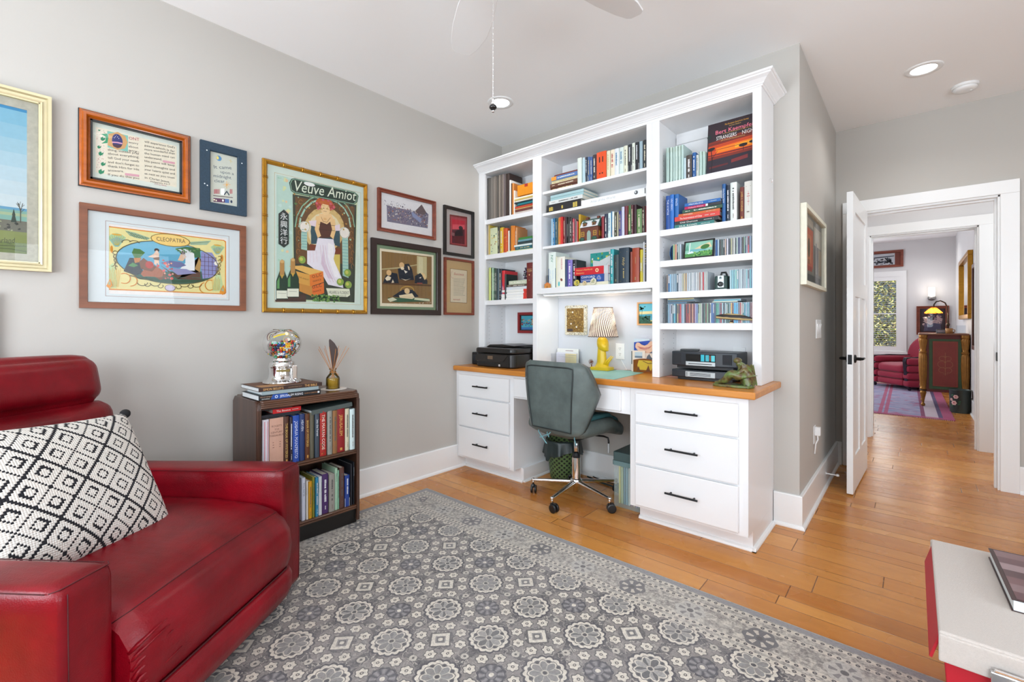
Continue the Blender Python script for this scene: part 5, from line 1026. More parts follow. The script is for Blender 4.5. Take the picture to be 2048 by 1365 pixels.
'poster':[('p','c8d9b0',[(650,8010),(5910,8290),(5670,710),(690,620)]),('p','bcd9cb',[(680,7980),(1690,8010),(1690,690),(710,650)]),('s',8,24,['a9d0b8','d8e0a8','c8e2d8','e8c9a0'],700,3000,1600,8000,60,160),('p','3a4034',[(1690,7040),(5810,7190),(5670,750),(1800,820)]),('p','6a4a28',[(1840,6920),(5670,7030),(5580,3300),(1880,2930)]),('s',9,60,['c08a40','8a5a2c','a9c8a0','5c7a44'],1750,4200,5500,7200,40,100),('l','a8cfb8',100,[(5390,5690),(5280,6300),(4970,6790),(4510,7110),(3950,7210),(3380,7090),(2850,6780),(2430,6310),(2170,5750),(2070,5160)]),('l','8fbf9f',60,[(5670,5730),(5540,6430),(5180,7000),(4640,7350),(3990,7460),(3330,7320),(2730,6960),(2250,6430),(1950,5790),(1840,5120)]),('p','d8b878',[(4980,5450),(4890,4940),(4650,4480),(4290,4110),(3850,3890),(3390,3840),(2970,3950),(2640,4210),(2420,4590),(2350,5040),(2420,5510),(2640,5960),(2970,6330),(3390,6570),(3850,6660),(4290,6570),(4650,6320),(4890,5930)]),('p','e6d7ae',[(4710,5320),(4640,4910),(4450,4530),(4150,4230),(3800,4050),(3440,4000),(3100,4100),(2820,4310),(2650,4620),(2590,5000),(2650,5390),(2820,5760),(3100,6060),(3440,6250),(3800,6320),(4150,6250),(4450,6040),(4640,5720)]),('e','34505a',3620,4990,860,910,0),('p','34505a',[(2790,5430),(3080,5480),(3080,4260),(2790,4230)]),('p','34505a',[(4310,5350),(4660,5400),(4660,4300),(4310,4340)]),('p','a9cfc0',[(2190,5170),(2550,5230),(2550,3800),(2190,3830)]),('p','a9cfc0',[(4800,5000),(5210,5060),(5250,2330),(4840,2460)]),('e','efe8dc',2400,5210,310,330,0),('l','8aa08c',20,[(2710,5260),(2640,5460),(2460,5550),(2250,5470),(2120,5280),(2120,5050),(2250,4900),(2460,4890),(2640,5030),(2710,5260)]),('e','efe8dc',4980,5240,350,360,0),('l','8aa08c',20,[(5330,5290),(5240,5510),(5040,5600),(4810,5520),(4660,5310),(4660,5070),(4810,4900),(5040,4890),(5240,5050),(5330,5290)]),('p','7a3a20',[(2710,4220),(4750,4150),(4710,3800),(2710,3820)]),('p','d8c060',[(3530,3670),(4660,3800),(4660,2370),(4220,2660)]),('p','ece6ee',[(3200,4650),(4220,4710),(4350,4010),(4220,3410),(4750,2370),(4890,1660),(3870,1810),(3530,2360),(2550,3000),(2550,3800),(3030,3850)]),('p','dcc8d8',[(3530,3920),(3660,3110),(4220,2160),(3870,2220),(3410,3080)]),('p','f6f2f4',[(3870,4450),(4220,4330),(4220,3500),(4660,2280),(4310,2340),(3870,3540)]),('p','5a3428',[(3280,5670),(4350,5770),(4290,4840),(3370,4670),(3200,5090)]),('p','eec58a',[(3080,5960),(3370,6060),(3410,5860),(3280,5190),(3410,4800),(3200,4650),(3020,5150)]),('p','eec58a',[(3960,5950),(4310,6010),(4400,5360),(4220,4710),(4000,4880),(4130,5320)]),('p','f0c890',[(3280,6160),(4050,6300),(4220,6000),(3790,5590),(3370,5690)]),('p','ead6dc',[(2630,5600),(3120,5730),(3080,5320),(2790,5350)]),('p','ead6dc',[(4310,5600),(4660,5740),(4660,5320),(4350,5270)]),('e','c05a28',3660,6810,590,420,0),('e','f3cf98',3690,6520,300,370,0),('e','b03a3a',3240,6680,180,200,0),('e','b03a3a',4120,6770,190,220,0),('p','c8642c',[(3200,6800),(3530,7070),(3960,7070),(4220,6920),(3870,6810),(3530,6820)]),('l','8a4a3a',20,[(3580,6380),(3770,6390)]),('e','6a4030',3580,6560,40,30,0),('e','6a4030',3810,6590,30,20,0),('l','d8b8c4',30,[(3530,4240),(3660,3270),(3870,2630),(4220,2000)]),('l','d8b8c4',20,[(3690,4260),(3810,3290),(4030,2650),(4380,2010)]),('l','d8b8c4',20,[(3350,4220),(3470,3250),(3690,2620),(4030,1980)]),('l','e6cfd6',20,[(2710,3820),(2750,3100)]),('l','e6cfd6',20,[(2910,3840),(2950,3120)]),('l','e6cfd6',20,[(3120,3860),(3160,3140)]),('l','6fa8a8',30,[(2220,5020),(2530,5040)]),('l','6fa8a8',30,[(2220,4850),(2530,4860)]),('l','6fa8a8',30,[(2220,4670),(2530,4690)]),('l','6fa8a8',30,[(2220,4500),(2530,4510)]),('l','6fa8a8',30,[(2220,4320),(2530,4340)]),('l','6fa8a8',30,[(2220,4150),(2530,4160)]),('l','6fa8a8',30,[(2220,3980),(2530,3990)]),('l','6fa8a8',30,[(4820,4750),(5230,4760)]),('l','6fa8a8',30,[(4820,4550),(5230,4560)]),('l','6fa8a8',30,[(4820,4340),(5230,4350)]),('l','6fa8a8',30,[(4820,4140),(5230,4150)]),('l','6fa8a8',30,[(4820,3940),(5230,3940)]),('l','6fa8a8',30,[(4820,3730),(5230,3740)]),('l','6fa8a8',30,[(4820,3530),(5230,3530)]),('l','6fa8a8',30,[(4820,3330),(5230,3320)]),('l','6fa8a8',30,[(4820,3120),(5230,3120)]),('l','6fa8a8',30,[(4820,2920),(5230,2910)]),('l','6fa8a8',30,[(4820,2720),(5230,2710)]),('l','6fa8a8',30,[(4820,2510),(5230,2500)]),('l','c08a40',20,[(2260,6730),(2220,6780),(2170,6790),(2110,6770),(2060,6720),(2040,6650),(2050,6590),(2090,6550),(2150,6540),(2210,6570)]),('l','c08a40',20,[(2610,6560),(2570,6610),(2520,6630),(2460,6610),(2410,6550),(2390,6490),(2400,6420),(2440,6380),(2500,6370),(2560,6400)]),('l','c08a40',20,[(2960,6810),(2930,6860),(2870,6870),(2810,6850),(2760,6800),(2740,6730),(2750,6670),(2790,6620),(2850,6610),(2910,6640)]),('l','c08a40',20,[(3330,6640),(3290,6690),(3230,6700),(3170,6680),(3120,6630),(3100,6560),(3110,6490),(3150,6450),(3210,6440),(3270,6470)]),('l','c08a40',20,[(3700,6890),(3660,6940),(3600,6960),(3540,6940),(3490,6880),(3470,6810),(3480,6740),(3520,6700),(3580,6690),(3640,6720)]),('l','c08a40',20,[(4070,6720),(4040,6770),(3980,6780),(3910,6760),(3860,6710),(3840,6640),(3850,6570),(3900,6530),(3960,6520),(4020,6550)]),('l','c08a40',20,[(4460,6980),(4420,7030),(4360,7040),(4290,7020),(4240,6970),(4220,6890),(4230,6830),(4280,6780),(4340,6770),(4400,6800)]),('l','c08a40',20,[(4850,6800),(4810,6850),(4750,6870),(4680,6850),(4630,6790),(4610,6720),(4620,6650),(4670,6600),(4730,6590),(4800,6630)]),('l','c08a40',20,[(5250,7060),(5210,7120),(5150,7130),(5080,7110),(5030,7050),(5010,6980),(5020,6910),(5060,6870),(5130,6860),(5200,6890)]),('l','b87a38',20,[(2090,5950),(2080,6010),(2050,6050),(2010,6070),(1960,6050),(1930,6010),(1910,5940),(1910,5880),(1930,5820),(1960,5790)]),('l','b87a38',20,[(2200,5590),(2190,5650),(2160,5700),(2120,5710),(2070,5700),(2040,5650),(2010,5590),(2020,5520),(2040,5460),(2070,5430)]),('l','b87a38',20,[(2090,5190),(2080,5250),(2050,5300),(2010,5320),(1960,5300),(1930,5260),(1910,5190),(1910,5120),(1930,5070),(1960,5040)]),('l','b87a38',20,[(2200,4830),(2190,4890),(2160,4940),(2120,4960),(2070,4940),(2040,4900),(2010,4830),(2020,4760),(2040,4710),(2070,4680)]),('l','b87a38',20,[(2090,4430),(2080,4500),(2050,4540),(2010,4560),(1960,4550),(1930,4500),(1910,4440),(1910,4370),(1930,4320),(1960,4280)]),('l','b87a38',20,[(2200,4070),(2190,4130),(2160,4180),(2120,4200),(2070,4190),(2040,4140),(2010,4080),(2020,4010),(2040,3950),(2070,3920)]),('l','b87a38',20,[(2090,3680),(2080,3740),(2050,3790),(2010,3810),(1960,3790),(1930,3750),(1910,3690),(1910,3620),(1930,3560),(1960,3530)]),('l','b87a38',20,[(2200,3310),(2190,3380),(2160,3420),(2120,3440),(2070,3430),(2040,3390),(2010,3320),(2020,3260),(2040,3200),(2070,3160)]),('l','b87a38',20,[(5530,6140),(5520,6210),(5490,6260),(5450,6280),(5400,6260),(5370,6210),(5350,6140),(5350,6070),(5370,6010),(5410,5970)]),('l','b87a38',20,[(5620,5720),(5610,5790),(5580,5850),(5540,5870),(5500,5850),(5460,5800),(5440,5730),(5440,5660),(5460,5590),(5500,5560)]),('l','b87a38',20,[(5530,5280),(5520,5350),(5490,5400),(5450,5420),(5400,5400),(5370,5360),(5350,5290),(5350,5210),(5370,5150),(5410,5110)]),('l','b87a38',20,[(5620,4860),(5610,4930),(5580,4980),(5540,5000),(5500,4990),(5460,4940),(5440,4870),(5440,4800),(5460,4730),(5500,4700)]),('l','b87a38',20,[(5530,4420),(5520,4490),(5490,4540),(5450,4560),(5400,4540),(5370,4500),(5350,4430),(5350,4350),(5370,4290),(5410,4250)]),('l','b87a38',20,[(5620,4000),(5610,4070),(5580,4120),(5540,4140),(5500,4130),(5460,4080),(5440,4010),(5440,3940),(5460,3870),(5500,3840)]),('l','b87a38',20,[(5530,3550),(5520,3620),(5490,3680),(5450,3700),(5400,3680),(5370,3640),(5350,3570),(5350,3500),(5370,3430),(5410,3390)]),('l','b87a38',20,[(5620,3130),(5610,3200),(5580,3260),(5540,3280),(5500,3260),(5460,3220),(5440,3150),(5440,3080),(5460,3010),(5500,2970)]),('e','d0606c',3130,6780,80,80,0),('e','d0606c',3330,6580,80,80,0),('e','d0606c',3220,6460,70,80,0),('e','d0606c',4030,6920,80,80,0),('e','d0606c',4240,6750,80,90,0),('e','d0606c',4100,6580,80,80,0),('e','d0606c',3530,7090,80,80,0),('e','d0606c',3870,7110,80,90,0),('e','c8a860',4890,5440,60,60,0),('e','c8a860',4830,5810,70,50,0),('e','c8a860',4680,6120,60,60,0),('e','c8a860',4440,6370,60,60,0),('e','c8a860',4140,6510,60,60,0),('e','c8a860',3790,6560,60,50,0),('e','c8a860',3440,6490,60,60,0),('e','c8a860',3110,6320,60,60,0),('e','c8a860',2830,6080,60,50,0),('e','c8a860',2610,5760,60,60,0),('e','c8a860',2480,5410,50,60,0),('e','c8a860',2430,5050,50,60,0),('l','8a5a30',20,[(3410,5980),(3530,5720),(3790,5720),(4000,6040)]),('e','e8b878',3660,5900,100,70,0),('l','3c201c',20,[(3240,5500),(4310,5580)]),('l','3c201c',20,[(3280,5190),(4290,5260)]),('p','2a3c30',[(1480,7660),(1610,7920),(1800,8000),(5670,8020),(5940,7820),(5860,7410),(5620,7180),(1800,7100),(1580,7210)]),('l','a8d4b4',30,[(1550,7630),(1650,7870),(1800,7950),(5640,7970),(5860,7780),(5790,7440),(5600,7230),(1820,7160),(1620,7260),(1550,7630)]),('t','e6eed8','Veuve Amiot',1690,7240,920,'F',2.8,4105,0.25),('p','26302c',[(880,5730),(1180,6030),(1460,5790),(1460,4050),(1190,3800),(880,3980)]),('t','eef2ee','永',960,5460,440,'L',0,1.0,0),('t','eef2ee','興',960,4990,440,'L',0,1.0,0),('t','eef2ee','洋',960,4520,440,'L',0,1.0,0),('t','eef2ee','行',960,4050,440,'L',0,1.0,0),('p','4a3228',[(690,730),(2470,1240),(2470,680),(710,620)]),('p','c98a3c',[(2070,1770),(2870,1740),(2870,1020),(2070,1300)]),('p','e0702a',[(2830,1620),(3580,1910),(3600,1260),(2850,980)]),('p','e9b860',[(1460,2740),(2230,2850),(3530,2610),(2710,2330)]),('p','d9a048',[(1690,2520),(2710,2330),(2710,1640),(1770,1830)]),('p','e07a2c',[(2690,2330),(3530,2610),(3580,1950),(2710,1610)]),('t','4a2a1c','O.L.C',2850,2130,260,'F',17.6,629,0),('t','4a2a1c','FRANCE',2900,1890,140,'F',18.4,538,0),('t','4a2a1c','O.L.C',2850,1490,260,'F',16.7,626,0),('t','4a2a1c','FRANCE',2900,1250,140,'F',16.4,532,0),('t','6a4a24','VEUVE AMIOT',1860,2150,120,'F',-13.5,771,0),('p','1f3a28',[(750,760),(750,1830),(960,2460),(960,2840),(1190,2860),(1190,2480),(1410,1880),(1410,780)]),('p','b8894a',[(950,2150),(950,2990),(1070,3100),(1200,3020),(1200,2170)]),('e','d8b070',1070,2970,120,90,0),('p','5f9a5a',[(800,1380),(800,1800),(930,2080),(930,1390)]),('p','e9ecd8',[(770,1270),(1400,1300),(1400,840),(770,810)]),('l','8a8a7a',20,[(850,1120),(1300,1120)]),('p','c8a040',[(970,2190),(1180,2210),(1070,1970)]),('p','1f3a28',[(1350,890),(1350,1980),(1580,2620),(1580,3010),(1800,3030),(1800,2640),(2040,2040),(2040,920)]),('p','b8894a',[(1560,2310),(1560,3160),(1690,3270),(1820,3190),(1820,2330)]),('e','d8b070',1690,3140,110,90,0),('p','5f9a5a',[(1400,1520),(1400,1950),(1540,2230),(1540,1530)]),('p','e9ecd8',[(1370,1410),(2030,1450),(2030,970),(1370,940)]),('l','8a8a7a',20,[(1460,1260),(1920,1260)]),('p','c8a040',[(1580,2350),(1800,2370),(1690,2130)]),('p','e6e8cf',[(3700,1590),(5300,1640),(5350,1220),(5160,1080),(3870,1060)]),('l','3c4a38',25,[(3700,1590),(5300,1640),(5350,1220),(5160,1080),(3870,1060),(3700,1590)]),('t','2c3230','St HILAIRE-St FLORENT',3750,1240,280,'F',0.8,1500,0),('t','2c3230','FRANCE',4220,1110,90,'F',0.7,850,0),('s',5,90,['3f6a38','5a8a44','2f5230','7aa050'],2800,750,4600,1150,50,100),('e','8aa848',2230,3200,210,230,0),('e','c8c860',2180,3230,100,110,0),('e','8aa848',5160,2660,240,240,0),('e','c8c860',5110,2690,110,120,0),('e','8aa848',5210,1890,240,240,0),('e','c8c860',5150,1930,110,110,0),('e','8aa848',4660,2030,240,230,0),('e','c8c860',4610,2060,110,120,0),('e','f6f6f2',2670,7840,340,120,0)],
'battle':[('p','7a7488',[(750,1890),(1890,1880),(3160,1920),(3760,2530),(4190,2020),(4400,1910),(4320,830),(780,750)]),('s',2,230,['4a4658','9a8a90','c8b8a8','6a5a68','a86a50','d8d0cc','38405a'],850,900,4300,2050,25,70),('p','8a94b8',[(2810,1860),(3760,1450),(3640,1130),(2930,1490)]),('p','6a5a5c',[(3180,1930),(3760,2530),(4190,2020),(4010,1790),(3400,1770)]),('s',4,40,['6a6478','8a8090'],500,1850,2500,2250,10,40),('l','9a9a9a',8,[(1340,2100),(1450,1840)]),('l','b0b0b0',8,[(1560,2190),(1580,1870)])],
'court':[('p','ece0c4',[(700,4560),(5390,4610),(5360,610),(720,570)]),('p','8a6a3c',[(830,4380),(5210,4470),(5210,830),(870,780)]),('l','6f5230',16,[(890,4330),(890,2180)]),('l','6f5230',16,[(1150,4340),(1150,2190)]),('l','6f5230',16,[(1400,4340),(1400,2200)]),('l','6f5230',16,[(1660,4350),(1660,2200)]),('l','6f5230',16,[(1930,4360),(1930,2210)]),('l','6f5230',16,[(2190,4370),(2190,2220)]),('l','6f5230',16,[(2460,4380),(2460,2230)]),('l','6f5230',16,[(2730,4390),(2730,2240)]),('l','6f5230',16,[(3010,4390),(3010,2250)]),('l','6f5230',16,[(3290,4400),(3290,2260)]),('l','6f5230',16,[(3570,4410),(3570,2270)]),('l','6f5230',16,[(3860,4420),(3860,2280)]),('l','6f5230',16,[(4150,4430),(4150,2280)]),('l','6f5230',16,[(4450,4440),(4450,2290)]),('l','6f5230',16,[(4740,4450),(4740,2300)]),('l','6f5230',16,[(5050,4460),(5050,2310)]),('l','6a5030',16,[(980,2020),(980,980)]),('l','6a5030',16,[(1290,2040),(1290,990)]),('l','6a5030',16,[(1600,2060),(1600,1000)]),('l','6a5030',16,[(1920,2080),(1920,1010)]),('l','6a5030',16,[(2240,2100),(2240,1030)]),('l','6a5030',16,[(2560,2120),(2560,1040)]),('l','6a5030',16,[(2900,2140),(2900,1050)]),('l','6a5030',16,[(3230,2170),(3230,1060)]),('l','6a5030',16,[(3570,2190),(3570,1080)]),('l','6a5030',16,[(3920,2210),(3920,1090)]),('l','6a5030',16,[(4270,2230),(4270,1100)]),('l','6a5030',16,[(4630,2250),(4630,1120)]),('l','6a5030',16,[(4990,2280),(4990,1130)]),('p','c9bd8e',[(3820,4380),(4730,4400),(4730,2820),(3820,3080)]),('p','d8cfa4',[(3970,4330),(4370,4330),(4370,2960),(3970,3010)]),('p','b8a878',[(850,3170),(2420,3430),(3870,3770),(3820,3680),(2420,3330),(850,3080)]),('p','5a3c22',[(890,2190),(5150,2330),(5150,2200),(890,2090)]),('p','6a4a28',[(2210,2550),(3620,2570),(3620,2250),(2240,2220)]),('p','1c222e',[(2150,3290),(2520,3360),(2750,3660),(3090,3730),(3380,3360),(3570,2570),(3180,2540),(2800,2480),(2280,2540)]),('p','e0d4b8',[(2420,2600),(2800,2480),(3280,2660),(2850,2540)]),('p','1c222e',[(940,2190),(1150,2700),(1600,2970),(2100,2930),(2240,2240)]),('p','1c222e',[(3620,2860),(4120,3140),(4790,2620),(4790,2350),(3620,2330)]),('e','e0b880',2490,3560,220,210,0),('e','f0dcb8',2540,3340,150,110,0),('p','e8e0d0',[(2660,3240),(2990,3130),(2800,2990)]),('p','e8d0a8',[(2990,3570),(3140,3500),(3180,3260),(3060,3290)]),('e','e0b880',1420,2930,200,200,0),('p','f0e0c0',[(1110,2510),(1330,2720),(1600,2620),(1510,2420),(1240,2350)]),('p','e8d8b8',[(1730,2480),(1850,2270),(1630,2230)]),('p','e8c890',[(4220,3190),(4530,3090),(4680,2780),(4530,2640),(4320,2950)]),('p','f0e4cc',[(4000,2760),(4220,2860),(4170,2740)]),('p','2c5a3c',[(1330,1180),(4890,1270),(4890,1050),(2150,890),(1460,920)]),('p','d8d8b8',[(1290,1080),(1730,1220),(2100,1060),(1510,880)]),('p','d4d8b4',[(3620,1280),(4990,1220),(5020,1050),(3570,1120)]),('p','1c222e',[(1690,1270),(2520,1790),(3480,1840),(3970,1380),(3380,1230),(2420,1230)]),('l','c8a050',90,[(3530,1800),(3500,1900),(3400,1990),(3240,2050),(3050,2070),(2850,2060),(2670,2010),(2520,1940),(2420,1840),(2390,1740)]),('e','e4c490',2940,1730,230,210,0),('p','f0dcb4',[(2240,1380),(2800,1480),(3380,1590),(3620,1280),(3380,1170),(2330,1210)]),('l','a88a5a',20,[(2280,1260),(3570,1300)]),('p','9a4a3a',[(3820,2390),(4320,2420),(4320,2330),(3820,2300)])],
'redportrait':[('p','7a3030',[(650,3260),(2550,3380),(2550,890),(650,860)]),('p','a8424a',[(760,3120),(2440,3220),(2440,980),(760,970)]),('p','c0283c',[(900,2930),(2290,3010),(2260,2310),(900,2090)]),('p','d8505c',[(960,2530),(2250,2680),(2250,2300),(960,2130)]),('p','5a1c28',[(900,2090),(2260,2310),(2260,1070),(900,1020)]),('p','26141c',[(1170,1610),(1240,1990),(1600,2200),(2030,2220),(2100,1740)]),('e','2c161c',1840,2350,230,170,0),('p','8a5a5c',[(830,1870),(1170,1840),(1150,1610),(830,1610)])],
'textpanel':[('p','8a7048',[(650,3700),(2500,3690),(2480,980),(650,990)]),('p','e2d2b4',[(690,3670),(2460,3650),(2430,1020),(690,1030)]),('t','b8443c','Success',1010,3210,280,'F',0.5,1110,0.3),('l','c07a6c',20,[(880,3460),(810,3420),(760,3340),(730,3250),(720,3150),(750,3050),(800,2980),(870,2940),(940,2940),(1010,2980)]),('l','6a6460',16,[(1010,2890),(2270,2960)]),('l','6a6460',16,[(1010,2780),(2230,2840)]),('l','6a6460',16,[(1010,2680),(2180,2720)]),('l','6a6460',16,[(1010,2570),(2140,2610)]),('l','6a6460',16,[(1010,2460),(2090,2500)]),('l','6a6460',16,[(1010,2350),(2050,2380)]),('l','6a6460',16,[(1010,2240),(2250,2280)]),('l','6a6460',16,[(1010,2130),(2210,2170)]),('l','6a6460',16,[(1010,2020),(2170,2050)]),('l','6a6460',16,[(1010,1910),(2120,1940)]),('l','6a6460',16,[(1010,1800),(2080,1820)]),('l','6a6460',16,[(1010,1690),(2040,1710)]),('l','6a6460',16,[(1010,1580),(2240,1610)]),('t','b8443c','succeed',980,1180,220,'F',0.0,710,0)],
'landscape':[('p','9fc6d4',[(1300,700),(6370,700),(6370,6670),(1300,6670)]),('p','2c86b8',[(1300,6550),(6370,6550),(6370,6670),(1300,6670)]),('p','7ab5ce',[(1300,5970),(6370,5970),(6370,6550),(1300,6550)]),('p','89bbd0',[(1300,5390),(6370,5390),(6370,5970),(1300,5970)]),('p','98c1d1',[(1300,4810),(6370,4810),(6370,5390),(1300,5390)]),('p','a6c7d4',[(1300,4230),(6370,4230),(6370,4810),(1300,4810)]),('p','b2ccd6',[(1300,3650),(6370,3650),(6370,4230),(1300,4230)]),('p','bcd0d7',[(1300,3070),(6370,3070),(6370,3650),(1300,3650)]),('p','c5d5d9',[(1300,2490),(6370,2490),(6370,3070),(1300,3070)]),('p','cad6d8',[(1300,1910),(6370,1910),(6370,2490),(1300,2490)]),('p','5c98b8',[(1300,2460),(6370,2460),(6370,2570),(1300,2570)]),('p','7aa89a',[(1300,2040),(6370,2040),(6370,2460),(1300,2460)]),('p','9cb08a',[(1300,2230),(6370,2230),(6370,2350),(1300,2350)]),('p','6a6a5c',[(1300,1590),(6370,1590),(6370,2040),(1300,2040)]),('s',6,90,['8a8676','4a4c40','9aa07a','3a3c34'],1400,1610,6330,2010,30,90),('p','7f8a4c',[(1300,1060),(6370,1060),(6370,1590),(1300,1590)]),('p','66763c',[(1300,700),(6370,700),(6370,1140),(1300,1140)]),('l','2f3820',20,[(5630,860),(5920,860),(6370,800)]),('l','2f3820',20,[(5630,970),(6370,1020)]),('t','3a4030','Garland',5430,1050,300,'F',7.2,635,0.3),('t','3a4030','1961',5810,1030,120,'F',4.1,140,0),('p','26382c',[(5920,1960),(6000,2470),(6080,1980)]),('p','26382c',[(5950,2240),(6000,2520),(6050,2250)]),('l','4a4a40',30,[(6190,1980),(6190,2460),(6130,2760)]),('l','4a4a40',20,[(6190,2430),(6250,2780)]),('l','4a4a40',15,[(6190,2540),(6070,2740)]),('l','4a4a40',12,[(6150,2650),(6190,2840)]),('l','4a4a40',12,[(6230,2640),(6300,2730)]),('l','4a4a40',12,[(6120,2690),(6100,2810)]),('l','4a4a40',15,[(6190,2390),(6300,2560)])],
'collage':[('p','8f8c80',[(300,300),(7600,300),(7600,4300),(300,4300)]),('p','d4643c',[(1000,1200),(4000,1200),(4000,3600),(1000,3600)]),('p','e08a5c',[(1500,1500),(3400,1500),(3400,3200),(1500,3200)]),('e','5a5a38',2500,2400,400,600,0),('p','a86a44',[(2100,1400),(2800,1400),(2800,1700),(2100,1700)]),('p','6e6a62',[(4400,600),(6000,600),(6000,3400),(4400,3400)]),('p','cfc8b4',[(4400,2800),(7200,2800),(7200,4000),(4400,4000)]),('p','9a968c',[(5000,1000),(5600,1000),(5600,3000),(5000,3000)]),('p','b0432c',[(1200,1000),(3600,1000),(3600,1300),(1200,1300)]),('p','c4b6a0',[(600,3700),(4000,3700),(4000,4200),(600,4200)]),('p','4a4a44',[(600,400),(7000,400),(7000,800),(600,800)]),('p','b09a78',[(6200,1000),(7400,1000),(7400,2700),(6200,2700)])]}
def picture(label, loc, rz, w, h, fw, fmat, depth=.022, profile='flat', mat_col=None, mat_in=None, art=None, ops=None, lip=None, glass=True, extra=None, name='framed_picture', group=None):
    """frame in the local xz plane, lower-left corner of the back at the origin, facing -y"""
    t = thing(name, label, 'picture', loc, rz, group)
    mb = MB()
    prof = {'flat': [(0, 0), (0, depth), (fw * .92, depth), (fw, depth * .8), (fw, 0)],
            'round': [(0, 0), (0, depth * .55), (fw * .12, depth * .62), (fw * .14, depth * .75), (fw * .35, depth), (fw * .6, depth * .98), (fw * .8, depth * .7), (fw * .82, depth * .55), (fw, depth * .45), (fw, 0)],
            'step': [(0, 0), (0, depth), (fw * .3, depth * .95), (fw * .45, depth * .65), (fw * .75, depth * .6), (fw * .8, depth * .8), (fw, depth * .7), (fw, 0)]}[profile]
    def corner(cx, cz, sx, sz): return [(cx + sx * d, -y, cz + sz * d) for d, y in prof]
    cs = [corner(0, 0, 1, 1), corner(w, 0, -1, 1), corner(w, h, -1, -1), corner(0, h, 1, -1)]
    n = len(prof); v = [p for c in cs for p in c]; fs = []; 
    for k in range(4):
        k2 = (k + 1) % 4
        for i in range(n): fs.append((k * n + i, k * n + (i + 1) % n, k2 * n + (i + 1) % n, k2 * n + i))
    mb.add(v, fs, fmat)
    if extra: extra(mb)
    fr = mb.build('frame', t, smooth=(profile == 'round'))
    if profile == 'round': fr.data.set_sharp_from_angle(angle=R(40))
    b = MB(); b.box(fw * .5, -.0045, fw * .5, w - fw * .5, -.001, h - fw * .5, ink(mat_col or 'e8e4dc')); b.build('backing', t)
    if lip:
        l_ = MB(); lc, lw = lip
        for q in ((fw, fw, w - fw, fw + lw), (fw, h - fw - lw, w - fw, h - fw), (fw, fw, fw + lw, h - fw), (w - fw - lw, fw, w - fw, h - fw)): l_.box(q[0], -depth * .72, q[1], q[2], -.004, q[3], lc)
        l_.build('inner_lip', t)
    if mat_in:
        m_ = MB(); a0, c0, a1, c1, mc, ln = mat_in
        for q in ((fw, fw, w - fw, c0), (fw, c1, w - fw, h - fw), (fw, c0, a0, c1), (a1, c0, w - fw, c1)): m_.box(q[0], -.0065, q[1], q[2], -.0046, q[3], mc)
        if ln:
            g = .012
            for q in ((a0 - g, c0 - g, a1 + g, c0 - g + .0015), (a0 - g, c1 + g - .0015, a1 + g, c1 + g), (a0 - g, c0 - g, a0 - g + .0015, c1 + g), (a1 + g - .0015, c0 - g, a1 + g, c1 + g)): m_.box(q[0], -.0068, q[1], q[2], -.0064, q[3], ln)
        m_.build('mat_board', t)
    m2 = MB(); draw(m2, (metres(ART[art]) if art else []) + (ops or []), y0=-.0047, step=.00003)
    if m2.v: m2.build('print', t)
    if glass:
        g_ = MB(); yg = -depth * .45 - .003; g_.add([(fw * .9, yg, fw * .9), (w - fw * .9, yg, fw * .9), (w - fw * .9, yg, h - fw * .9), (fw * .9, yg, h - fw * .9)], [(0, 1, 2, 3)], M_GLASS); g_.build('glass', t)
    return t
XW = XL + .0005
M_SILVER = mat('champagne_gilt', 'c9bd98', .35, .35, vary=.12, scale=15)
M_LINEN = mat('linen_liner', 'b9b7a8', .8, vary=.22, scale=60, bump=.2)
M_EBONY = mat('ebonised_wood', '1c1a1a', .35, vary=.1)
M_DKBROWN = mat('dark_brown_frame', '2c1d18', .4, vary=.15)
M_GOLD = mat('gilt_bamboo', 'b8842a', .28, .75, vary=.3, scale=25)
M_MAT_W = mat('white_mat_board', 'dde5e6', .85, vary=.02)
LZ = (0.637, 0.07, 0.667)
p = picture('wide gilt frame with a pale blue landscape, cut off by the left image edge', (XW, -.55, 1.374), R(90), .708, .74, .034, M_SILVER, .03, 'step', 'b9b7a8', (.13, LZ[1], LZ[0], LZ[2], M_LINEN, None), 'landscape', lip=(mat('pale_gilt', 'ddd2a8', .35, .4), .004))
picture('orange wood frame around an illuminated verse in black lettering', (XW, .244, 1.767), R(90), .409, .337, .036, M_ORANGEW, .03, 'round', 'dfe6da', None, 'verse', lip=(M_EBONY, .007), extra=lambda mb: [mb.box(*q, M_EBONY) for q in ((-.003, -.012, -.003, .412, 0, .001), (-.003, -.012, .336, .412, 0, .340), (-.003, -.012, 0, .001, 0, .337), (.408, -.012, 0, .412, 0, .337))])
picture('small dark blue weave frame around a cross-stitch house sampler', (XW, .697, 1.745), R(90), .217, .359, .045, mat('blue_weave', '22394a', .6, vary=.35, scale=120, bump=.4), .018, 'flat', 'b9bcb0', None, 'midnight', glass=False)
o = [('e', 'e8f0f4', x, z, .003, .003, 0) for x, z in ((.028, .31), (.03, .128), (.018, .135), (.192, .285))]
m2 = MB(); draw(m2, o, y0=-.0183); q = m2.build('pearl_beads', [x for x in D.objects if x.get('label', '').startswith('small dark blue weave')][0])
picture('wide brown wood frame holding a coloured label of an oval river scene', (XW, .244, 1.225), R(90), .665, .465, .028, M_REDWOOD, .022, 'flat', 'efe9e4', (.0995, .068, .575, .388, M_MAT_W, mat('mat_line', '9a7060', .7)), 'cleopatra')
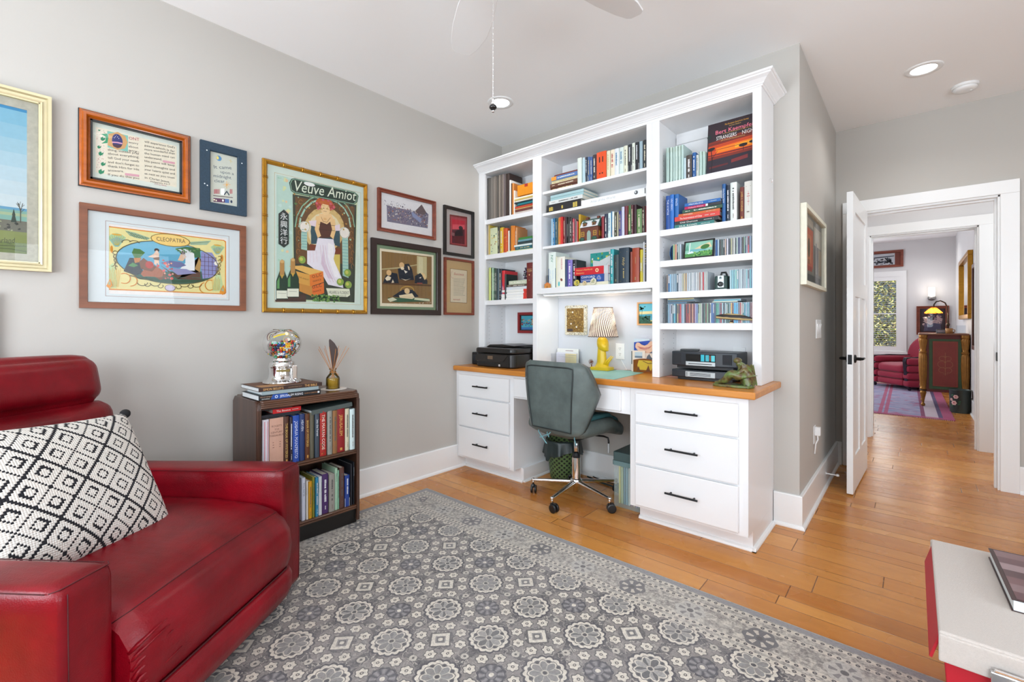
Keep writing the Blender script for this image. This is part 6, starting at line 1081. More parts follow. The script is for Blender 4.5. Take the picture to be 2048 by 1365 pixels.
def bamboo(mb):
    for k in range(1, 8):
        z = .872 * k / 8
        for x in (.013, .644): mb.ball((x, -.016, z), (.0155, .0135, .0045), M_GOLD, 12, 6); mb.ball((x, -.016, z + .009), (.0150, .013, .003), M_GOLD, 12, 6)
    for k in range(1, 6):
        x = .657 * k / 6
        for z in (.013, .859): mb.ball((x, -.016, z), (.0045, .0135, .0155), M_GOLD, 12, 6); mb.ball((x + .009, -.016, z), (.003, .013, .015), M_GOLD, 12, 6)
picture('tall gilt bamboo frame with a champagne poster of a seated woman', (XW, .996, 1.220), R(90), .657, .872, .026, M_GOLD, .026, 'round', 'd8e6da', (.078, .072, .600, .795, mat('pale_green_mat', 'd5e4d8', .85, vary=.02), mat('mat_gold_line', 'c8a860', .6)), 'poster', extra=bamboo)
picture('mahogany frame with a white-matted crowded battle print', (XW, 1.733, 1.795), R(90), .500, .296, .026, M_REDWOOD2, .022, 'step', 'e6e4e6', None, 'battle')
picture('dark brown frame, green mat, print of four robed men at a court bench', (XW, 1.683, 1.220), R(90), .600, .520, .040, M_DKBROWN, .022, 'flat', '7d9472', None, 'court')
picture('narrow black frame, grey mat, small red portrait print', (XW, 2.318, 1.698), R(90), .323, .388, .024, M_EBONY, .02, 'flat', 'b9b0ac', None, 'redportrait')
picture('narrow brown frame, tan mat, small lettered sheet beside the bookcase', (XW, 2.323, 1.226), R(90), .317, .452, .018, M_REDWOOD2, .02, 'flat', 'c9a878', None, 'textpanel')
picture('cream-edged frame with an orange and grey collage on the wall by the door', (XS + .0005, 3.02, 1.378), R(90), .79, .462, .025, mat('whitewashed_frame', 'dcd9c6', .5, vary=.1), .03, 'flat', '8f8c80', None, 'collage')
# a sliver of dark frame at the left image edge
picture('black frame corner low on the left wall under the gilt landscape', (XW, -.45, .95), R(90), .447, .33, .03, M_EBONY, .03, 'flat', 'cfcabb', None, None, [('s', 4, 30, ['5a6a5a', '8a9a8a'], .06, .06, .38, .27, .01, .03)])
# niche and bay pictures
picture('small red-framed bright painting behind the printer', (-2.553, 2.986, 1.075), 0, .24, .177, .022, mat('red_frame', '8c2020', .4, vary=.15), .018, 'flat', '1c1c1c', None, None, [('p', '48b0c4', [(.032, .03), (.208, .03), (.208, .147), (.032, .147)]), ('s', 6, 60, ['c04c48', '3c6c3c', '2c4c8c', 'd8a060', '8c3040'], .035, .055, .2, .12, .004, .010), ('p', '3c78b8', [(.032, .03), (.208, .03), (.208, .05), (.032, .05)])])
picture('small pale wood frame with a palm beach painting in the desk niche', (-1.452, 2.986, 1.145), 0, .21, .160, .011, mat('pale_orange_wood', 'd09a64', .5, vary=.12), .015, 'flat', '4c98a8', None, None,
    [('p', '5cb0c0', [(.011, .08), (.2, .08), (.2, .149), (.011, .149)]), ('p', 'd8c890', [(.011, .075), (.2, .07), (.2, .1), (.011, .095)]), ('p', '3c90a4', [(.011, .05), (.2, .04), (.2, .08), (.011, .075)]), ('p', 'd0c068', [(.05, .03), (.2, .04), (.2, .025), (.09, .02)]), ('p', '24503c', [(.011, .011), (.2, .011), (.2, .025), (.08, .028), (.05, .06), (.011, .065)]), ('s', 8, 24, ['2c6450', '1c4834'], .012, .02, .09, .06, .005, .012), ('l', '2c5040', .003, [(.03, .06), (.035, .12)]), ('s', 3, 12, ['2c6450'], .02, .11, .055, .13, .004, .010)], glass=False)
# collage plaque with scalloped edge
t = thing('shell_plaque', 'brown beaded keepsake plaque with a scalloped pale edge, desk niche wall', 'wall plaque', (-2.063, 2.9885, 1.070))
mb = MB(); P = []
W_, H_ = .195, .225
for i in range(17): P.append((W_ * i / 17, -.004 * (i % 2)))
for i in range(20): P.append((W_ + .004 * (i % 2), H_ * i / 20))
for i in range(17): P.append((W_ - W_ * i / 17, H_ + .004 * (i % 2)))
for i in range(20): P.append((-.004 * (i % 2), H_ - H_ * i / 20))
mb.prism([(a, b) for a, b in P], -.012, 0, mat('cream_border', 'cfc6ae', .5, vary=.3, scale=90), 'y'); mb.build('border', t)
m2 = MB(); draw(m2, [('p', '7a5a20', [(.015, .02), (.17, .02), (.17, .205), (.015, .205)]), ('s', 2, 260, ['5c4418', '9c8040', '3c3018', 'b09860', '7a5a20', 'a88838'], .015, .02, .17, .205, .002, .006), ('p', '3c3030', [(.02, .025), (.07, .025), (.07, .045), (.02, .045)])] + [('e', 'e0d8c8', x, z, .007, .007, 0) for x, z in ((.07, .175), (.055, .085), (.105, .06))] + [('s', 11, 60, ['4c4840', 'f0ece0', '8a8070'], .0, .0, .195, .018, .002, .004), ('s', 12, 60, ['4c4840', 'f0ece0'], .175, .0, .195, .225, .002, .004), ('s', 13, 60, ['4c4840', 'f0ece0'], 0, .208, .195, .225, .002, .004)], y0=-.0122); m2.build('mosaic', t)
# outlets, switches, hooks
def outlet(label, loc, rz=0, plug=False, kind='outlet'):
    t = thing('wall_outlet' if kind == 'outlet' else 'light_switch', label, kind, loc, rz)
    MB().box(-.035, -.005, -.057, .035, 0, .057, M_TRIM).build('cover_plate', t, bevel=.002)
    m2 = MB()
    if kind == 'outlet':
        for z in (-.02, .02):
            m2.lathe([(.0165, 0), (.0165, .0015)], M_TRIM, 20, c=(0, -.0065, z), axis='y')
            for x in (-.006, .006): m2.box(x - .001, -.0071, z, x + .001, -.0064, z + .008, M_BLACK)
            m2.box(-.002, -.0071, z - .009, .002, -.0064, z - .005, M_BLACK)
        m2.build('sockets', t)
    if plug: MB().lathe([(.001, -.03), (.012, -.03), (.014, -.02), (.014, -.0065)], M_BLKP, 16, c=(0, 0, -.02), axis='y').build('plug', t, smooth=True)
    return t
outlet('white outlet with a black plug behind the stereo', (-.792, 2.987, .955), plug=True)
outlet('white outlet plate beside the yellow lamp in the niche', (-1.59, 2.9885, .955))
t = outlet('three-gang white rocker switch plate near the door', (XS + .0005, 3.655, 1.12), R(90), kind='light switch')
for o in list(t.children): D.objects.remove(o)
MB().box(-.10, -.006, -.062, .10, 0, .062, M_TRIM).build('cover_plate', t, bevel=.002)
for x in (-.06, 0, .06):
    mb = MB(); mb.prism([(-.006, -.033), (-.008, .0), (-.0125, .033), (-.005, .034), (-.005, -.034)], x - .016, x + .016, M_TRIM, 'x'); mb.build('rocker', t)
t = thing('plug_adapter', 'white plug adapter and thin cord low on the wall by the door', 'plug', (XS, 3.50, .44), R(90))
MB().box(-.035, -.005, -.057, .035, 0, .057, M_TRIM).build('cover_plate', t, bevel=.002)
MB().box(-.016, -.035, -.005, .018, -.005, .050, M_TRIM).build('plug', t, bevel=.004)
MB().tube([(-.005, -.02, -.004), (-.008, -.022, -.03), (-.02, -.012, -.055), (-.022, -.006, -.12)], .004, M_TRIM, 6).build('cord', t)
t = thing('door_stop', 'white spring door stop sticking out of the baseboard', 'door stop', (XS + .016, 3.89, .095))
mb = MB(); mb.lathe([(.010, 0), (.009, .004), (.0045, .006), (.0045, .062)], M_TRIM, 12, axis='x'); mb.build('rod', t, smooth=True)
MB().lathe([(.0045, .060), (.009, .063), (.009, .073), (.006, .078)], M_TRIM, 12, axis='x').build('rubber_tip', t, smooth=True)

# ------------------------------------------------------------------ things on the worktop
WZ = .8222
t = thing('printer', 'black inkjet printer with rounded front on the left end of the worktop', 'printer', (-2.40, 2.70, WZ))
mp = mat('printer_black', '1b1918', .3, vary=.05); mpg = mat('printer_gloss', '231f1d', .12, vary=.03)
def rr(x0, y0, x1, y1, r, n=5):
    P = []
    for cx, cy, a in ((x1 - r, y0 + r, -90), (x1 - r, y1 - r, 0), (x0 + r, y1 - r, 90), (x0 + r, y0 + r, 180)):
        for i in range(n + 1): q = R(a + 90 * i / n); P.append((cx + r * math.cos(q), cy + r * math.sin(q)))
    return P
MB().prism(rr(-.195, -.20, .205, .17, .045), .002, .105, mp).build('body', t, bevel=.01, seg=3)
MB().prism(rr(-.200, -.205, .210, .165, .045), .108, .148, mp).build('scanner_lid', t, bevel=.012, seg=3)
mb = MB(); mb.prism([(-.17, .148), (.02, .150), (.13, .156), (.13, .164), (.0, .172), (-.13, .168)], -.10, .15, mp, 'y'); mb.build('paper_feeder', t, bevel=.004)
MB().prism([(.03, .1565), (.19, .153), (.19, .160), (.04, .1565)], -.05, .12, M_BLKP, 'y').build('feed_tray', t)
mb = MB(); mb.prism([(-.17, .095), (.155, .095), (.11, .05), (.04, .04), (-.185, .048), (-.185, .08)], -.2035, -.198, mpg, 'y'); mb.build('control_panel', t, bevel=.001)
MB().box(-.05, -.2047, .062, .005, -.2035, .088, mat('lcd', '6a5644', .1)).build('display', t)
MB().prism([(-.17, .040), (.03, .034), (.03, .022), (-.17, .026)], -.2015, -.19, M_BLKP, 'y').build('output_slot', t)
m2 = MB(); draw(m2, [('p', 'd8d8d8', [(.062, .012), (.078, .012), (.078, .027), (.062, .027)]), ('p', '2a2826', [(.066, .015), (.074, .015), (.074, .019), (.066, .019)])], y0=-.2006); m2.build('sticker', t)
t = thing('desk_speaker', 'small black upright speaker behind the left side of the printer', 'speaker', (-2.69, 2.64, WZ))
MB().box(-.045, -.04, 0, .035, .04, .10, M_BLKP).build('cabinet', t, bevel=.008, seg=3)
MB().lathe([(.001, -.042), (.025, -.0415), (.028, -.0405)], mat('speaker_cloth', '22252a', .8), 20, c=(-.005, 0, .055), axis='y', cap=False).build('grille', t)
dm = MB().prism([(-2.0, 2.435), (-1.336, 2.435), (-1.375, 2.955), (-2.0, 2.955)], .8222, .8247, mat('teal_desk_mat', '86b8ae', .55, vary=.06, scale=20)).build('desk_mat', origin=(-1.67, 2.7, .8222)); tag(dm, 'pale teal desk mat lying under the yellow lamp', 'desk mat')
# lamp
LX, LY = -1.66, 2.865
lamp = thing('table_lamp', 'yellow lamp of a stylised head on a long neck, striped pleated shade', 'lamp', (LX, LY, .8249))
my = mat('yellow_glaze', 'd8b41c', .35, vary=.08, scale=12)
MB().box(-.078, -.045, 0, .062, .045, .022, my).build('base', lamp, bevel=.003)
def neck(u, v):
    a = 2 * PI * u; z = .022 + v * .150
    r = .040 - .012 * v + .018 * max(0, (.18 - v)) * 5; e = .85
    return (-.008 - .004 * v + r * math.cos(a), r * e * math.sin(a), z)
mb = MB(); mb.grid(neck, 24, 14, my, cu=True); mb.build('neck', lamp, smooth=True)
def head(u, v):
    a = 2 * PI * u; t_ = PI * v; z = .185 - .052 * math.cos(t_)
    rx, ry = .037 * math.sin(t_) ** .7 + .004, .040 * math.sin(t_) ** .75 + .004
    x, y = rx * math.cos(a), ry * math.sin(a)
    f = max(0, math.cos(a + .9)) ** 3
    x += f * .012 * math.exp(-((v - .35) / .22) ** 2); y -= f * .010 * math.exp(-((v - .35) / .22) ** 2)
    x += .012 * math.exp(-((v - .12) / .14) ** 2)
    return (x - .002 + (.5 - v) * .018, y, z)
mb = MB(); mb.grid(head, 32, 22, my, cu=True)
for zz_, a0 in ((.194, -1.25), (.194, -.35)):
    mb.tube([(.030 * math.cos(a0 + q) + .004, .036 * math.sin(a0 + q) - .002, zz_ - .004 * math.cos(q * 4)) for q in (-.28, -.14, 0, .14, .28)], .0022, my, 6)
mb.tube([(.030, -.030, .198), (.037, -.034, .183), (.033, -.032, .176)], .0035, my, 8); mb.tube([(.022, -.036, .160), (.030, -.032, .158)], .002, my, 6)
mb.build('head', lamp, smooth=True)
mb = MB()
for k, (x1, z1, x2, z2) in enumerate(((.01, .03, .075, .105), (.02, .03, .085, .10), (.03, .026, .07, .085))):
    mb.tube([(x1, -.02 + .008 * k, z1), ((x1 + x2) / 2 - .004, -.02 + .008 * k, (z1 + z2) / 2), (x2, -.014 + .006 * k, z2)], .009, my, 10, r1=.003)
mb.build('hand', lamp, smooth=True)
MB().lathe([(.006, .225), (.006, .30), (.012, .30), (.012, .33)], M_BRASS, 12).build('socket', lamp)
MB().ball((0, 0, .345), .022, emit('bulb_glow', 'ffe2b8', 12.0), 12, 8).build('bulb', lamp, smooth=True)
# pleated shade
ms, nt, b, tc, x, y, z = node_setup('pleated_striped_shade')
ang = y.atan2(x) / (2 * PI); st = ((ang + z * .35) * 40.0).fr()
cc = mixc(nt, st.gt(.62), 'f0e2d4', '4a3430')
for l_ in list(b.outputs[0].links): nt.links.remove(l_)
df = nt.nodes.new('ShaderNodeBsdfDiffuse'); tl = nt.nodes.new('ShaderNodeBsdfTranslucent'); mx_ = nt.nodes.new('ShaderNodeMixShader'); mx_.inputs[0].default_value = .35
nt.links.new(cc, df.inputs[0]); nt.links.new(cc, tl.inputs[0]); nt.links.new(df.outputs[0], mx_.inputs[1]); nt.links.new(tl.outputs[0], mx_.inputs[2]); nt.links.new(mx_.outputs[0], nt.nodes['Material Output'].inputs[0])
mb = MB()
def shade(u, v): a = 2 * PI * u; r = .104 - (.104 - .066) * v + .0013 * math.sin(a * 44 + 7 * v); return (r * math.cos(a), r * math.sin(a), .238 + .205 * v)
mb.grid(shade, 176, 6, ms, cu=True); mb.build('lamp_shade', lamp, smooth=True)
mtr = mat('shade_trim', '5c4a42', .7, vary=.4, scale=150)
mb = MB()
for r_, z_ in ((.105, .238), (.0665, .443)): mb.tube([(r_ * math.cos(2 * PI * i / 60), r_ * math.sin(2 * PI * i / 60), z_ + .002 * (i % 2)) for i in range(60)], .003, mtr, 6, closed=True)
mb.build('shade_trim', lamp)
pl = D.lights.new('lamp_glow', 'POINT'); pl.energy = .9; pl.color = (1, .86, .70); pl.shadow_soft_size = .03
po = D.objects.new('lamp_glow', pl); COL.objects.link(po); po.location = (LX, LY, .8249 + .375)
cd = MB(); cd.tube([(-1.585, 2.92, .8265), (-1.56, 2.94, .8265), (-1.53, 2.97, .827), (-1.56, 2.985, .86), (-1.60, 2.988, .92), (-1.59, 2.99, .935)], .0018, M_TRIM, 6)
tag(cd.build('lamp_cord', origin=(-1.57, 2.96, .826)), 'thin white cord running from the lamp to the niche outlet', 'cord')
# under-shelf strip light in the niche
t = thing('strip_light', 'thin white strip light under the centre shelves lighting the niche', 'light', (-1.68, 2.76, 1.378))
MB().box(-.43, -.012, -.012, .43, .012, 0, M_TRIM).build('housing', t, bevel=.002)
MB().box(-.42, -.008, -.0135, .42, .008, -.012, emit('strip_lens', 'fff6ea', 3.0)).build('lens', t)
sl_ = area('niche_light', (-1.68, 2.80, 1.36), (.8, .02), 1.2, (0, 0, 0), (.96, .97, 1))
# miniature fan
t = thing('miniature_fan', 'tiny copper desk fan ornament left of the yellow lamp', 'ornament', (-1.795, 2.93, .8249))
mc_ = mat('copper', '8a5440', .35, .7, vary=.2)
mb = MB(); mb.lathe([(.016, 0), (.016, .004), (.008, .008), (.004, .012), (.004, .030)], mc_, 16); mb.build('base', t)
mb = MB(); mb.M = Matrix.Translation((0, 0, .047))
for r_ in (.019, .012): mb.tube([(r_ * math.cos(2 * PI * i / 20), -.006, r_ * math.sin(2 * PI * i / 20)) for i in range(20)], .0012, mc_, 5, closed=True)
for i in range(10): a = 2 * PI * i / 10; mb.tube([(0, -.008, 0), (.019 * math.cos(a), -.006, .019 * math.sin(a))], .0008, mc_, 4)
mb.ball((0, 0, 0), (.006, .012, .006), mc_, 10, 6); mb.build('cage', t)
mb = MB(); mb.M = Matrix.Translation((0, 0, .047))
for i in range(4): a = PI / 2 * i; mb.prism([(0, 0), (.015 * math.cos(a), .015 * math.sin(a)), (.014 * math.cos(a + .8), .014 * math.sin(a + .8))], -.003, -.002, mc_, 'y')
mb.build('blades', t)
# letter tray with papers
t = thing('letter_holder', 'clear acrylic letter holder with papers behind the chair back', 'letter holder', (-2.02, 2.92, WZ))
ma = glass_thin('acrylic', (.96, .97, .98), refl=.8)
MB().box(-.115, -.03, 0, .115, -.027, .10, ma).build('front_panel', t); MB().box(-.115, -.03, 0, .115, .05, .003, ma).build('tray', t); MB().box(-.115, .047, 0, .115, .05, .12, ma).build('rear_panel', t)
for i, (c, w_, h_, y_, lb_) in enumerate((('e6e6e0', .20, .135, .035, 'tall white printed sheet standing at the back of the letter holder'), ('dcdce6', .19, .105, .015, 'white envelope with a grey line in the letter holder'), ('e8d8a8', .10, .10, -.005, 'pale yellow card at the right of the letter holder'))):
    mb = MB(); mb.box(-w_ / 2, 0, 0, w_ / 2, .0025, h_, ink(c)); o = mb.build('letter'); o.location = (-2.02 + (.05 if i == 2 else -.005), 2.92 + y_, WZ + .0035); tag(o, lb_, 'paper')
    m2 = MB(); draw(m2, [('l', '7a4850' if i == 0 else '9a9aa8', .004 if i == 0 else .002, [(-.02, h_ * .88), (.05, h_ * .88)]), ('l', 'b0b0b4', .0015, [(-.08, h_ * .7), (.03, h_ * .7)])], y0=-.0001); m2.build('printing', o)
# card rack at the right of the niche
t = thing('napkin_holder', 'brown pressed-metal card rack with a landscape silhouette, niche right side', 'card rack', (-1.375, 2.90, WZ))
mr_ = mat('amber_brown', '8a4c10', .35, .3, vary=.35, scale=40)
P = [(-.07, 0), (.09, 0), (.09, .085)] + [(.09 - .16 * i / 10, .085 + .012 * math.sin(PI * i / 10)) for i in range(1, 10)] + [(-.07, .085)]
MB().prism(P, 0, .004, mr_, 'y').build('front_plate', t); MB().prism(P, .05, .054, mr_, 'y').build('rear_plate', t); MB().box(-.07, .004, 0, .09, .05, .004, mr_).build('tray', t)
m2 = MB(); draw(m2, [('p', 'c8a82c', [(-.03, .085), (.06, .085), (.075, .06), (.06, .02), (-.03, .02), (-.04, .05)]), ('p', '6a3a10', [(-.045, .01), (-.03, .045), (-.02, .015), (-.01, .01)]), ('p', '6a3a10', [(.02, .01), (.04, .055), (.055, .01)]), ('l', '5a3010', .004, [(.0, .08), (.04, .065), (.085, .072)])], y0=-.0002); m2.build('silhouette', t)
def card(label, x, y, z, w, h, col, ops, P=None, rz=0):
    mb = MB()
    if P: mb.prism(P, 0, .0015, ink(col), 'y')
    else: mb.box(0, 0, 0, w, .0015, h, ink(col))
    o = mb.build('postcard'); o.location = (x, y, z); o.rotation_euler = (0, rz, 0); tag(o, label, 'card')
    m2 = MB(); draw(m2, ops, y0=-.0001); m2.build('printing', o); return o
card('blue printed card standing highest in the rack', -1.462, 2.945, WZ + .004, .115, .225, '2c4ca8', [('p', 'c8d4dc', [(0, .2), (.115, .215), (.115, .225), (0, .225)]), ('p', '6a8cb8', [(.02, .05), (.095, .05), (.095, .19), (.02, .19)]), ('p', '2044a0', [(.03, .06), (.115, .06), (.115, .195), (.03, .195)])])
SM = [(.0, .085), (.002, .105), (.012, .118), (.028, .118), (.045, .105), (.068, .098), (.090, .108), (.108, .128), (.13, .13), (.14, .115), (.138, .09), (.12, .06), (.09, .04), (.075, .02), (.06, .02), (.045, .045), (.02, .065)]
card('pink cut-out card of a smiling mouth and chin', -1.445, 2.930, WZ + .085, .14, .13, 'e0b498', [('p', 'c87868', [(.012, .095), (.04, .088), (.07, .084), (.1, .09), (.13, .108), (.10, .078), (.07, .068), (.035, .076)]), ('p', 'f0ece8', [(.035, .081), (.07, .076), (.105, .085), (.07, .073)]), ('l', '3c2420', .0012, [(.03, .082), (.07, .075), (.11, .088)]), ('l', 'b88468', .0015, [(.03, .055), (.055, .045), (.08, .045)])], SM)
card('postcard of a lakeside town, front left of the rack', -1.466, 2.915, WZ + .004, .10, .145, 'e4d4c4', [('p', 'b8c4cc', [(.025, .10), (.08, .10), (.08, .135), (.025, .135)]), ('p', '6c7c8c', [(.025, .095), (.08, .095), (.08, .108), (.025, .108)]), ('p', '3c4440', [(.0, .05), (.006, .05), (.006, .14), (.0, .14)]), ('p', 'd07030', [(.015, .0), (.06, .0), (.06, .07), (.015, .07)])])
card('postcard with a grey castle, front right of the rack', -1.372, 2.918, WZ + .004, .075, .13, 'dcc8b8', [('p', '5c6068', [(.01, .08), (.02, .11), (.035, .125), (.05, .10), (.07, .1), (.07, .075), (.01, .072)])])
# stereo
t = thing('cd_stereo', 'dark grey tabletop CD stereo with a blue-lit display, right bay', 'stereo', (-.918, 2.80, WZ))
mg = mat('graphite_plastic', '242a31', .38, vary=.04); mgd = mat('graphite_dark', '16181c', .5, vary=.04)
def bowed(z0, z1, x0, x1, yb, yf, bow, m): return MB().prism([(x1, yb), (x0, yb), (x0, yf + bow)] + [(x0 + (x1 - x0) * i / 12, yf + bow * (2 * i / 12 - 1) ** 2) for i in range(1, 12)] + [(x1, yf + bow)], z0, z1, m)
bowed(.084, .168, -.185, .185, .13, -.09, .012, mg).build('radio_body', t, bevel=.006, seg=3)
bowed(.068, .084, -.16, .16, .12, -.07, .008, mgd).build('neck', t)
bowed(.016, .060, -.185, .185, .13, -.09, .012, mg).build('changer_body', t, bevel=.005, seg=3)
bowed(.001, .016, -.155, .155, .12, -.07, .008, mgd).build('foot', t)
MB().box(-.094, -.093, .113, .072, -.088, .155, mat('display_black', '0a0c0e', .08)).build('display', t, bevel=.001)
m2 = MB(); draw(m2, [('p', '2cb4c8', [(-.008, .115), (.012, .115), (.012, .153), (-.008, .153)]), ('p', '3ca8b8', [(.018, .116), (.038, .116), (.038, .152), (.018, .152)]), ('p', '58c4d0', [(.050, .116), (.070, .116), (.070, .150), (.050, .150)]), ('p', '8a4838', [(.041, .118), (.047, .118), (.047, .15), (.041, .15)])], y0=-.0932); m2.build('display_segments', t)
MB().box(-.094, -.096, .088, .072, -.088, .111, mat('silver_plastic', 'b8c0c2', .3, .3)).build('disc_panel', t, bevel=.001)
MB().box(-.078, -.0965, .0965, .055, -.0955, .1005, mgd).build('disc_slot', t)
MB().box(-.096, -.096, .021, .072, -.088, .052, mat('silver_plastic', 'b8c0c2')).build('changer_panel', t, bevel=.001)
mb = MB()
for i in range(3): mb.box(-.07, -.0967, .028 + i * .007, .048, -.0957, .031 + i * .007, mgd)
for i in range(4): mb.box(-.092, -.0967, .026 + i * .006, -.084, -.0957, .029 + i * .006, mg)
mb.build('changer_slots', t)
for x in (-.142, .128):
    mb = MB(); yb = -.0915 + .012 * (x / .185) ** 2
    mb.box(x - .030, yb, .100, x + .030, yb + .004, .157, mat('speaker_mesh', '1a1e24', .7, vary=.3, scale=600)); mb.build('speaker_grille', t)
o = MB().box(-.06, -.045, 0, .045, .035, .010, M_BLKP).build('remote_control', bevel=.002); o.location = (-1.02, 2.82, WZ + .1685); o.rotation_euler = (0, 0, R(14)); tag(o, 'flat black remote lying on top of the stereo', 'remote')
# statuette of a reclining mother figure
t = thing('bronze_statuette', 'green-brown glazed statuette of a seated figure leaning over its knees', 'statuette', (-.715, 2.575, WZ))
mbz, nt, b, tc, x, y, z = node_setup('mottled_glaze'); n1 = noise(nt, tc.outputs['Object'], 28, 4, .7); n2 = noise(nt, tc.outputs['Object'], 55, 3)
nt.links.new(mixc(nt, (n1 * 4 - 1.6).op('MULTIPLY', 1, clamp=True), mixc(nt, (n2 * 3 - 1).op('MULTIPLY', 1, clamp=True), '4a3420', '7a6038'), '5a7a40'), b.inputs['Base Color']); b.inputs['Roughness'].default_value = .3
bp = nt.nodes.new('ShaderNodeBump'); bp.inputs['Strength'].default_value = .5; bp.inputs['Distance'].default_value = .004; nt.links.new(n1.s, bp.inputs['Height']); nt.links.new(bp.outputs[0], b.inputs['Normal'])
def skin(name, parent, pts, edges, m, sub=2):
    me = D.meshes.new(name); me.from_pydata([p[:3] for p in pts], edges, []); o = D.objects.new(name, me); COL.objects.link(o)
    if parent: o.parent = parent
    sk = o.modifiers.new('skin', 'SKIN'); 
    for i, p in enumerate(pts): me.skin_vertices[0].data[i].radius = (p[3], p[4] if len(p) > 4 else p[3])
    me.skin_vertices[0].data[0].use_root = True
    s_ = o.modifiers.new('sub', 'SUBSURF'); s_.levels = sub; s_.render_levels = sub; me.materials.append(m); sk.use_smooth_shade = True
    return o
mb = MB(); mb.prism([(-.095, -.03), (-.06, -.045), (.02, -.05), (.085, -.045), (.10, .0), (.095, .05), (.0, .05), (-.07, .02)], 0, .014, mbz); mb.build('plinth', t, bevel=.004)
me_pts = [(.065, .01, .045, .044, .040), (.060, .005, .085, .036, .034), (.044, .0, .110, .024, .026), (.034, -.002, .122, .013), (.020, -.006, .132, .019, .022),
  (.03, -.02, .062, .030), (-.004, -.024, .074, .025), (-.03, -.022, .036, .021), (-.062, -.018, .022, .011), (-.088, -.018, .018, .007),
  (.02, .025, .055, .028), (-.012, .02, .062, .022), (-.035, .014, .030, .014), (-.06, .008, .020, .010),
  (.058, -.026, .095, .012), (.03, -.036, .070, .010), (.0, -.034, .078, .008)]
skin('figure', t, me_pts, [(0, 1), (1, 2), (2, 3), (3, 4), (0, 5), (5, 6), (6, 7), (7, 8), (8, 9), (0, 10), (10, 11), (11, 12), (12, 13), (1, 14), (14, 15), (15, 16)], mbz)
mb = MB(); mb.ball((.022, .004, .139), (.021, .024, .016), mbz, 16, 10)
mb.grid(lambda u, v: (.052 + .040 * math.sin(PI * (u - .5)) + .018 * v, .03 * math.cos(2 * PI * u) + .0, .12 - .105 * v + .004 * math.sin(u * 40)), 30, 12, mbz); mb.build('hair_and_cloak', t, smooth=True)
# coaster-like cards beside the stereo
o = MB().box(-1.172, 2.80, WZ, -1.09, 2.88, WZ + .003, ink('b07a6a')).build('coaster', origin=(-1.13, 2.84, WZ)); tag(o, 'flat pinkish coaster on the worktop left of the stereo', 'coaster')

# ------------------------------------------------------------------ ornaments on the shelves
t = thing('toy_brick_house', 'painted model of a red brick house with snowy roof and two dormers', 'model house', (-1.697, 2.738, 1.7352))
mbk = mat('painted_brick', '6a3a2c', .5, vary=.25, scale=80); mrf = mat('painted_green_roof', '46665c', .5, vary=.3, scale=40); msn = mat('painted_snow', 'd8dce0', .5, vary=.05)
hx, hd, hz = .071, .085, .095
MB().box(-hx, 0, 0, hx, hd, hz, mbk).build('body', t, bevel=.001)
mb = MB(); mb.prism([(-.006, hz), (hd + .006, hz), (hd * .62, hz + .062), (hd * .38, hz + .062)], -hx - .004, hx + .004, mrf, 'x'); mb.v = [(x_, y_, z_) for x_, y_, z_ in mb.v]; mb.build('roof', t, bevel=.002)
mb = MB(); mb.prism([(-.0075, hz + .001), (-.0065, hz + .004), (.024, hz + .050), (.028, hz + .050), (-.002, hz + .001)], -hx, hx, msn, 'x'); mb.build('snow', t)
for x_ in (-.035, .04):
    mb = MB(); mb.box(x_ - .014, -.004, hz + .008, x_ + .014, .03, hz + .030, mbk); mb.prism([(x_ - .018, hz + .030), (x_ + .018, hz + .030), (x_, hz + .043)], -.007, .032, mrf, 'y'); mb.build('dormer', t)
    m2 = MB(); draw(m2, [('e', '3c2c28', x_, hz + .018, .007, .009, 0), ('l', 'c8a040', .0015, [(x_ - .007, hz + .010), (x_ - .007, hz + .024), (x_ + .007, hz + .024), (x_ + .007, hz + .010)])], y0=-.0042); m2.build('dormer_window', t)
mb = MB(); mb.box(-.045, .03, hz + .05, -.025, .05, hz + .078, mbk); mb.box(.045, .03, hz + .05, .063, .05, hz + .075, mbk); mb.build('chimney', t)
m2 = MB(); draw(m2, [('p', '8fa8a0', [(-.017, .002), (.013, .002), (.013, .055), (.006, .068), (-.002, .072), (-.010, .068), (-.017, .055)])], y0=-.0006); m2.build('door', t)
for x_ in (-.052, .045):
    m2 = MB(); draw(m2, [('p', 'c89a34', [(x_ - .013, .034), (x_ + .013, .034), (x_ + .013, .066), (x_ - .013, .066)]), ('p', '54342c', [(x_ - .009, .037), (x_ + .009, .037), (x_ + .009, .063), (x_ - .009, .063)]), ('l', 'c89a34', .002, [(x_, .036), (x_, .064)]), ('l', 'c89a34', .002, [(x_ - .009, .05), (x_ + .009, .05)])], y0=-.0006); m2.build('window', t)
mb = MB()
for x_ in (-.055, .045): mb.ball((x_, -.008, .012), (.022, .008, .014), mat('shrub_paint', '2c5040', .6, vary=.3, scale=60), 12, 8)
mb.build('shrubs', t, smooth=True)
m2 = MB(); m2.M = Matrix.Translation((hx + .0004, 0, 0)) @ Matrix.Rotation(R(90), 4, 'Z')
draw(m2, [('p', 'b88a30', [(a, .03), (a + .016, .03), (a + .016, .065), (a, .065)]) for a in (.012, .035, .058)], y0=0); m2.build('side_windows', t)
t = thing('toy_wooden_house', 'tiny orange wooden house on the lowest centre shelf, far left', 'model house', (-2.055, 2.728, 1.4222))
mo_ = mat('raw_orange_wood', 'c8843c', .6, vary=.15)
MB().box(-.024, -.0, 0, .024, .014, .026, mo_).build('body', t); MB().prism([(-.027, .026), (.027, .026), (.0, .042)], -.001, .015, mat('orange_roof', 'd87c3c', .6, vary=.1), 'y').build('roof', t)
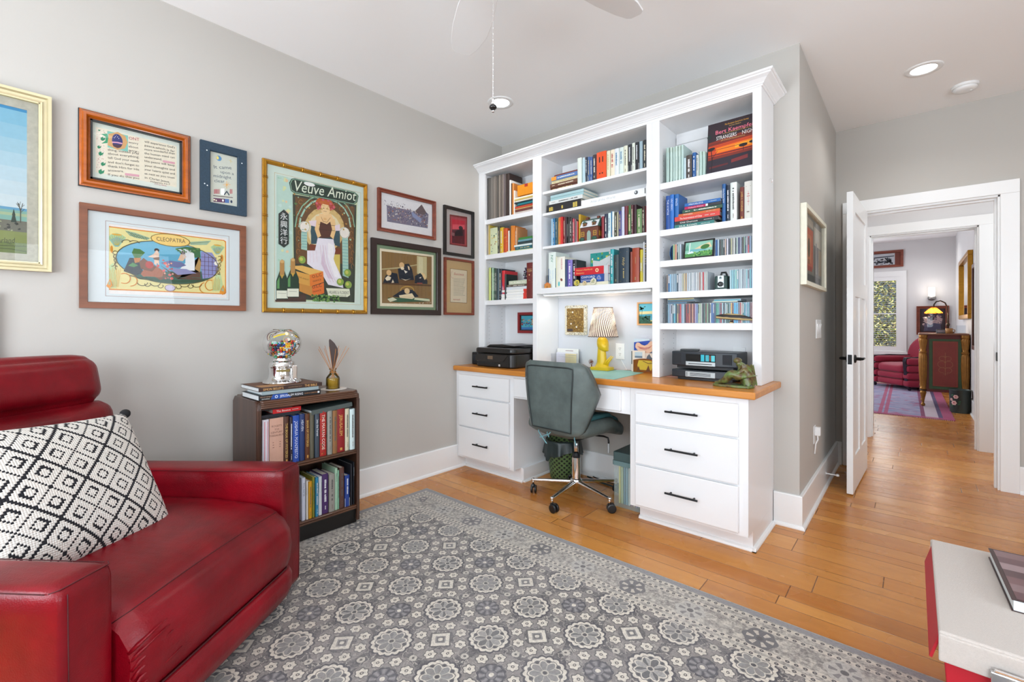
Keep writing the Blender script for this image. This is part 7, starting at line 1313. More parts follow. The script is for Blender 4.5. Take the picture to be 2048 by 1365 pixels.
m2 = MB(); draw(m2, [('p', '7a4c20', [(-.004, 0), (.004, 0), (.004, .014), (-.004, .014)])], y0=-.0003); m2.build('door', t)
t = thing('flower_ornament', 'dark purple artificial flower cluster beside the maroon bible, left bay', 'ornament', (-2.325, 2.80, 1.3502 + .162))
mv = [mat('petal_plum', '3c2c3c', .6, vary=.3), mat('petal_lilac', '6c607c', .6, vary=.3), mat('petal_green', '2c3a2c', .6, vary=.3)]
rd = random.Random(9); mb = MB()
for i in range(26):
    a = rd.uniform(0, 2 * PI); r_ = rd.uniform(0, .022); z_ = rd.uniform(.01, .095)
    mb.ball((r_ * math.cos(a) + z_ * .2, r_ * math.sin(a), z_), (rd.uniform(.005, .011), rd.uniform(.004, .008), rd.uniform(.004, .010)), mv[i % 3], 7, 5)
mb.build('blossoms', t); MB().lathe([(.014, 0), (.012, .012), (.004, .02)], mv[0], 12).build('foot', t)
t = thing('box_camera', 'vintage dark green box camera between the CD rows', 'camera', (-.836, 2.775, 1.3502))
mk_ = mat('camera_leatherette', '23403c', .5, vary=.15, scale=300); msl = mat('brushed_aluminium', 'a8acac', .3, .7)
MB().box(-.036, 0, .004, .036, .06, .083, mk_).build('body', t, bevel=.008, seg=3)
MB().box(-.033, -.002, 0, .033, .058, .006, msl).build('base', t)
MB().box(-.017, -.003, .014, .017, .004, .084, msl).build('face_plate', t, bevel=.001)
mb = MB(); mb.lathe([(.0145, -.003), (.0145, -.010), (.011, -.011), (.009, -.007), (.001, -.0065)], M_BLKP, 24, c=(0, 0, .034), axis='y', cap=False); mb.build('lens', t, smooth=False)
mb = MB(); mb.lathe([(.007, -.003), (.007, -.006), (.001, -.0065)], mat('finder_glass', '5a6a70', .1), 16, c=(0, 0, .070), axis='y', cap=False); mb.build('viewfinder', t)
MB().tube([(-.008, .03, .083), (-.004, .03, .103), (.018, .03, .103), (.026, .03, .083)], .006, M_BLKP, 8).build('handle', t)
t = thing('small_picture', 'small black-framed green landscape leaning among the CD cases', 'picture', (-1.040, 2.742, 1.5434), 0); t.rotation_euler = (R(-10), 0, R(-3))
mb = MB(); wq, hq, fq = .178, .108, .008
for q in ((0, 0, wq, fq), (0, hq - fq, wq, hq), (0, 0, fq, hq), (wq - fq, 0, wq, hq)): mb.box(q[0], -.006, q[1], q[2], .004, q[3], M_EBONY)
mb.build('frame', t)
m2 = MB(); draw(m2, [('p', '8cc0ac', [(.006, .006), (.172, .006), (.172, .102), (.006, .102)]), ('p', 'd8c49c', [(.06, .055), (.10, .075), (.15, .09), (.165, .06), (.10, .05)]), ('p', '6cacb4', [(.03, .04), (.14, .045), (.12, .055), (.04, .056)]), ('p', '4c8c4c', [(.006, .006), (.172, .006), (.172, .04), (.12, .042), (.06, .03), (.006, .03)]), ('e', '3c7034', .125, .065, .026, .014, 10), ('l', 'dfe8e4', .005, [(.035, .095), (.033, .04)]), ('p', 'd8e4e4', [(.02, .035), (.05, .045), (.06, .035), (.03, .028)]), ('s', 4, 40, ['6aa850', '2c6038', '88b860'], .06, .01, .17, .04, .003, .006), ('p', '5c9c84', [(.006, .05), (.02, .09), (.03, .05)])], y0=-.001); m2.build('print', t)
MB().box(.004, .0, .004, wq - .004, .003, hq - .004, M_EBONY).build('backing', t)
t = thing('blue_glass_disc', 'round blue glass dish standing at the left end of the CD shelf', 'glass dish', (-1.128, 2.80, 1.5432))
mb = MB(); mb.lathe([(.001, -.012), (.03, -.009), (.048, .0), (.050, .003), (.030, -.004), (.001, -.007)], mat('cobalt_glass', '2068a8', .1, vary=.1, **{'Transmission Weight': .3}), 32, axis='x'); mb.v = [(a, b, c + .0505) for a, b, c in mb.v]; mb.build('dish', t, smooth=True)
t = thing('carved_feather', 'dark striped carved wooden feather lying in front of the lowest CD row', 'carving', (-.79, 2.735, 1.1582))
mf, nt, b, tc, x, y, z = node_setup('striped_wood'); wv = ((x * 18 + z * 240 + noise(nt, tc.outputs['Object'], 20) * 2).sin()).gt(.35); nt.links.new(mixc(nt, wv, '1e1612', 'b8a070'), b.inputs['Base Color'])
mb = MB(); mb.grid(lambda u, v: ((lambda s_, q: (-.06 + .20 * u, .003 + .010 * math.cos(q) * s_, .036 - .018 * u * u + .004 * math.sin(u * 3) + .018 * s_ * math.sin(q)))(max(.12, math.sin(PI * min(1, u * .85 + .12))) ** .7, 2 * PI * v)), 24, 14, mf, cv=True); mb.build('blade', t, smooth=True)
MB().lathe([(.012, 0), (.009, .004), (.005, .016)], mf, 12, c=(.02, .006, 0)).build('foot', t)
o = MB().tube([(-1.268, 2.722, 2.03), (-1.268, 2.722, 1.99), (-1.266, 2.720, 1.95), (-1.262, 2.716, 1.93)], .003, M_TRIM, 8).build('bookmark_ribbon', origin=(-1.267, 2.72, 1.98)); tag(o, 'white ribbon hanging at the right end of the big white atlas', 'ribbon')
# small flower plates in front of the dictionaries
for i, (x_, r_, c1, c2) in enumerate(((-1.79, .022, 'c8b850', '6a5c4c'), (-1.655, .024, 'd8d4bc', '8a8450'), (-1.725, .016, 'dcc8a0', '7a4c30'))):
    t = thing('painted_plate', ['yellow-edged little painted plate leaning left of the blue dictionary', 'round little painted plate leaning on the blue dictionary', 'smallest brown painted plate below the blue dictionary'][i], 'plate', (x_, 2.722, 1.4222)); t.rotation_euler = (R(-12), 0, 0)
    MB().lathe([(.001, 0), (r_ * .7, -.001), (r_, -.004), (r_, -.0025), (r_ * .7, .001), (.001, .002)], mat('glaze' + c1, c1, .25, vary=.15, scale=80), 24, c=(0, 0, r_ + .001), axis='y').build('dish', t, smooth=True)
    m2 = MB(); draw(m2, [('s', i, 14, [c2, 'b09860', '5c7a4c'], -r_ * .5, r_ * .5, r_ * .5, r_ * 1.5, r_ * .08, r_ * .22)], y0=-.0035); m2.build('painted_flowers', t)
# ------------------------------------------------------------------ small walnut bookcase against the left wall
BX0, BX1, BY0, BY1, BZ = -2.735, -2.39, .841, 1.388, .775
bc = thing('walnut_bookcase', 'small dark walnut two-shelf bookcase with reeded rounded top by the armchair', 'bookcase', ((BX0 + BX1) / 2, (BY0 + BY1) / 2, 0))
def bp_(name, mb, **k): return mb.build(name, bc, world=True, **k)
# side panels: chamfered upper corners, reeded front edge
for nm, y0, y1, s_ in (('side_panel', BY0, BY0 + .022, 1), ('side_panel', BY1 - .018, BY1, -1)):
    mb = MB(); mb.prism([(BX0, .03), (BX1 - .012, .03), (BX1 - .012, BZ - .035), (BX1 - .035, BZ - .002), (BX0 + .03, BZ - .002), (BX0, BZ - .03)], y0, y1, M_DARKWOOD, 'y'); bp_(nm, mb, bevel=.002)
mb = MB()
for i in range(3):
    r_ = .0052; x_ = BX1 - .006; 
    mb.tube([(x_, BY0 + .004 + i * .0062, .03), (x_, BY0 + .004 + i * .0062, BZ - .045), (x_ - .006, BY0 + .009 + i * .0065, BZ - .022), (x_ - .022, BY0 + .026 + i * .006, BZ - .006)], r_, M_DARKWOOD, 8)
for i in range(2): mb.tube([(BX1 - .006, BY1 - .005 - i * .008, .03), (BX1 - .006, BY1 - .005 - i * .008, BZ - .05)], .0055, M_DARKWOOD, 8)
bp_('reeded_stile', mb)
mb = MB(); mb.box(BX0, BY0 + .02, BZ - .022, BX1 - .014, BY1 - .014, BZ, M_DARKWOODY); bp_('top', mb, bevel=.004, seg=3)
mb = MB()
for i in range(4):
    zz = BZ - .008 - i * .0095; d = [.0, .004, .006, .006][i]
    ins = [.018, .006, .002, .0][i]
    P = [(BX1 - .016 + d, BY0 + .020 + ins * .4, zz), (BX1 - .012 + d, BY0 + .03, zz), (BX1 - .012 + d, BY1 - .028 - ins, zz), (BX1 - .016 + d, BY1 - .014 - ins * .7, zz - .001), (BX1 - .022 + d, BY1 - .006 - ins * .5, zz - .004)]
    mb.tube(P, .0065, M_DARKWOODY, 8)
bp_('reeded_top_edge', mb)
mb = MB(); mb.box(BX1 - .03, BY0 + .022, BZ - .036, BX1 - .012, BY1 - .018, BZ - .02, M_DARKWOODY); bp_('top_rail', mb, bevel=.003)
mb = MB(); mb.prism([(BY1 - .045, BZ - .02), (BY1 - .003, BZ - .02), (BY1, BZ - .06), (BY1, .06), (BY1 - .018, .06), (BY1 - .018, BZ - .038)], BX1 - .020, BX1 - .006, M_DARKWOOD, 'x'); bp_('right_stile', mb, bevel=.002)
for z0, z1 in ((.409, .434), (.092, .116)):
    mb = MB(); mb.box(BX0 + .01, BY0 + .022, z0, BX1 - .014, BY1 - .018, z1, M_DARKWOODY); 
    for i in range(2): mb.tube([(BX1 - .012, BY0 + .022, z0 + .007 + i * .011), (BX1 - .012, BY1 - .018, z0 + .007 + i * .011)], .006, M_DARKWOODY, 8)
    bp_('shelf', mb, bevel=.001)
mb = MB(); mb.box(BX0, BY0 + .02, .03, BX0 + .008, BY1 - .016, BZ - .02, M_DARKWOOD); bp_('back_panel', mb)
mb = MB(); mb.box(BX0 + .01, BY0 + .012, .0135, BX1 - .018, BY1 - .01, .092, mat('black_plinth', '14100e', .4, vary=.1)); bp_('plinth', mb, bevel=.003)
XK = BX1 - .016
place_row([(max(a, .8655), *r) for a, *r in DATA['K0']], XK, .4345, 'on the walnut bookcase\'s upper shelf', 'books on the upper shelf of the walnut bookcase', face='x', dmax=.2)
place_row([(a, min(b, 1.366), *r) for a, b, *r in DATA['K1']], XK, .1165, 'on the walnut bookcase\'s lower shelf', 'books on the lower shelf of the walnut bookcase', face='x', dmax=.22)
h0 = .4345 + .2485
for (y0, y1, th, c, st, l_) in ((.866, 1.060, .016, '1c2028', '', 'thin black book lying on the spines under the bright red one'), (.925, 1.066, .022, 'c81c20', 'ttThe Bounce', 'bright red book lying across the spines in the walnut bookcase'), (.866, 1.02, .014, '2a1c20', '', 'dark book lying highest above the spines in the walnut bookcase')):
    o = book(y1 - y0, th, .14, c, st, '', True); put(o, XK - .016, (y0 + y1) / 2, h0, face='x'); h0 += th + .0005; tag(o, l_, 'book')
o = book(.235, .024, .15, '4c5654', '', '', True, pages=M_PAGESW); put(o, XK - .004, 1.235, .4345 + .240, face='x'); o.rotation_euler = (0, R(-4), PI / 2); tag(o, 'grey-green book lying tilted on the right-hand spines, walnut bookcase', 'book')
# stack on top
zz = BZ + .0003
for (y0, y1, th, d, c, ops, l_) in (
    (.853, 1.163, .026, .235, '14171c', [('p', '1c4c9c', [(-.10, .001), (.0, .001), (-.02, .025), (-.09, .025)]), ('t', 'e4e8ee', 'JERUSALEM RISING', -.055, .008, .017, 'L', 0, .82, 0), ('t', 'b07c50', 'DAVID R. ROBERTSON', .068, .010, .009, 'L', 0, .8, 0), ('t', 'c8a080', 'THE CITY OF PEACE', -.150, .014, .008, 'L', 0, .8, 0), ('t', 'd0d0c8', 'REAWAKENS', -.142, .004, .008, 'L', 0, .8, 0), ('e', 'e8eef4', -.073, .013, .007, .007, 0), ('e', '1c4c9c', -.073, .013, .0045, .0045, 0), ('p', 'd8dce0', [(.138, .008), (.148, .008), (.148, .018), (.138, .018)])], 'black book with blue spine patch, bottom of the stack under the gumball machine'),
    (.868, 1.152, .017, .21, '8fa0a4', [], 'grey book in the middle of the stack under the gumball machine'),
    (.853, 1.171, .019, .25, '3a2620', [('t', 'd8a868', "SIMON BISLEY'S", -.140, .004, .0165, 'L', 0, .86, 0), ('t', 'a88868', 'ILLUSTRATIONS FROM', -.018, .007, .0075, 'L', 0, .9, 0), ('t', 'd8a868', 'THE BIBLE', .065, .004, .0165, 'L', 0, .9, 0)], 'brown book with gold spine letters directly under the gumball machine')):
    o = book(y1 - y0, th, d, c, '', '', True, pages=M_PAGESW); put(o, -2.404, (y0 + y1) / 2, zz, face='x'); tag(o, l_, 'book')
    if ops: m2 = MB(); draw(m2, ops, y0=-.0003); m2.build('spine_lettering', o)
    if c == '3a2620': 
        m2 = MB(); m2.box(-.15, .01, th + .0001, .15, .24, th + .0004, ink('6a4630')); m2.box(-.14, .02, th + .0004, -.02, .1, th + .0006, ink('b08050')); m2.build('cover_picture', o)
    zz += th + .0006
# gumball machine
GX, GY = -2.545, 1.020
gm_ = thing('gumball_machine', 'chrome tabletop gumball machine with a glass globe of coloured balls', 'gumball machine', (GX, GY, zz + .0005), R(70))
mb = MB(); mb.lathe([(.092, 0), (.094, .004), (.092, .010), (.080, .016), (.072, .022), (.066, .034), (.064, .040), (.064, .082), (.067, .086), (.067, .092), (.063, .096), (.060, .112), (.050, .118), (.046, .128), (.046, .132)], M_CHROME, 40); mb.build('base', gm_, smooth=True).data.set_sharp_from_angle(angle=R(35))
MB().box(-.030, -.0665, .062, .034, -.062, .074, mat('brass_plate', '7a6a3c', .35, .6)).build('name_plate', gm_, bevel=.001)
mb = MB(); mb.lathe([(.012, -.064), (.012, -.072), (.006, -.074), (.006, -.080)], M_CHROME, 16, c=(0, 0, .045), axis='y'); mb.box(-.014, -.086, .041, .014, -.080, .049, M_CHROME); mb.build('coin_knob', gm_, bevel=.001)
mb = MB(); mb.box(.045, -.055, .02, .07, -.03, .095, M_CHROME); mb.build('chute', gm_, bevel=.004)
zc = .132 + .080; RG = .095
def globe(u, v):
    t_ = PI * (.16 + .70 * v); return (RG * math.sin(t_) * math.cos(2 * PI * u), RG * math.sin(t_) * math.sin(2 * PI * u), zc + RG * .86 * math.cos(t_))
mb = MB(); mb.grid(globe, 40, 20, M_VES, cu=True); mb.build('glass_globe', gm_, smooth=True)
MB().lathe([(.043, zc + RG * .75), (.046, zc + RG * .765), (.043, zc + RG * .78), (.001, zc + RG * .785)], M_VES, 32, cap=False).build('globe_lid', gm_, smooth=True)
rd = random.Random(21); pal = ['c81c28', 'e0a020', '2c8c4c', '2c60b0', '38a8c0', 'e8e0d4', 'd85c20', '7c2c30', '284c3c', '1c2c50', 'd87c8c', '58b888']
pm = [mat('candy_' + c, c, .2, vary=.05) for c in pal]; balls = [MB() for _ in range(1)]
npl = 0
for layer in range(9):
    z_ = zc - RG * .80 + .004 + layer * .0098; h_ = (z_ - zc) / (RG * .86)
    rmax = RG * math.sqrt(max(0, 1 - h_ * h_)) - .0068
    if rmax < .01: continue
    k_ = max(1, int(2 * PI * rmax / .0131))
    for ring, rr_ in ((0, rmax), (1, rmax - .013)):
        if rr_ < .01: continue
        kk = max(1, int(2 * PI * rr_ / .0131))
        for i in range(kk):
            a = 2 * PI * i / kk + layer * .7 + ring
            if layer >= 6 and math.sin(a + .8) < -.4 + (layer - 6) * .5: continue
            balls[0].ball((rr_ * math.cos(a), rr_ * math.sin(a), z_ + rd.uniform(-.001, .001)), .0066, pm[rd.randrange(12)], 10, 6)
            npl += 1
o = balls[0].build('gumballs', gm_, smooth=True); o['kind'] = 'stuff'
# decal on the globe
mb = MB(); mb.M = Matrix.Rotation(R(14), 4, 'Z')
def onglobe(x, y, z):
    a = x / RG - PI / 2; rr_ = RG * math.sqrt(max(0.02, 1 - ((z - zc) / (RG * .86)) ** 2)) + .0006 - y * 2
    return (rr_ * math.cos(a), rr_ * math.sin(a), z)
draw(mb, [('p', 'e0c020', [(-.07, zc + .030), (-.045, zc + .040), (-.01, zc + .046), (-.01, zc + .056), (-.05, zc + .048), (-.075, zc + .036)]), ('p', 'e0c020', [(.01, zc + .046), (.045, zc + .040), (.065, zc + .028), (.062, zc + .038), (.045, zc + .050), (.01, zc + .056)]),
  ('e', 'e8dcc0', 0, zc + .052, .011, .009, 0), ('l', 'c8a028', .002, [(.020 * math.cos(2 * PI * i / 16), zc + .020 + .020 * math.sin(2 * PI * i / 16)) for i in range(17)]), ('e', 'd8d0c0', .004, zc + .022, .008, .008, 0), ('e', 'a87868', -.006, zc + .018, .007, .010, 0),
  ('p', 'e0b820', [(-.011, zc - .022), (.013, zc - .022), (.013, zc + .005), (-.011, zc + .005)]), ('s', 2, 8, ['c83c20'], -.009, zc - .019, .011, zc + .002, .002, .004), ('p', 'c8ccc0', [(-.018, zc - .028), (.02, zc - .028), (.02, zc - .022), (-.018, zc - .022)])], fn=onglobe)
mb.build('decal', gm_)
# reed diffuser on a doily
dz = BZ + .0003
o = MB().prism([((.070 + .003 * (i % 2)) * math.cos(2 * PI * i / 48), (.070 + .003 * (i % 2)) * math.sin(2 * PI * i / 48)) for i in range(48)], 0, .0015, mat('lace_doily', 'e8e0d8', .9, vary=.15, scale=120)).build('doily'); o.location = (-2.54, 1.262 + .045, dz); tag(o, 'round white lace doily under the reed diffuser', 'doily')
o.scale = (1, 1, 1)
df_ = thing('reed_diffuser', 'amber reed diffuser bottle with fanned sticks and a dark pod', 'reed diffuser', (-2.54, 1.302, dz + .0017))
MB().lathe([(.034, 0), (.038, .003), (.038, .055), (.036, .066), (.026, .080), (.018, .090), (.0165, .094), (.0165, .110), (.021, .112), (.021, .118), (.017, .118)], M_VES, 32, cap=False).build('bottle', df_, smooth=True)
MB().lathe([(.0355, .003), (.0355, .062)], mat('amber_oil', 'ffc848', .05, vary=.03, **{'Transmission Weight': .7, 'IOR': 1.2}), 32).build('oil', df_, smooth=False)
mrd = mat('reed', 'c07c38', .6, vary=.2)
for i in range(11):
    a = 2 * PI * i / 11 + .3; l_ = .20; s_ = .055 + .02 * (i % 3)
    MB().tube([(-.012 * math.cos(a), -.012 * math.sin(a), .064), (s_ * math.cos(a) * 1.0, s_ * math.sin(a), .235 + .012 * (i % 2))], .0013, mrd, 6).build('reed', df_)
mpod = mat('dark_pod', '3a2824', .5, vary=.2)
mb = MB(); mb.M = Matrix.Rotation(R(70), 4, 'Z')
P = [(-.002, .10), (.012, .14), (.024, .20), (.022, .235), (.005, .265), (-.014, .285), (-.022, .290), (-.026, .28), (-.024, .24), (-.016, .18), (-.008, .13)]
mb.prism([(a + .004, z) for a, z in P], -.003, .003, mpod, 'y'); mb.build('seed_pod', df_, bevel=.002)
mb = MB(); mb.tube([(.019 * math.cos(2 * PI * i / 16), .019 * math.sin(2 * PI * i / 16), .096) for i in range(16)], .0018, mrd, 5, closed=True); mb.tube([(.015, -.012, .096), (.024, -.02, .104), (.03, -.012, .098), (.02, -.01, .095)], .0018, mrd, 5); mb.tube([(.015, .012, .09), (.03, .016, .085), (.036, .012, .078)], .0018, mrd, 5); mb.build('raffia_bow', df_)

# ------------------------------------------------------------------ red leather recliner
def leather(name, c1, c2, rough, bump=.25, wr=.6):
    m, nt, b, tc, x, y, z = node_setup(name)
    n = noise(nt, tc.outputs['Object'], 3.5, 4, .6)
    nt.links.new(mixc(nt, (n * 2.2 - .6).op('MULTIPLY', 1, clamp=True), c1, c2), b.inputs['Base Color'])
    b.inputs['Roughness'].default_value = rough
    vo = nt.nodes.new('ShaderNodeTexVoronoi'); vo.inputs['Scale'].default_value = 260; nt.links.new(tc.outputs['Object'], vo.inputs['Vector'])
    n2 = noise(nt, comb(nt, x * 3.0, y * 11.0, z * 4.0), 1.0, 4, .55); n3 = noise(nt, tc.outputs['Object'], 14, 3, .5)
    h = X(nt, vo.outputs['Distance']) * .06 + n2 * wr + n3 * .25
    bp = nt.nodes.new('ShaderNodeBump'); bp.inputs['Strength'].default_value = bump; bp.inputs['Distance'].default_value = .02
    nt.links.new(h.s, bp.inputs['Height']); nt.links.new(bp.outputs[0], b.inputs['Normal'])
    b.inputs['Specular IOR Level'].default_value = .30; b.inputs['Coat Weight'].default_value = .08; b.inputs['Coat Roughness'].default_value = .22
    return m
M_RED = leather('red_leather', '56020a', '90061a', .34)
M_REDS = mat('red_stitching', '4a0810', .6, vary=.05)
ac = thing('recliner_armchair', 'glossy red leather recliner armchair at the left with a patterned pillow', 'armchair', (-2.052, .237, .0115), R(36))
def seam(par, pts, r=.0013, closed=False, name='seam'): return MB().tube(pts, r, M_REDS, 6, closed=closed).build(name, par, smooth=True)
for sy in (1, -1):
    mb = MB()
    def armfn(x, y, z, u, v, w_): 
        k = (1 - u) * .5
        return (x, y, z - (.02 * k if w_ > 0 else 0) + .006 * (1 - v * v) * (w_ > .9))
    mb.rbox((0.0, sy * .42, .290), (.84, .14, .515), .022, M_RED, (.006, .008, .0), 14, armfn)
    arm = mb.build('arm', ac, smooth=True)
    x_ = .4205; ya, yb = sy * .352, sy * .488
    seam(arm, [(x_ - .02, ya, .5455), (x_ - .006, ya + sy * .01, .545), (x_ - .006, yb - sy * .012, .545), (x_ - .02, yb, .542)])
    seam(arm, [(-.40, ya + sy * .0, .525), (x_ - .03, ya + sy * .0, .543)]); seam(arm, [(-.40, yb, .522), (x_ - .03, yb, .540)])
    seam(arm, [(x_ + .002, yb - sy * .022, .53), (x_ + .005, yb - sy * .022, .3), (x_ + .002, yb - sy * .022, .05)])
# seat with padded front and folding footrest
SP = [(-.30, .30), (-.30, .425), (-.1, .440), (.15, .440), (.34, .425), (.405, .408), (.425, .396), (.455, .375), (.480, .335), (.488, .28), (.482, .225), (.470, .190), (.462, .180)]
FP = [(.462, .178), (.478, .172), (.490, .150), (.488, .11), (.470, .07), (.440, .035), (.40, .03), (.40, .17)]
def extr(P, y0, y1, m, n=22, closed=True, endr=.03):
    def f(u, v):
        i = min(int(u * (len(P) - 1) + 1e-6), len(P) - 2); t_ = u * (len(P) - 1) - i
        x = P[i][0] + (P[i + 1][0] - P[i][0]) * t_; z = P[i][1] + (P[i + 1][1] - P[i][1]) * t_
        e = abs(2 * v - 1); k = max(0, (e - .86) / .14) ** 2
        return (x - endr * k * (1 if x > .2 else 0), y0 + (y1 - y0) * v, z - (endr * .6 * k if z > .3 else 0) + .012 * (1 - e * e) * (z > .39))
    mb = MB(); q = []
    for k in range(len(P)): q.append(P[k])
    mb.grid(f, (len(P) - 1) * 3 + 1, n, m)
    a = [f(i / ((len(P) - 1) * 3), 0) for i in range((len(P) - 1) * 3 + 1)]; b = [f(i / ((len(P) - 1) * 3), 1) for i in range((len(P) - 1) * 3 + 1)]
    mb.add(a, [tuple(range(len(a)))], m); mb.add(b, [tuple(range(len(b) - 1, -1, -1))], m)
    return mb, f
mb, f = extr(SP, -.347, .347, M_RED); seat = mb.build('seat_cushion', ac, smooth=True); seat.data.set_sharp_from_angle(angle=R(60))
us = 6 / 12.0
seam(seat, [tuple(Vector(f(us, v / 20)) + Vector((.0, 0, .0005))) for v in range(21)])
mb, f2 = extr(FP, -.340, .340, M_RED, endr=.02); fr_ = mb.build('footrest', ac, smooth=True); fr_.data.set_sharp_from_angle(angle=R(60))
seam(fr_, [tuple(Vector(f2(0.03, v / 20)) + Vector((.003, 0, .002))) for v in range(21)], .003)
MB().box(-.36, -.34, .02, .40, .34, .30, mat('black_lining', '141010', .9)).build('base_frame', ac)
# gathered folds at the seat's right front corner
mb = MB()
for i in range(6):
    z_ = .33 - i * .022; mb.tube([(.448 + .004 * i, -.343, z_ - .02), (.470, -.333, z_ + .000), (.482, -.305 + .008 * i, z_ + .016), (.486, -.27 + .01 * i, z_ + .024)], .006, M_RED, 8, r1=.001)
mb.build('gathered_folds', seat, smooth=True)
# back
def tilt(deg, px_, pz_):
    return Matrix.Translation((px_, 0, pz_)) @ Matrix.Rotation(R(deg), 4, 'Y') @ Matrix.Translation((-px_, 0, -pz_))
mb = MB(); mb.M = tilt(-12, -.30, .42); mb.rbox((-.335, 0, .60), (.15, .76, .46), .05, M_RED, (.035, .01, .01), 14); mb.build('back_cushion', ac, smooth=True)
mb = MB(); mb.M = tilt(-12, -.30, .42); mb.rbox((-.35, 0, .925), (.19, .70, .20), .06, M_RED, (.02, .01, .015), 14); hr = mb.build('headrest', ac, smooth=True)
mb = MB(); mb.M = tilt(-12, -.30, .42); mb.rbox((-.42, 0, .52), (.10, .70, .86), .03, M_RED, (.01, 0, 0), 10); mb.build('back_shell', ac, smooth=True)
# pillow
mpw, nt, b, tc, x, y, z = node_setup('woven_diamond_fabric')
g = .0058
qx = ((x / g).fl() + .5) * g; qy = ((z / g).fl() + .5) * g
A_ = (qx + qy + 5.0 + .0) ; B_ = (qx - qy + 5.0)
P_ = .096
ca = ((A_ / P_).fr() - .5).ab() * P_; cb = ((B_ / P_).fr() - .5).ab() * P_       # distance from diamond-cell centre lines
line = (ca.mxm(cb)).gt(P_ / 2 - .0046)
inner = (ca.mxm(cb)).band(.0150, .0220)
dark = line.mxm(inner)
nb = noise(nt, tc.outputs['Object'], 180, 2)
nt.links.new(mixc(nt, dark, mixc(nt, nb, 'd2cbc2', 'ece8e2'), '1c1c22'), b.inputs['Base Color']); b.inputs['Roughness'].default_value = .95
wx = ((x / g).fr() - .5).ab(); wz = ((z / g).fr() - .5).ab()
bp = nt.nodes.new('ShaderNodeBump'); bp.inputs['Strength'].default_value = .8; bp.inputs['Distance'].default_value = .003; nt.links.new(((wx + wz) * -1.0 + nb * .4).s, bp.inputs['Height']); nt.links.new(bp.outputs[0], b.inputs['Normal'])
mback = mat('black_pillow_back', '17171a', .95, vary=.2)
# pillow local frame: x across, z up, y thickness
Cw = Vector((-2.052, .237, 0)) + Matrix.Rotation(R(36), 3, 'Z') @ Vector((.0, -.105, .634))
pil = thing('throw_pillow', 'white knitted pillow with black diamond pattern and black tassels on the armchair', 'pillow', Cw)
pil.rotation_mode = 'QUATERNION'
pil.rotation_quaternion = (Matrix.Rotation(R(36 + 90), 4, 'Z') @ Matrix.Rotation(R(-30), 4, 'X') @ Matrix.Rotation(R(5), 4, 'Y')).to_quaternion()
PW, PH, PT = .55, .47, .085
def pf(sgn):
    def f(u, v):
        a, c = 2 * u - 1, 2 * v - 1
        k = ((1 - abs(a) ** 2.6) * (1 - abs(c) ** 2.6)) ** .55
        pin = 1 - .045 * (1 - abs(a) ** 2) * (abs(c)) - 0
        pin2 = 1 - .045 * (1 - abs(c) ** 2) * abs(a)
        return (a * PW / 2 * pin2, sgn * PT * k, c * PH / 2 * pin)
    return f
mb = MB(); mb.grid(pf(-1), 40, 34, mpw); mb.build('woven_front', pil, smooth=True)
mb = MB(); mb.grid(pf(1), 30, 26, mback); mb.f = [tuple(reversed(q)) for q in mb.f]; mb.build('back_cover', pil, smooth=True)
for sx, sz in ((1, 1), (-1, 1), (1, -1), (-1, -1)):
    mb = MB(); bx, bz = sx * PW / 2 * .985, sz * PH / 2 * .985
    mb.ball((bx, 0, bz), .017, mback, 14, 9)
    if sz < 0:
        for i in range(14): a = 2 * PI * i / 14; mb.tube([(bx, 0, bz), (bx + sx * .03 + .008 * math.cos(a), -.012 + .010 * math.sin(a), bz + .004), (bx + sx * .07 + .010 * math.cos(a), -.030 + .014 * math.sin(a), bz + .012 - .010 * abs(math.sin(a)))], .003, mback, 5)
    mb.build('tassel', pil, smooth=True)

# ------------------------------------------------------------------ office chair
M_TEALL, nt, b, tc, x, y, z = node_setup('slate_teal_leather')
n = noise(nt, tc.outputs['Object'], 5, 5, .6); n2 = noise(nt, tc.outputs['Object'], 60, 3)
nt.links.new(mixc(nt, (n * 2.4 - .7).op('MULTIPLY', 1, clamp=True), '454e4c', '67726f'), b.inputs['Base Color']); b.inputs['Roughness'].default_value = .48
bp = nt.nodes.new('ShaderNodeBump'); bp.inputs['Strength'].default_value = .12; bp.inputs['Distance'].default_value = .01; nt.links.new((n + n2 * .3).s, bp.inputs['Height']); nt.links.new(bp.outputs[0], b.inputs['Normal'])
M_PIPE = mat('dark_piping', '262c2c', .5)
OCX, OCY = -1.68, 2.55
oc = thing('office_chair', 'slate grey-green swivel chair with chrome star base pulled up to the desk', 'office chair', (OCX, OCY, 0), R(-4))
# back shell: from behind it reads as an inset panel with wings curving forward at both sides
def halfw(t_): return .158 + .030 * min(1, t_ * 1.3) - .03 * max(0, (t_ - .93) / .07) ** 2 - .02 * max(0, (.06 - t_) / .06) ** 2
def bk(s_, t_, off):
    """s across -1..1, t up 0..1, off = thickness towards the sitter"""
    wid = halfw(t_); a = abs(s_)
    flat = min(a, .68) / .68 * wid; x = math.copysign(flat, s_) + .032
    y = -.290 + .028 * t_ * 0 - .010 * math.sin(PI * t_)
    if a > .68:
        q = (a - .68) / .32; wing = .035 + .105 * (1 - abs(t_ - .56) / (.44 if t_ > .56 else .56)) ** .85
        x = .032 + math.copysign(wid + (.040 + .62 * (wing - .035)) * math.sin(q * PI / 2) * (1 - off * 6), s_); y += wing * q ** 1.15
    y += off
    z = .484 + .440 * t_
    return (x, y - .02 * t_, z)
mb = MB(); NS, NT = 45, 26
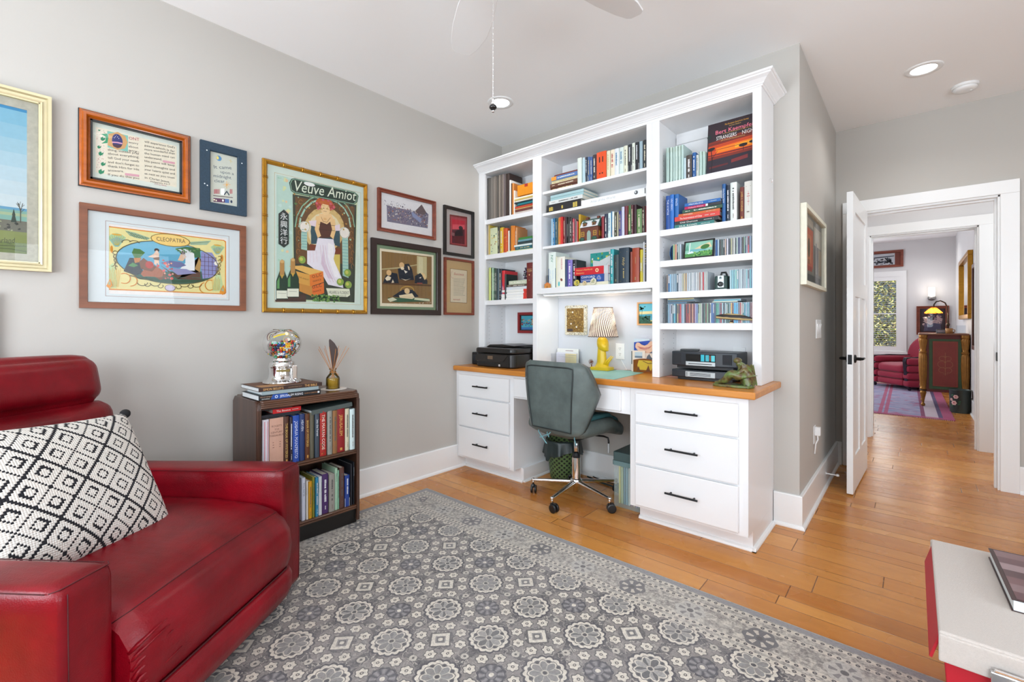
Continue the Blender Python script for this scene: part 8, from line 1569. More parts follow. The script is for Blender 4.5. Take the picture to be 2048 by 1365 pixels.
def shell(u, v):
    # u goes round: outer face then inner face
    t_ = v; e = min(1, min(v, 1 - v) / .06); th = .028 + .02 * (e ** .5)
    if u < .5: s_ = -1 + 4 * u; return bk(s_, t_, .012 * (1 - e ** .5))
    s_ = 3 - 4 * u; return bk(s_ * .985, .02 + t_ * .96, th)
mb.grid(shell, 92, NT, M_TEALL, cu=True)
top = [shell(i / 92, 1) for i in range(92)]; bot = [shell(i / 92, 0) for i in range(92)]
def zip_cap(P, rev):
    n = 46; a = P[:n]; b_ = list(reversed(P[n:])); v = a + b_; f = [(i, i + 1, n + i + 1, n + i) for i in range(n - 1)]
    if rev: f = [tuple(reversed(q)) for q in f]
    mb.add(v, f, M_TEALL)
zip_cap(top, False); zip_cap(bot, True)
back = mb.build('backrest', oc, smooth=True)
def outl(k):
    P = []
    for i in range(12): P.append(bk(-.62 * k + 1.24 * k * i / 11, .93 if 0 < i < 11 else .915, -.002))
    for i in range(1, 14): P.append(bk(.62 * k, .93 - .88 * i / 13, -.002))
    for i in range(1, 12): P.append(bk(.62 * k - 1.24 * k * i / 11, .05, -.002))
    for i in range(1, 13): P.append(bk(-.62 * k, .05 + .88 * i / 13, -.002))
    return P
MB().tube(outl(1.06), .0042, M_PIPE, 8, closed=True).build('piping', back, smooth=True)
mb = MB(); mb.box(-.170, -.306, .80, -.150, -.297, .845, mat('black_tag', '101418', .6)); tg = mb.build('fabric_tag', oc, bevel=.001)
m2 = MB(); draw(m2, [('l', 'c8d0d4', .002, [(-.166, .81), (-.160, .825), (-.154, .813), (-.160, .838)])], y0=-.3065); m2.build('tag_marks', tg)
# seat
def seatfn(x, y, z, u, v, w_):
    k = max(0, v); z2 = z - .05 * k ** 3 + .035 * max(0, abs(u) - .4) * (v < .5)
    return (x * (1 - .10 * k * k), y, z2 + .012 * (1 - u * u) * (w_ > 0) * 0)
mb = MB(); mb.rbox((0, .015, .488), (.47, .49, .085), .038, M_TEALL, (0, .02, .012), 14, seatfn); so_ = mb.build('seat', oc, smooth=True)
mb = MB(); mb.rbox((0, .04, .545), (.40, .40, .030), .014, mat('teal_pad', '2c5c60', .9, vary=.15), (0, 0, .006), 10, seatfn); mb.build('seat_pad', oc, smooth=True)
mt = mat('teal_ribbon', '6c9aa0', .7)
for P in ([(-.03, -.245, .50), (-.02, -.27, .47), (.0, -.275, .45)], [(-.10, -.262, .505), (-.085, -.275, .47), (-.055, -.28, .445), (-.01, -.285, .41)], [(.02, -.262, .50), (-.0, -.275, .47), (-.055, -.28, .445), (-.07, -.282, .44)], [(.14, -.20, .49), (.155, -.22, .455), (.175, -.23, .42)]):
    mb = MB(); mb.tube(P, .0035, mt, 6); mb.build('ribbon_tie', oc)
MB().box(-.10, -.10, .425, .10, .12, .445, M_BLACK).build('seat_plate', oc, bevel=.004)
MB().box(-.035, -.05, .385, .035, .05, .427, M_BLACK).build('tilt_box', oc, bevel=.006)
MB().lathe([(.0145, .28), (.0145, .40)], M_CHROME, 20).build('gas_lift', oc, smooth=True)
MB().lathe([(.028, .105), (.028, .27), (.025, .272), (.025, .285), (.016, .286)], M_CHROME, 28).build('column', oc, smooth=True).data.set_sharp_from_angle(angle=R(40))
MB().lathe([(.026, .262), (.026, .285), (.018, .300), (.016, .30)], M_BLKP, 20).build('column_collar', oc)
MB().tube([(.05, .05, .42), (.17, .07, .425), (.20, .072, .42), (.205, .072, .40), (.205, .072, .335)], .006, M_BLACK, 8).build('height_lever', oc)
MB().tube([(.205, .072, .385), (.205, .072, .325)], .0075, mat('grey_grip', 'b8bcbe', .3, .5), 8).build('lever_grip', oc)
mb = MB(); mb.lathe([(.022, .045), (.022, .09), (.036, .098), (.040, .112), (.036, .128), (.030, .132)], M_CHROME, 28); mb.build('hub', oc, smooth=True)
for k in range(5):
    a = R(-86 + 4 + 72 * k); ca_, sa_ = math.cos(a), math.sin(a); M_ = Matrix.Rotation(a, 4, 'Z')
    mb = MB(); mb.M = M_
    def leg(u, v):
        q = 2 * PI * u; w_ = .016 - .006 * v; h_ = .013 - .005 * v; x = .028 + .272 * v; zc_ = .108 - .022 * v - .012 * math.sin(PI * v) * 0
        return (x, w_ * math.copysign(abs(math.cos(q)) ** .6, math.cos(q)), zc_ + h_ * math.copysign(abs(math.sin(q)) ** .6, math.sin(q)))
    mb.grid(leg, 16, 8, M_CHROME, cu=True); lg = mb.build('leg', oc, smooth=True)
    mb = MB(); mb.M = M_; mb.tube([(.298, 0, .092), (.298, 0, .052)], .008, M_CHROME, 12); mb.ball((.298, 0, .088), (.013, .012, .011), M_CHROME, 12, 8); mb.build('caster_stem', lg, smooth=True)
    mb = MB(); mb.M = Matrix.Rotation(a, 4, 'Z') @ Matrix.Translation((.298, 0, 0)) @ Matrix.Rotation([R(80), R(55), R(20), R(150), R(100)][k], 4, 'Z')
    for y_ in (-.016, .010): mb.lathe([(.004, 0), (.022, .001), (.0275, .004), (.0275, .012), (.022, .0145), (.004, .015)], M_BLKP, 24, c=(.012, y_, .0280), axis='y')
    mb.lathe([(.012, .0), (.012, .02)], M_BLKP, 12, c=(0, 0, .035)); mb.prism([(-.008, .03), (.03, .05), (.024, .062), (-.006, .058)], -.007, .007, M_BLKP, 'y')
    mb.build('caster', oc, smooth=False)
# ------------------------------------------------------------------ waste basket, file box, cables
wb = thing('waste_basket', 'green lattice waste basket with a dark bag liner under the desk', 'waste basket', (-1.985, 2.835, 0))
mgl, nt, b, tc, x, y, z = node_setup('green_lattice')
an = y.atan2(x); l1 = ((an * 9.0 + z * 95.0).sin()).ab(); l2 = ((an * 9.0 - z * 95.0).sin()).ab(); hole = (l1 * l2 + noise(nt, tc.outputs['Object'], 45, 2) * .5).gt(.80); nn = noise(nt, tc.outputs['Object'], 20, 3)
nt.links.new(mixc(nt, hole, mixc(nt, nn, '3c5430', '6c8450'), '141a12'), b.inputs['Base Color']); b.inputs['Roughness'].default_value = .5
MB().lathe([(.095, .001), (.098, .02), (.125, .27), (.130, .285), (.124, .285), (.092, .02), (.001, .012)], mgl, 40, cap=False).build('basket', wb, smooth=True)
mbg = mat('dark_teal_bag', '24302f', .35, vary=.3, scale=20)
mb = MB()
def bag(u, v):
    a = 2 * PI * u; w_ = .006 * math.sin(9 * a) + .005 * math.sin(17 * a + 2)
    if v < .4: q = v / .4; return ((.112 + .016 * q) * math.cos(a), (.112 + .016 * q) * math.sin(a), .20 + .095 * q)
    q = (v - .4) / .6; d = .10 + .02 * math.sin(3 * a) + (.04 if math.cos(a - 3.6) > .6 else 0); r_ = .131 + .016 * q + w_ * q
    return (r_ * math.cos(a), r_ * math.sin(a), .297 - d * q)
mb.grid(bag, 60, 14, mbg, cu=True); mb.build('bag_liner', wb, smooth=True)
fb = thing('file_box', 'translucent teal plastic file box with coloured folders under the desk', 'file box', (-1.335, 2.80, 0))
mpl = mat('teal_plastic', 'c8dcdc', .25, vary=.03, Alpha=.16)
x0, x1, y0, y1 = -.092, .080, -.20, .17
MB().box(x0, y0, .001, x1, y0 + .003, .28, mpl).box(x0, y1 - .003, .001, x1, y1, .28, mpl).box(x0, y0, .001, x0 + .003, y1, .28, mpl).box(x1 - .003, y0, .001, x1, y1, .28, mpl).box(x0, y0, .0005, x1, y1, .004, mpl).build('tub', fb)
MB().prism(rr(x0 - .01, y0 - .01, x1 + .004, y1 + .01, .015), .262, .290, mat('teal_grey_rim', '6a8688', .3, vary=.05)).build('rim', fb, bevel=.002)
MB().prism(rr(x0 - .006, y0 - .008, x1 + .004, y1 + .008, .015), .290, .345, mat('teal_grey_lid', '465a5a', .3, vary=.08)).build('lid', fb, bevel=.004)
for i, (c, cn) in enumerate((('d8d070', 'olive yellow'), ('b4c898', 'sage green'), ('5c8898', 'dark teal'), ('88b4c4', 'blue-grey'), ('d0dcd8', 'pale grey'), ('b88898', 'mauve'), ('dcc4b0', 'tan'), ('9484ac', 'purple'), ('9ca8a4', 'grey-green'))):
    o = MB().box(-.0055, -.155, 0, .0055, .14, .235, ink(c)).build('folder'); o.location = (-1.335 + x0 + .015 + i * .0165, 2.80, .006); tag(o, f'{cn} folder standing in the plastic file box', 'folder', 'folders in the file box')
o = MB().tube([(-1.83, 2.93, .012), (-1.72, 2.90, .007), (-1.60, 2.88, .008), (-1.50, 2.86, .008), (-1.45, 2.85, .008)], .006, mat('dark_green_cable', '223430', .5), 8).build('cable', origin=(-1.65, 2.9, 0)); tag(o, 'dark green cable on the floor behind the swivel chair', 'cable')
o = MB().tube([(-1.80, 2.96, .010), (-1.70, 2.94, .006), (-1.58, 2.93, .006), (-1.46, 2.90, .006)], .004, M_BLKP, 8).build('cable', origin=(-1.65, 2.94, 0)); tag(o, 'thin black cable along the kneehole baseboard', 'cable')

# ------------------------------------------------------------------ rug
mru, nt, b, tc, x, y, z = node_setup('medallion_rug')
wob = noise(nt, tc.outputs['Object'], 60, 2) - .5; wob2 = noise(nt, comb(nt, x + 3.3, y + 7.7, z), 60, 2) - .5
u = x + wob * .006; v = (y * -1.0) + wob2 * .006
RL, RW = 3.05, 2.44
pxr, pyr = .2535, .243
def polar(a, c): return (a * a + c * c).sqrt(), c.atan2(a)
ax = ((u - .1125) / pxr + .5); ay = ((v - .0815) / pyr + .5)
a1 = (ax.fr() - .5) * pxr; b1_ = (ay.fr() - .5) * pyr
r1, t1 = polar(a1, b1_)
cellr = white(nt, comb(nt, ax.fl(), ay.fl(), 2.0))
bx_ = ((u - .1125) / pxr); by_ = ((v - .0815) / pyr)
a2 = (bx_.fr() - .5) * pxr; b2 = (by_.fr() - .5) * pyr
r2, t2 = polar(a2, b2)
par = ((bx_.fl() + by_.fl()) * .5).fr().gt(.25)
big_n = noise(nt, tc.outputs['Object'], 2.2, 3, .6); fine = noise(nt, tc.outputs['Object'], 140, 3, .7); mid = noise(nt, tc.outputs['Object'], 38, 3, .6)
ground = mixc(nt, (mid * 2.4 - .7).op('MULTIPLY', 1, clamp=True), '4e4a4b', '7d7775')
ground = mixc(nt, (noise(nt, tc.outputs['Object'], 30, 2) - .5).ab().lt(.018), ground, 'b5ada2')
ground = mixc(nt, ((noise(nt, comb(nt, x + 5, y, z), 75, 1) - .5).ab()).lt(.02), ground, '3c3a40')
CRM, CRM2 = 'd6cdbf', 'beb6aa'
# cell ornaments (offset lattice): halo, ring of eight small flowers, square or dark star in the middle
col = mixc(nt, r2.band(.050, .106) * .6, ground, '968f89')
ph = t2.mod(PI / 4) - PI / 8
fx = r2 * ph.cos() - .078; fy = r2 * ph.sin(); rs, ts = polar(fx, fy)
fl_edge = (ts * 6.0).cos() * .0026 + .0188
col = mixc(nt, rs.lt(fl_edge + .004), col, '5a5555'); col = mixc(nt, rs.lt(fl_edge), col, CRM); col = mixc(nt, rs.lt(.0062), col, '55504e'); col = mixc(nt, rs.lt(.0028), col, CRM)
dm_ = a2.ab() + b2.ab()
sq = mixc(nt, dm_.lt(.054), col, '5d5858'); sq = mixc(nt, dm_.lt(.045), sq, CRM); sq = mixc(nt, dm_.lt(.026), sq, '8a8683'); sq = mixc(nt, dm_.band(.013, .018), sq, '5a5656'); sq = mixc(nt, r2.lt(.008), sq, CRM)
de = (t2 * 12.0).cos() * .003 + .048
dk = mixc(nt, r2.lt(de), col, '47454b'); dk = mixc(nt, ((t2 * 8.0).cos() * .5 + .5) * r2.band(.020, .042) * .8, dk, '9a9594'); dk = mixc(nt, r2.lt(.018), dk, '7a7678'); dk = mixc(nt, r2.lt(.009), dk, CRM)
col = mixc(nt, par, dk, sq)
# small flowers halfway between the medallions
a3 = (ax.fr() - .5).ab() - .5; 
r3, _t = polar(a3 * pxr, b1_); col = mixc(nt, r3.lt(.014), col, CRM2); col = mixc(nt, r3.lt(.005), col, '5a5555')
b3_ = (ay.fr() - .5).ab() - .5
r4, _t = polar(a1, b3_ * pyr); col = mixc(nt, r4.lt(.014), col, CRM2); col = mixc(nt, r4.lt(.005), col, '5a5555')
# big medallions
sc = (t1 * 8.0).cos().ab() * .0075
Rm = sc + .0650
col = mixc(nt, r1.lt(Rm + .008), col, '48454a')
col = mixc(nt, r1.lt(Rm), col, CRM)
col = mixc(nt, r1.lt(sc * .6 + .0555), col, '6b6766')
bead = ((t1 * 16.0).cos()).gt(.1) * r1.band(.047, .0575)
col = mixc(nt, bead, col, '4a484c')
pet = ((t1 * 4.0).cos()).ab()
pr = pet * .018 + .0335
ink1 = mixc(nt, cellr, '4e4c4e', '8f8d8a'); ink2 = mixc(nt, cellr, 'a39f9a', '837f7c')
petal_c = mixc(nt, ((t1 * 4.0).cos() * (t1 * 2.0 + .0).cos()).gt(.0), ink1, ink2)
col = mixc(nt, r1.lt(pr + .0055), col, CRM); col = mixc(nt, r1.lt(pr), col, petal_c)
col = mixc(nt, (pet.lt(.14)) * r1.lt(.045), col, CRM2)
col = mixc(nt, r1.lt(.013), col, CRM2); col = mixc(nt, r1.lt(.008), col, '4a474a')
field = col
# border
X0 = x; Y0 = y * -1.0
dxe = X0.mn(RL - X0); dye = Y0.mn(RW - Y0); de_ = dxe.mn(dye)
s_ = dxe.lt(dye) * Y0 + (1.0 - dxe.lt(dye)) * X0
bc_ = mixc(nt, (noise(nt, tc.outputs['Object'], 55, 3, .65) * 3.2 - 1.1).op('MULTIPLY', 1, clamp=True), '76716d', 'cdc5b9')
wv_ = s_ / .25; wa = (wv_.fr() - .5) * .25; wr_, wt = polar(wa, de_ - .168)
hl = ((wv_ * .5).fr()).gt(.5)
med = mixc(nt, wr_.lt((wt * 6).cos() * .004 + .056), bc_, mixc(nt, hl, '6a6768', 'b9b4ac')); med = mixc(nt, ((wt * 6).cos()).gt(.3) * wr_.band(.02, .045), med, mixc(nt, hl, 'c4bbae', '807c7a')); med = mixc(nt, wr_.lt(.012), med, '5a5656')
def beads(c, d0, wd=.0095):
    q = ((s_ / .026).fr() - .5) * .026; dd = de_ - d0
    c = mixc(nt, dd.ab().lt(wd), c, 'cfc6b8'); rb_, _ = polar(q, dd)
    c = mixc(nt, rb_.lt(wd * .72), c, '4a4748'); return mixc(nt, rb_.lt(wd * .25), c, 'a8a09a')
bcol = med
for d0 in (.052, .100, .232, .268): bcol = beads(bcol, d0)
bcol = mixc(nt, de_.lt(.036), bcol, '8d8b8c'); bcol = mixc(nt, de_.lt(.006), bcol, 'b4aea6')
full = mixc(nt, de_.lt(.279), field, bcol)
full = mixc(nt, (big_n * 3 - 1.2).op('MULTIPLY', 1, clamp=True) * .16, full, 'b8b2b4')
full = mixc(nt, (noise(nt, comb(nt, x + 9, y, z), 85, 3, .7) * 4 - 1.9).op('MULTIPLY', 1, clamp=True) * .42, full, '7c7776')
full = mixc(nt, (fine * 3 - 1.35).op('MULTIPLY', 1, clamp=True) * .36, full, '3e3c3e')
nt.links.new(full, b.inputs['Base Color']); b.inputs['Roughness'].default_value = 1.0
b.inputs['Sheen Weight'].default_value = .2
bp = nt.nodes.new('ShaderNodeBump'); bp.inputs['Strength'].default_value = .5; bp.inputs['Distance'].default_value = .004; nt.links.new(fine.s, bp.inputs['Height']); nt.links.new(bp.outputs[0], b.inputs['Normal'])
rug = MB().box(0, -RW, 0, RL, 0, .010, mru).build('area_rug', bevel=.003); rug.location = (-2.545, 1.99, .0005)
rug.rotation_euler = (0, 0, R(.4))
tag(rug, 'large grey and cream rug of repeating flower medallions under the armchair', 'rug')

# ------------------------------------------------------------------ linen box with red sides at the lower right
bx = thing('storage_box', 'cream linen topped box with bright red sides at the lower right corner', 'box', (.045, 1.26, .0))
mli = mat('cream_linen', 'bfb6af', .85, vary=.08, scale=250, bump=.5, bscale=700); mrd_ = mat('red_cloth', 'b00820', .6, vary=.05); mpp = mat('grey_lining', '9c9a98', .8)
ZB = .42
MB().prism([(.035, .0115), (.60, .0115), (.60, ZB - .02), (.006, ZB - .02)], .248, .84, mrd_, 'y').build('body', bx, bevel=.003)
MB().box(.0, .235, ZB - .02, .61, .855, ZB, mli).build('lid', bx, bevel=.004)
MB().box(.0, .230, ZB - .070, .60, .242, ZB - .006, mli).build('lid_front', bx, bevel=.003)
MB().box(-.002, .835, ZB - .07, .61, .857, ZB - .003, mli).build('lid_rear', bx, bevel=.003)
MB().prism([(.001, ZB - .014), (-.017, ZB - .075), (-.011, ZB - .077), (.006, ZB - .016)], .245, .835, mrd_, 'y').build('side_flap', bx, bevel=.001)
mb = MB(); mb.box(.085, .215, ZB - .085, .145, .2295, ZB - .045, M_CHROME); mb.tube([(.09, .215, ZB - .04), (.14, .215, ZB - .04)], .005, M_CHROME, 8); mb.box(.10, .210, ZB - .11, .13, .2295, ZB - .085, M_CHROME); mb.build('metal_clasp', bx, bevel=.002)
lb = book(.345, .030, .26, '3c2828', '', '', True, pages=M_PAGESW)
lb.location = (.175 + .0, 2.075 - .16, ZB + .0005); lb.rotation_euler = (0, 0, R(-88) + PI * 0); lb.rotation_euler = (0, 0, R(92)); lb.location = (.182 + .26, 1.90, ZB + .0005); tag(lb, 'book with red and brown striped cover lying on the linen box', 'book')
m2 = MB()
for i, c in enumerate(('5c3c40', '7c6264', '6a4a4c', '4c3034', '8c7476', '5c3c40', '745658')): m2.box(-.165 + i * .047, .012, .0301, -.165 + (i + 1) * .047, .25, .0305, ink(c, .3))
m2.box(-.150, .06, .0305, .09, .066, .0308, ink('d8ccc8')); m2.box(-.150, .10, .0305, .09, .112, .0308, ink('d8ccc8'))
m2.build('cover_picture', lb)

# ------------------------------------------------------------------ far room furniture
mrg, nt, b, tc, x, y, z = node_setup('faded_oriental_rug')
n1 = noise(nt, comb(nt, x * 2.0, y * 9.0, z), 2.0, 5, .65); n2 = noise(nt, tc.outputs['Object'], 6, 4, .6)
c = mixc(nt, (n1 * 4 - 1.6).op('MULTIPLY', 1, clamp=True), '7c88ac', 'b8a8bc'); c = mixc(nt, (n2 * 5 - 2.6).op('MULTIPLY', 1, clamp=True), c, 'a04470')
ex = (1.25 - x.ab()) ; ey = (1.9 - y.ab())
for a, b_, cc_ in ((.0, .10, 'a83c64'), (.10, .14, '46335c'), (.14, .26, 'c8b8c0'), (.26, .30, '7c2c50'), (.62, .66, 'a84c6c'), (.68, .72, 'a84c6c')):
    c = mixc(nt, ex.band(a, b_) * .85, c, cc_)
c = mixc(nt, ey.lt(.10) * .8, c, 'a84c70')
nt.links.new(c, b.inputs['Base Color']); b.inputs['Roughness'].default_value = 1
o = MB().box(-1.25, -1.9, 0, 1.25, 1.9, .008, mrg).build('oriental_rug'); o.location = (-.895, 9.40, .0005); o.rotation_euler = (0, 0, R(.5)); tag(o, 'faded pink and blue oriental rug in the far room', 'rug')
mb = MB(); rd = random.Random(3)
for i in range(150): x_ = -1.25 + 2.5 * i / 150; mb.tube([(x_, -1.9, .004), (x_ + rd.uniform(-.006, .006), -1.94, .002)], .0022, ink('d8c8c4'), 4)
q = mb.build('fringe', o); q['kind'] = 'stuff'
# painted cabinet
cb = thing('painted_cabinet', 'red and green painted cabinet with gilded fluted corner legs', 'cabinet', (.10, 8.56, .009 * 0))
mred = mat('painted_red', '6e2622', .45, vary=.25, scale=14); mgrn = mat('painted_green', '3f5c3c', .5, vary=.2, scale=14); mred2 = mat('painted_red_panel', '8a342c', .45, vary=.25, scale=14); mgd_ = mat('gilded_wood', '9a6a2c', .35, .45, vary=.35, scale=20); mgk = mat('dark_gilt', '3a2414', .4, .2, vary=.3)
CX0, CX1, CD = .0, .430, .55
MB().box(-.045, -.045, 1.0, CX1 + .025, CD + .02, 1.022, mat('cabinet_top', '7a4a34', .35, vary=.3, scale=10)).build('top', cb, bevel=.005)
MB().box(.01, .012, .215, CX1 - .02, CD, 1.0, mred).build('body', cb, bevel=.002)
MB().box(.062, .004, .255, .385, .013, .945, mgrn).build('green_border', cb)
pn = MB().box(.098, .0, .295, .350, .006, .915, mred2).build('side_panel', cb, bevel=.002)
m2 = MB(); ops = [('l', 'a8603c', .003, [(.108, .305), (.340, .305), (.340, .905), (.108, .905), (.108, .305)])]
for sx in (-1, 1):
    for zc_, r_ in ((.52, .035), (.60, .045), (.68, .03)): ops.append(('l', 'b07850', .004, [(.224 + sx * (.03 + r_ * math.cos(q / 3)), zc_ + r_ * math.sin(q / 3)) for q in range(-6, 9)]))
ops += [('l', 'b07850', .004, [(.224, .45), (.224, .76)]), ('l', 'b07850', .003, [(.20, .47), (.248, .47)]), ('l', 'b07850', .003, [(.20, .71), (.248, .71)])]
draw(m2, ops, y0=-.0003); m2.build('scroll_painting', pn)
def turned(x_, y_):
    mb = MB(); pr = [(.012, .009), (.022, .02), (.024, .035), (.012, .06), (.022, .13), (.032, .18), (.036, .20), (.030, .215), (.026, .24), (.038, .25), (.030, .28), (.038, .42), (.042, .60), (.040, .70), (.034, .745), (.040, .755), (.044, .765), (.034, .775), (.030, .79), (.036, .86), (.044, .93), (.038, .95), (.046, .965), (.046, 1.0)]
    def fl(u, v):
        k = v * (len(pr) - 1); i = min(int(k), len(pr) - 2); t_ = k - i; r_ = pr[i][0] + (pr[i + 1][0] - pr[i][0]) * t_; z_ = pr[i][1] + (pr[i + 1][1] - pr[i][1]) * t_
        if .27 < z_ < .74 or .79 < z_ < .94: r_ *= 1 + .07 * math.cos(2 * PI * u * 12)
        return (x_ + r_ * math.cos(2 * PI * u), y_ + r_ * math.sin(2 * PI * u), z_)
    mb.grid(fl, 72, 70, mgd_, cu=True)
    for z_ in (.225, .755): mb.lathe([(.034, z_), (.040, z_ + .008), (.034, z_ + .016)], mgk, 24, c=(x_, y_, 0), cap=False)
    return mb.build('corner_leg', cb, smooth=True)
for x_, y_ in ((.0, .0), (CX1 - .01, .0), (.0, CD - .02), (CX1 - .01, CD - .02)): turned(x_, y_)
mb = MB()
for z_ in (.42, .60, .78): mb.ball((-.03, .2, z_), .012, mgk, 10, 6)
mb.build('drawer_knobs', cb)
# things on the cabinet
CT = 1.0225
o = MB().box(-.05, -.04, 0, .06, .04, .055, mat('black_red_box', '1c1014', .25)).build('clock_radio', bevel=.003); o.location = (.29, 8.70, CT); tag(o, 'small black clock radio with dark red face on the cabinet', 'clock radio')
MB().box(-.042, -.0412, .012, .052, -.040, .045, mat('dark_red_face', '5a101c', .15)).build('face', o)
o = thing('mug', 'tan mug on the painted cabinet beside the clock radio', 'mug', (.365, 8.62, CT))
MB().lathe([(.036, 0), (.038, .07), (.035, .07), (.033, .006)], mat('tan_mug', 'b0804c', .5, vary=.1), 24).build('cup', o, smooth=True)
MB().tube([(.036, 0, .055), (.055, 0, .050), (.056, 0, .025), (.036, 0, .018)], .005, mat('tan_mug', 'b0804c'), 8).build('handle', o)
o = thing('glass_block', 'small clear glass frame at the right end of the cabinet top', 'glass ornament', (.49, 8.80, CT)); MB().box(-.045, -.008, 0, .045, .008, .11, glass_thin('clear_block', (.9, .93, .95), refl=1.2)).build('block', o); MB().box(-.05, -.015, 0, .05, .015, .006, M_TRIM).build('foot', o)
gl = thing('gooseneck_lamp', 'bronze gooseneck lamp with a lit amber ruffled glass shade', 'lamp', (.365, 8.90, CT))
mbr = mat('bronze', '4c4238', .35, .7, vary=.2)
MB().lathe([(.07, 0), (.068, .012), (.03, .025), (.012, .05)], mbr, 28).build('base', gl, smooth=True)
MB().tube([(0, 0, .03), (0, 0, .22), (-.004, 0, .36), (-.03, 0, .43), (-.075, 0, .46), (-.12, 0, .45), (-.145, 0, .41), (-.15, 0, .37)], .009, mbr, 10).build('neck', gl, smooth=True)
mb = MB(); mb.ball((0, -.01, .12), (.022, .02, .028), mbr, 12, 8); mb.build('figurine', gl, smooth=True)
mamb = D.materials.new('amber_glass'); mamb.use_nodes = True; nt = mamb.node_tree; nt.nodes.clear(); tl = nt.nodes.new('ShaderNodeBsdfTranslucent'); tl.inputs[0].default_value = rgb('e8883c'); df2 = nt.nodes.new('ShaderNodeBsdfDiffuse'); df2.inputs[0].default_value = rgb('d88c30'); mx = nt.nodes.new('ShaderNodeMixShader'); mx.inputs[0].default_value = .7; oo = nt.nodes.new('ShaderNodeOutputMaterial'); nt.links.new(df2.outputs[0], mx.inputs[1]); nt.links.new(tl.outputs[0], mx.inputs[2]); nt.links.new(mx.outputs[0], oo.inputs[0])
mb = MB(); mb.grid(lambda u, v: ((lambda r_, a: (-.15 + r_ * math.cos(a), r_ * math.sin(a), .37 - .085 * v ** 1.3 + .006 * math.sin(8 * a) * v))(.022 + .075 * v ** 1.2 + .005 * math.sin(8 * 2 * PI * u) * v, 2 * PI * u)), 48, 12, mamb, cu=True); mb.build('glass_shade', gl, smooth=True)
MB().ball((-.15, 0, .325), .022, emit('far_bulb', 'ffc070', 6.0), 12, 8).build('bulb', gl)
pl = D.lights.new('gooseneck_glow', 'POINT'); pl.energy = 3; pl.color = (1, .75, .45); pl.shadow_soft_size = .02; po = D.objects.new('gooseneck_glow', pl); COL.objects.link(po); po.location = (.215, 8.90, CT + .28)
# basket with painted flowers
wb2 = thing('tole_waste_bin', 'grey-green metal bin painted with pink flowers beside the cabinet', 'waste bin', (.455, 8.30, 0))
mtin = mat('tole_green', '3a4440', .4, .3, vary=.15)
MB().lathe([(.098, 0), (.098, .006), (.105, .29), (.109, .295), (.105, .30), (.101, .29), (.094, .01), (.001, .008)], mtin, 40, cap=False).build('bin', wb2, smooth=True).data.set_sharp_from_angle(angle=R(50))
mb = MB(); 
def onbin(x_, y_, z_): a = x_ / .103 - PI / 2 - .35; r_ = .0995 + .022 * z_ - y_ * 2 + .002; return (r_ * math.cos(a), r_ * math.sin(a), z_)
ops = []
for cx_, cz_, s_ in ((-.03, .13, 1.0), (-.01, .21, .85), (-.06, .17, .6)):
    for i in range(6): a = 2 * PI * i / 6; ops.append(('e', 'd8b0a8', cx_ + .018 * s_ * math.cos(a), cz_ + .018 * s_ * math.sin(a), .013 * s_, .013 * s_, 0))
    ops.append(('e', 'b04858', cx_, cz_, .010 * s_, .010 * s_, 0))
for cx_, cz_ in ((.02, .12), (-.05, .09), (.025, .15), (-.045, .23)): ops.append(('e', '2c5c3c', cx_, cz_, .016, .009, 40))
draw(mb, ops, fn=onbin); mb.build('painted_flowers', wb2)
# wall sconce
sc_ = thing('wall_sconce', 'lit wall sconce with a white glass cylinder above the dark framed print', 'wall light', (.252, YF2 - .10, 1.63))
MB().ball((0, .04, .0), (.062, .06, .05), mat('brushed_nickel', '9c9a98', .35, .8), 20, 12).build('cup', sc_, smooth=True)
MB().lathe([(.045, .02), (.047, .20), (.044, .20)], emit('sconce_glass', 'fff4e6', 2.2), 24, c=(0, .03, 0)).build('glass_cylinder', sc_, smooth=True)
pl = D.lights.new('sconce_glow', 'POINT'); pl.energy = 1.6; pl.color = (1, .95, .88); pl.shadow_soft_size = .05; po = D.objects.new('sconce_glow', pl); COL.objects.link(po); po.location = (.252, YF2 - .20, 1.80)
picture('dark wood framed print of pale figures behind the gooseneck lamp', (.041, YF2 - .0005, .95), 0, .445, .535, .05, M_REDWOOD2, .03, 'step', '2c2228', None, None, [('p', '3a2a34', [(.07, .07), (.375, .07), (.375, .465), (.07, .465)]), ('p', '54506c', [(.10, .07), (.34, .07), (.33, .20), (.22, .26), (.12, .22)]), ('p', 'c8a8a8', [(.09, .25), (.16, .29), (.22, .26), (.30, .33), (.36, .30), (.34, .20), (.24, .22), (.20, .18), (.14, .22)]), ('e', 'd8b8b0', .13, .29, .03, .03, 0), ('e', 'd0b0ac', .30, .34, .025, .03, 0), ('s', 4, 30, ['a88894', '6c5c74', 'd0b4b0'], .09, .16, .36, .36, .01, .025)])
picture('wide red-brown framed black and white picture high above the far window', (-.70, YF2 - .0005, 2.25), 0, .555, .325, .045, M_REDWOOD2, .025, 'flat', '7a3424', None, None, [('p', 'd0d4dc', [(.05, .05), (.43, .05), (.43, .27), (.05, .27)]), ('s', 6, 60, ['1c222e', '3c4454', '14181f'], .06, .06, .42, .18, .01, .028), ('p', '2c3444', [(.05, .19), (.3, .2), (.42, .21), (.42, .225), (.05, .21)]), ('p', '2c3444', [(.05, .18), (.1, .25), (.12, .19)])])
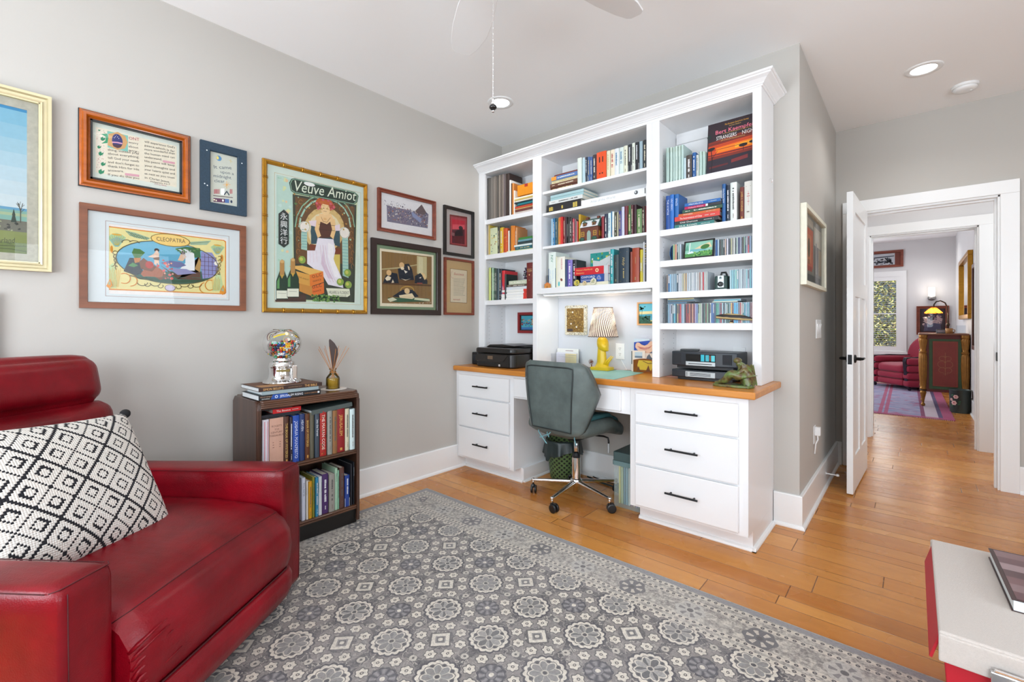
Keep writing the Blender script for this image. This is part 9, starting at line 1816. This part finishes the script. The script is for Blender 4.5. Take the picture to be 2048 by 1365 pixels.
# gilt mirror and dark picture on the right wall (facing -x)
gmr = thing('gilt_mirror', 'tall gilt framed mirror on the right wall of the far room', 'mirror', (XF - .001, 9.02, 1.22), R(-90))
mb = MB()
mgi = mat('gold_leaf', 'b07c24', .3, .7, vary=.2)
for q in ((-.80, 0, .80, .06), (-.80, .82, .80, .88), (-.80, .06, -.74, .82), (.74, .06, .80, .82)): mb.box(q[0], -.05, q[1], q[2], 0, q[3], mgi)
mb.build('frame', gmr, bevel=.006); MB().box(-.74, -.02, .06, .74, -.012, .82, mat('mirror_silver', 'dcdcdc', .02, 1.0, vary=0)).build('mirror_glass', gmr)
picture('dark mosaic-edged frame on the right wall nearest the far doorway', (XF - .0005, 8.0, .84), R(-90), .55, 1.04, .05, mat('mosaic_frame', '5a3428', .5, vary=.5, scale=60), .03, 'flat', '3c2c28', None, None, [('s', 6, 40, ['6a3c2c', '2c2420'], .06, .06, .48, .98, .01, .03)])
# art-deco red armchairs
M_VEL = mat('crimson_velvet', '8e0a30', .7, vary=.12, scale=6, **{'Sheen Weight': .15}); M_VELD = mat('dark_lacquer', '1c1424', .25, vary=.05)
def deco(loc, rz, label):
    t = thing('club_chair', label, 'armchair', loc, rz)
    for sx in (-1, 1):
        mb = MB(); [mb.rbox((sx * .36, 0, .12 + .125 * k), (.15, .74, .128), .045, M_VEL, (.012, .01, 0), 8) for k in range(4)]; mb.build('arm', t, smooth=True)
        MB().prism([(-.36, .05), (-.40, .50), (-.38, .565), (-.1, .58), (.38, .57), (.38, .55), (-.1, .56), (-.36, .545), (-.375, .50), (-.34, .05)], sx * .36 - .03, sx * .36 + .03, M_VELD, 'x').build('wood_trim', t, bevel=.004)
    mb = MB(); mb.rbox((0, -.02, .36), (.56, .68, .15), .05, M_VEL, (0, .02, .02), 10); mb.build('seat_cushion', t, smooth=True)
    for k in range(2): mb = MB(); mb.rbox((0, -.33, .12 + .115 * k), (.56, .07, .11), .03, M_VEL, (0, .015, 0), 8); mb.build('front_roll', t, smooth=True)
    MB().box(-.32, -.30, .06, .32, .36, .30, M_VEL).build('base', t)
    mb = MB(); P = [(-.40, .30), (-.42, .62)] + [(-.42 + .84 * i / 14, .62 + .32 * math.sin(PI * i / 14) ** .6) for i in range(1, 14)] + [(.42, .62), (.40, .30)]
    mb.prism(P, .28, .42, M_VEL, 'y'); mb.build('backrest', t, bevel=.05, seg=4)
    for sx in (-1, 1):
        for sy in (-1, 1): MB().lathe([(.02, .0), (.03, .05)], M_VELD, 12, c=(sx * .38, sy * .32, 0)).build('foot', t)
    return t
deco((-.05, 10.84, .009), R(-50), 'crimson velvet club chair with channelled sides left of the painted cabinet')
# dark chair edge just behind the bedroom door
t = thing('side_chair', 'dark chair leg and grey seat edge showing just past the bedroom door', 'chair', (-.66, 7.22, .009), R(10))
mdk = mat('dark_chair_wood', '241a16', .4)
for sx in (-1, 1):
    for sy in (-1, 1): MB().tube([(sx * .20, sy * .20, .004), (sx * .19, sy * .18, .42)], .018, mdk, 8).build('leg', t)
mb = MB(); mb.rbox((0, 0, .45), (.46, .46, .09), .03, mat('grey_upholstery', '6c6c70', .9), (0, 0, .01), 8); mb.build('seat', t, smooth=True)
mb = MB(); mb.rbox((0, .20, .70), (.44, .05, .44), .02, mdk, (0, 0, 0), 6); mb.build('backrest', t, smooth=True)
